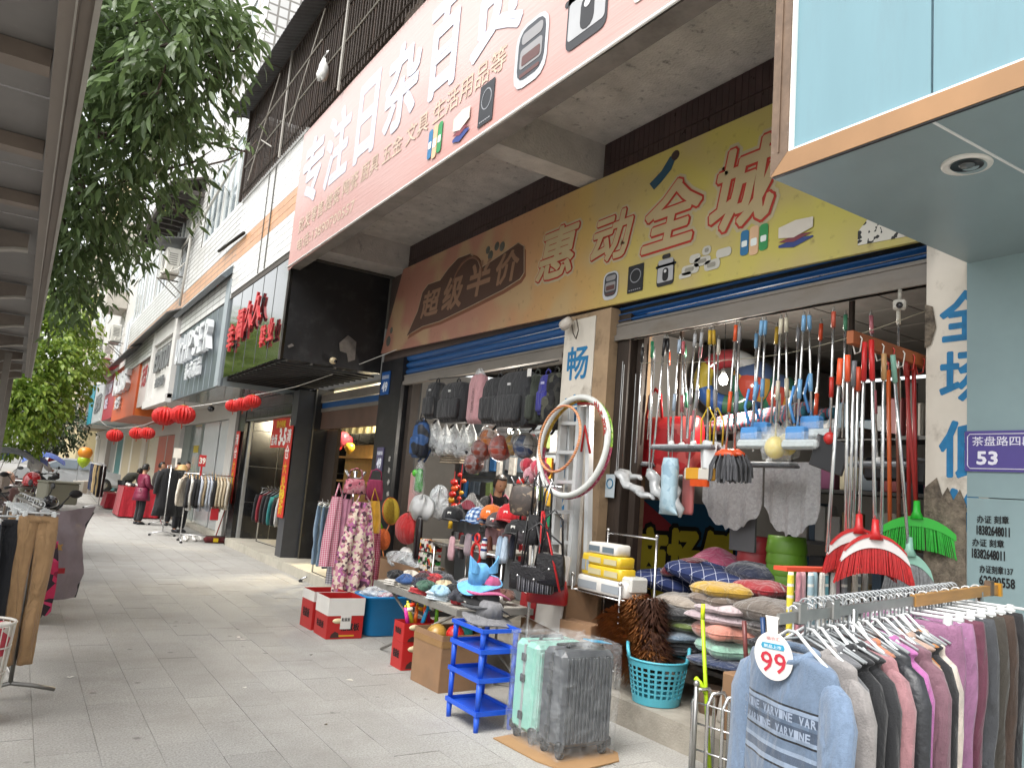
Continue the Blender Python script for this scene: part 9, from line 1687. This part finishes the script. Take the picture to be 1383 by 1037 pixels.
# empty hanger hooks in a dense row along the rail
HGLS=film('clear hanger plastic','dfe3e4',.75,.1)
rg=random.Random(4);hk=MB();hk.tube([(0,0,-.09),(0,0,-.03)]+[(.026*sin(t),0,.005-.03*cos(t))for t in[i*pi*1.3/8 for i in range(9)]],.0035,6);hk.tube([(-.16,0,-.15),(-.08,0,-.115),(0,0,-.09),(.08,0,-.115),(.16,0,-.15)],.005,6);hm_=hk.mesh('spare_hanger');hm_.materials.append(pla('8f9395',r=.12,v=.08))
for k in range(38):
    p=A_+DR*(.12+.033*k);o=obj('spare_hanger',hm_,None);o.location=p+Vector((0,0,.02));o.rotation_euler=(rg.uniform(-.08,.08),rg.uniform(-.05,.05),RZ+rg.uniform(-.15,.15));XF[o.name]=Matrix.Identity(4)
    tag(o,'clear plastic hanger crowded on the rail of the right hand clothes rack','hanger','clear hangers on the front rack')
GF='clothes on the front rack'
# front sweatshirt with printed bands
def band_mat():
    M=bpy.data.materials.new('sweatshirt banded knit');M.use_nodes=True;t=M.node_tree;L=t.links.new;p=t.nodes['Principled BSDF'];p.inputs['Roughness'].default_value=.92;p.inputs['Sheen Weight'].default_value=.2
    tc=t.nodes.new('ShaderNodeTexCoord');sp=t.nodes.new('ShaderNodeSeparateXYZ');L(tc.outputs['Object'],sp.inputs[0]);n=t.nodes.new('ShaderNodeTexNoise');n.inputs['Scale'].default_value=90;n.inputs['Detail'].default_value=4;L(tc.outputs['Object'],n.inputs['Vector'])
    mr=t.nodes.new('ShaderNodeMapRange');mr.inputs['From Min'].default_value=-.8;mr.inputs['From Max'].default_value=0.;L(sp.outputs['Z'],mr.inputs[0]);cr=t.nodes.new('ShaderNodeValToRGB');e=cr.color_ramp;e.interpolation='CONSTANT'
    base,lt,dk,bk='66788f','8b9bb0','4a586c','14171f'
    seq=[(0,base),(.14,bk),(.148,lt),(.165,dk),(.215,base),(.30,bk),(.308,lt),(.325,dk),(.36,lt),(.372,base),(.405,bk),(.413,lt),(.428,dk),(.468,base),(.482,dk),(.515,lt),(.53,bk),(.538,base)]
    while len(e.elements)<len(seq):e.elements.new(.5)
    for i,(q,c)in enumerate(seq):e.elements[i].position=q+(.14 if q else 0);e.elements[i].color=lin(c)
    L(mr.outputs[0],cr.inputs[0]);mx=t.nodes.new('ShaderNodeMix');mx.data_type='RGBA';mx.blend_type='MULTIPLY';mx.inputs['Factor'].default_value=.35;L(cr.outputs[0],mx.inputs['A']);L(n.outputs[0],mx.inputs['B']);L(mx.outputs['Result'],p.inputs['Base Color'])
    bn=t.nodes.new('ShaderNodeBump');bn.inputs['Strength'].default_value=.3;bn.inputs['Distance'].default_value=.01;n2=t.nodes.new('ShaderNodeTexNoise');n2.inputs['Scale'].default_value=260;L(tc.outputs['Object'],n2.inputs['Vector']);L(n2.outputs[0],bn.inputs['Height']);L(bn.outputs[0],p.inputs['Normal'])
    mw=t.nodes.new('ShaderNodeMapping');mw.inputs['Scale'].default_value=(9,9,3);L(tc.outputs['Object'],mw.inputs[0]);nw=t.nodes.new('ShaderNodeTexNoise');nw.inputs['Scale'].default_value=1.2;nw.inputs['Distortion'].default_value=1.;L(mw.outputs[0],nw.inputs['Vector']);bw=t.nodes.new('ShaderNodeBump');bw.inputs['Strength'].default_value=.5;bw.inputs['Distance'].default_value=.06;L(nw.outputs[0],bw.inputs['Height']);L(bw.outputs[0],bn.inputs['Normal']);return M
BLUEK=mat('sweatshirt plain knit','66788f',r=.92,v=.12,s=90,b=.3,bs=260,sheen=.2,wr=.5)
def crew(name,lab,loc,rz,m_,ms,W,L,sl,d,sd,coll=None):
    t=thing(name,lab,'garment',GF,loc=loc,rz=rz);hw=W/2;rg2=random.Random(sd);ph=rg2.uniform(0,6);m2=MB()
    zs=[-.1,-.112,-.128,-.15,-.19,-.25,-.33,-.42,-.52,-.62,-.7,-L];ws=[.08,.13,.185,hw*.96,hw*1.0,hw*.95,hw*.92,hw*.93,hw*.95,hw*.95,hw*.93,hw*.88];ds_=[.055,.05,.045,.045,d*.8,d,d*1.05,d*1.1,d*1.1,d*1.1,d,d*.8]
    ring(m2,[(z,a,b_)for z,a,b_ in zip(zs,ws,ds_)],48,.1 if sd==2 else .3,4+sd % 3,ph,cap=False,smooth=True);loc_(m2,'body_cloth',m_,t)
    for s_ in(-1,1):
        m2=MB();x0=hw*.96*s_;q=[(x0*.62,0,-.165),(x0*.8,0,-.185),(x0*.95,.002,-.215),(x0*1.05,.006,-.28),(x0*1.1,.014+rg2.uniform(-.01,.01),-.17-sl*.45),(x0*1.12,.018,-.17-sl*.75),(x0*1.12,.02,-.17-sl)];m2.tube(q,[.012,.042,.062,.07,.062,.056,.052],16,flat=.62,up=(0,1,0));s2=loc_(m2,'sleeve',ms,t)
        m2=MB();m2.tube([(x0*1.12,.02,-.165-sl),(x0*1.12,.02,-.225-sl)],[.05,.046],12,flat=.62,up=(0,1,0));loc_(m2,'cuff',ms,s2)
    m2=MB();m2.tube([(.088*cos(a),.056*sin(a),-.103-.03*max(0,sin(a)))for a in[i*pi/14 for i in range(28)]],.016,8,closed=True);loc_(m2,'neck_rib',coll or ms,t)
    m2=MB();ring(m2,[(-L+.005,hw*.885,d*.82),(-L-.05,hw*.86,d*.78)],40,.1,4,ph,cap=False);loc_(m2,'hem_rib',ms,t);hanger(t,W*.8);return t
P0=A_+DR*.04;d_=.062
SWT=crew('sweatshirt','blue grey sweatshirt with dark chest bands at the front of the rack',tuple(P0),RZ-.36,band_mat(),BLUEK,.42,.76,.56,d_,2)
m2=MB();W2=.21*.94
for zz,sx in((-.297,-.03),(-.341,.06)):
    for rep in(-1,0,1):
        for k,ch in enumerate('VARVINE'):
            x=sx+rep*.15+.06-.0185*k
            if abs(x)>W2*.88:continue
            y=d_*1.1*sqrt(max(0,1-(x/(W2*1.02))**2))*1.08+.008;sl_=math.atan2(-x*d_*1.1/(W2**2),max(.02,sqrt(max(.0001,1-(x/W2)**2))))
            text(m2,ch,(x,y,zz),(-cos(sl_),-sin(sl_)*1.,0),(0,0,1),w=.015,h=.024,bold=.03)
loc_(m2,'chest_lettering',pnt('8f9bae'),SWT)
TG_=thing('price_tag','round white price tag reading 99 hung on the sweatshirt hanger','price tag',loc=tuple(P0+Vector((-.1,-.01,-.14))));q=P0+Vector((-.085,.005,-.12));ux,uz=Vector((.30,-.95,0)).normalized(),Vector((-.12,.0,1)).normalized();ny=uz.cross(ux)
m2=MB();m2.prism([q+ux*.062*cos(a)+uz*.075*sin(a)for a in[i*pi/16 for i in range(32)]],ny*.003);m2.prism([q+ux*x+uz*z+ny*.0002 for x,z in((-.016,.06),(.016,.06),(.02,.115),(.024,.12),(.02,.125),(-.02,.125),(-.018,.115))],ny*.003);m2.build('tag_card',pnt('d8d4d0',r=.4),TG_)
m2=MB();text(m2,'99',q-ux*.04-uz*.05-ny*.002,ux,uz,w=.08,h=.062,bold=.01);m2.build('price_lettering',pnt('b8283c'),TG_)
m2=MB();m2.prism([q+uz*.03+ux*x+uz*z-ny*.001 for x,z in((-.034,-.008),(.034,-.008),(.038,0),(.034,.01),(-.034,.01),(-.038,0))],-ny*.001);m2.build('blue_lozenge',pnt('2f8fb0'),TG_);m2=MB();text(m2,'新品上市',q-ux*.028+uz*.025-ny*.003,ux,uz,w=.056,h=.011,bold=.01);m2.build('lozenge_lettering',pnt('e4ecf0'),TG_);m2=MB();text(m2,'福衣汇',q-ux*.02+uz*.05-ny*.002,ux,uz,w=.045,h=.011);m2.build('maker_lettering',pnt('a8404c'),TG_)
ROW=[('heather grey top second on the rack','7f7b79',.11),('dark heather grey top third on the rack','5a5b5e',.165),('black high necked top fourth on the rack','17181b',.23),('black top fifth on the rack','1c1d20',.30),('dusty rose top sixth on the rack','8a6468',.365),('peach orange top, thin edge showing','a8694a',.42),('dark leather look jacket','26282c',.48),('pink violet top with soft tie','9a5a8c',.55),('mauve brown top with clear hanger clips','6a4c56',.61),('beige fleece top near the far end of the rack','9a8274',.68),('black jacket with orange trim','18181b',.74),('burnt orange top, thin edge showing','a06a3a',.77),('off white top last of the tops','b0a69c',.81)]
for k,(l,c,s_)in enumerate(ROW):crew('hanging_garment' if False else 'knit_top',l,tuple(A_+DR*(.04+s_+rg.uniform(-.015,.015))),RZ-.26+rg.uniform(-.16,.14),fab(c,v=.18)if c !='26282c' else mat('soft leather',c,r=.4,v=.2,s=8,b=.3),fab(c,v=.18)if c !='26282c' else mat('soft leather',c),.39+rg.uniform(-.06,.03)-(.07 if 'thin edge' in l else 0),.7+rg.uniform(-.08,.08),.5+rg.uniform(-.06,.08),.045+rg.uniform(-.01,.02),k+10)
for k,(c,l)in enumerate((('7d5570','mauve trousers, nearest of the trousers on the front rack'),('865c7c','second mauve trousers on the front rack'),('5c3040','wine trousers on the front rack'),('3b3d41','slate grey trousers on the front rack'),('3a3630','dark olive trousers on the front rack'),('3e3028','dark brown trousers on the front rack'),('232224','black trousers at the right edge on the front rack'))):
    p=A_+DR*(.93+.115*k);trousers('hanging_trousers',l,(p.x,p.y,p.z),RZ+.05,fab(c,v=.2),W=.36,L=.98,group=GF,sd=120+k,flare=1.05,d=.05)
# sock and towel display under the brooms
SK=thing('towel_display','orange topped display of hanging patterned socks below the red brooms','display',loc=(3.55,2.55,1.05));MB().b2((3.28,2.54,1.315),(3.95,2.62,1.335)).build('top_board',pnt('c4452a'),SK)
SCOL=['c9b83a','a8707a','b88a8e','8fa6ae','7f98a0','b9b6ae','5a8a92','a9a6a0','96707a','77787a','55504c','b9b0a4','6a6a6c','8a8580']
for k,c in enumerate(SCOL):m2=MB();x=3.3+.046*k;ring(m2,[(0,.016,.008),(-.02,.02,.012),(-.15,.02,.014),(-.3,.019,.012),(-.32,.012,.008)],10,.2,3,k,c=(x,2.53-.012*(k % 2),1.315));m2.build('sock',pattern('sock'+c,[c,c,'c9c6be',c],18,'z')if k % 3==0 else fab(c),SK)
# lower clutter behind the rack
for k in range(3):m2=MB();m2.box((4.05,2.75+.3*k,.19+.2),(.3,.26,.4),bev=.01);solo('stock_carton',m2,CARDD,'brown stock carton on the step behind the shirt rack, %s' % ORD[k],'box','stock cartons behind the rack')
bpy.data.scenes.remove(SCR)
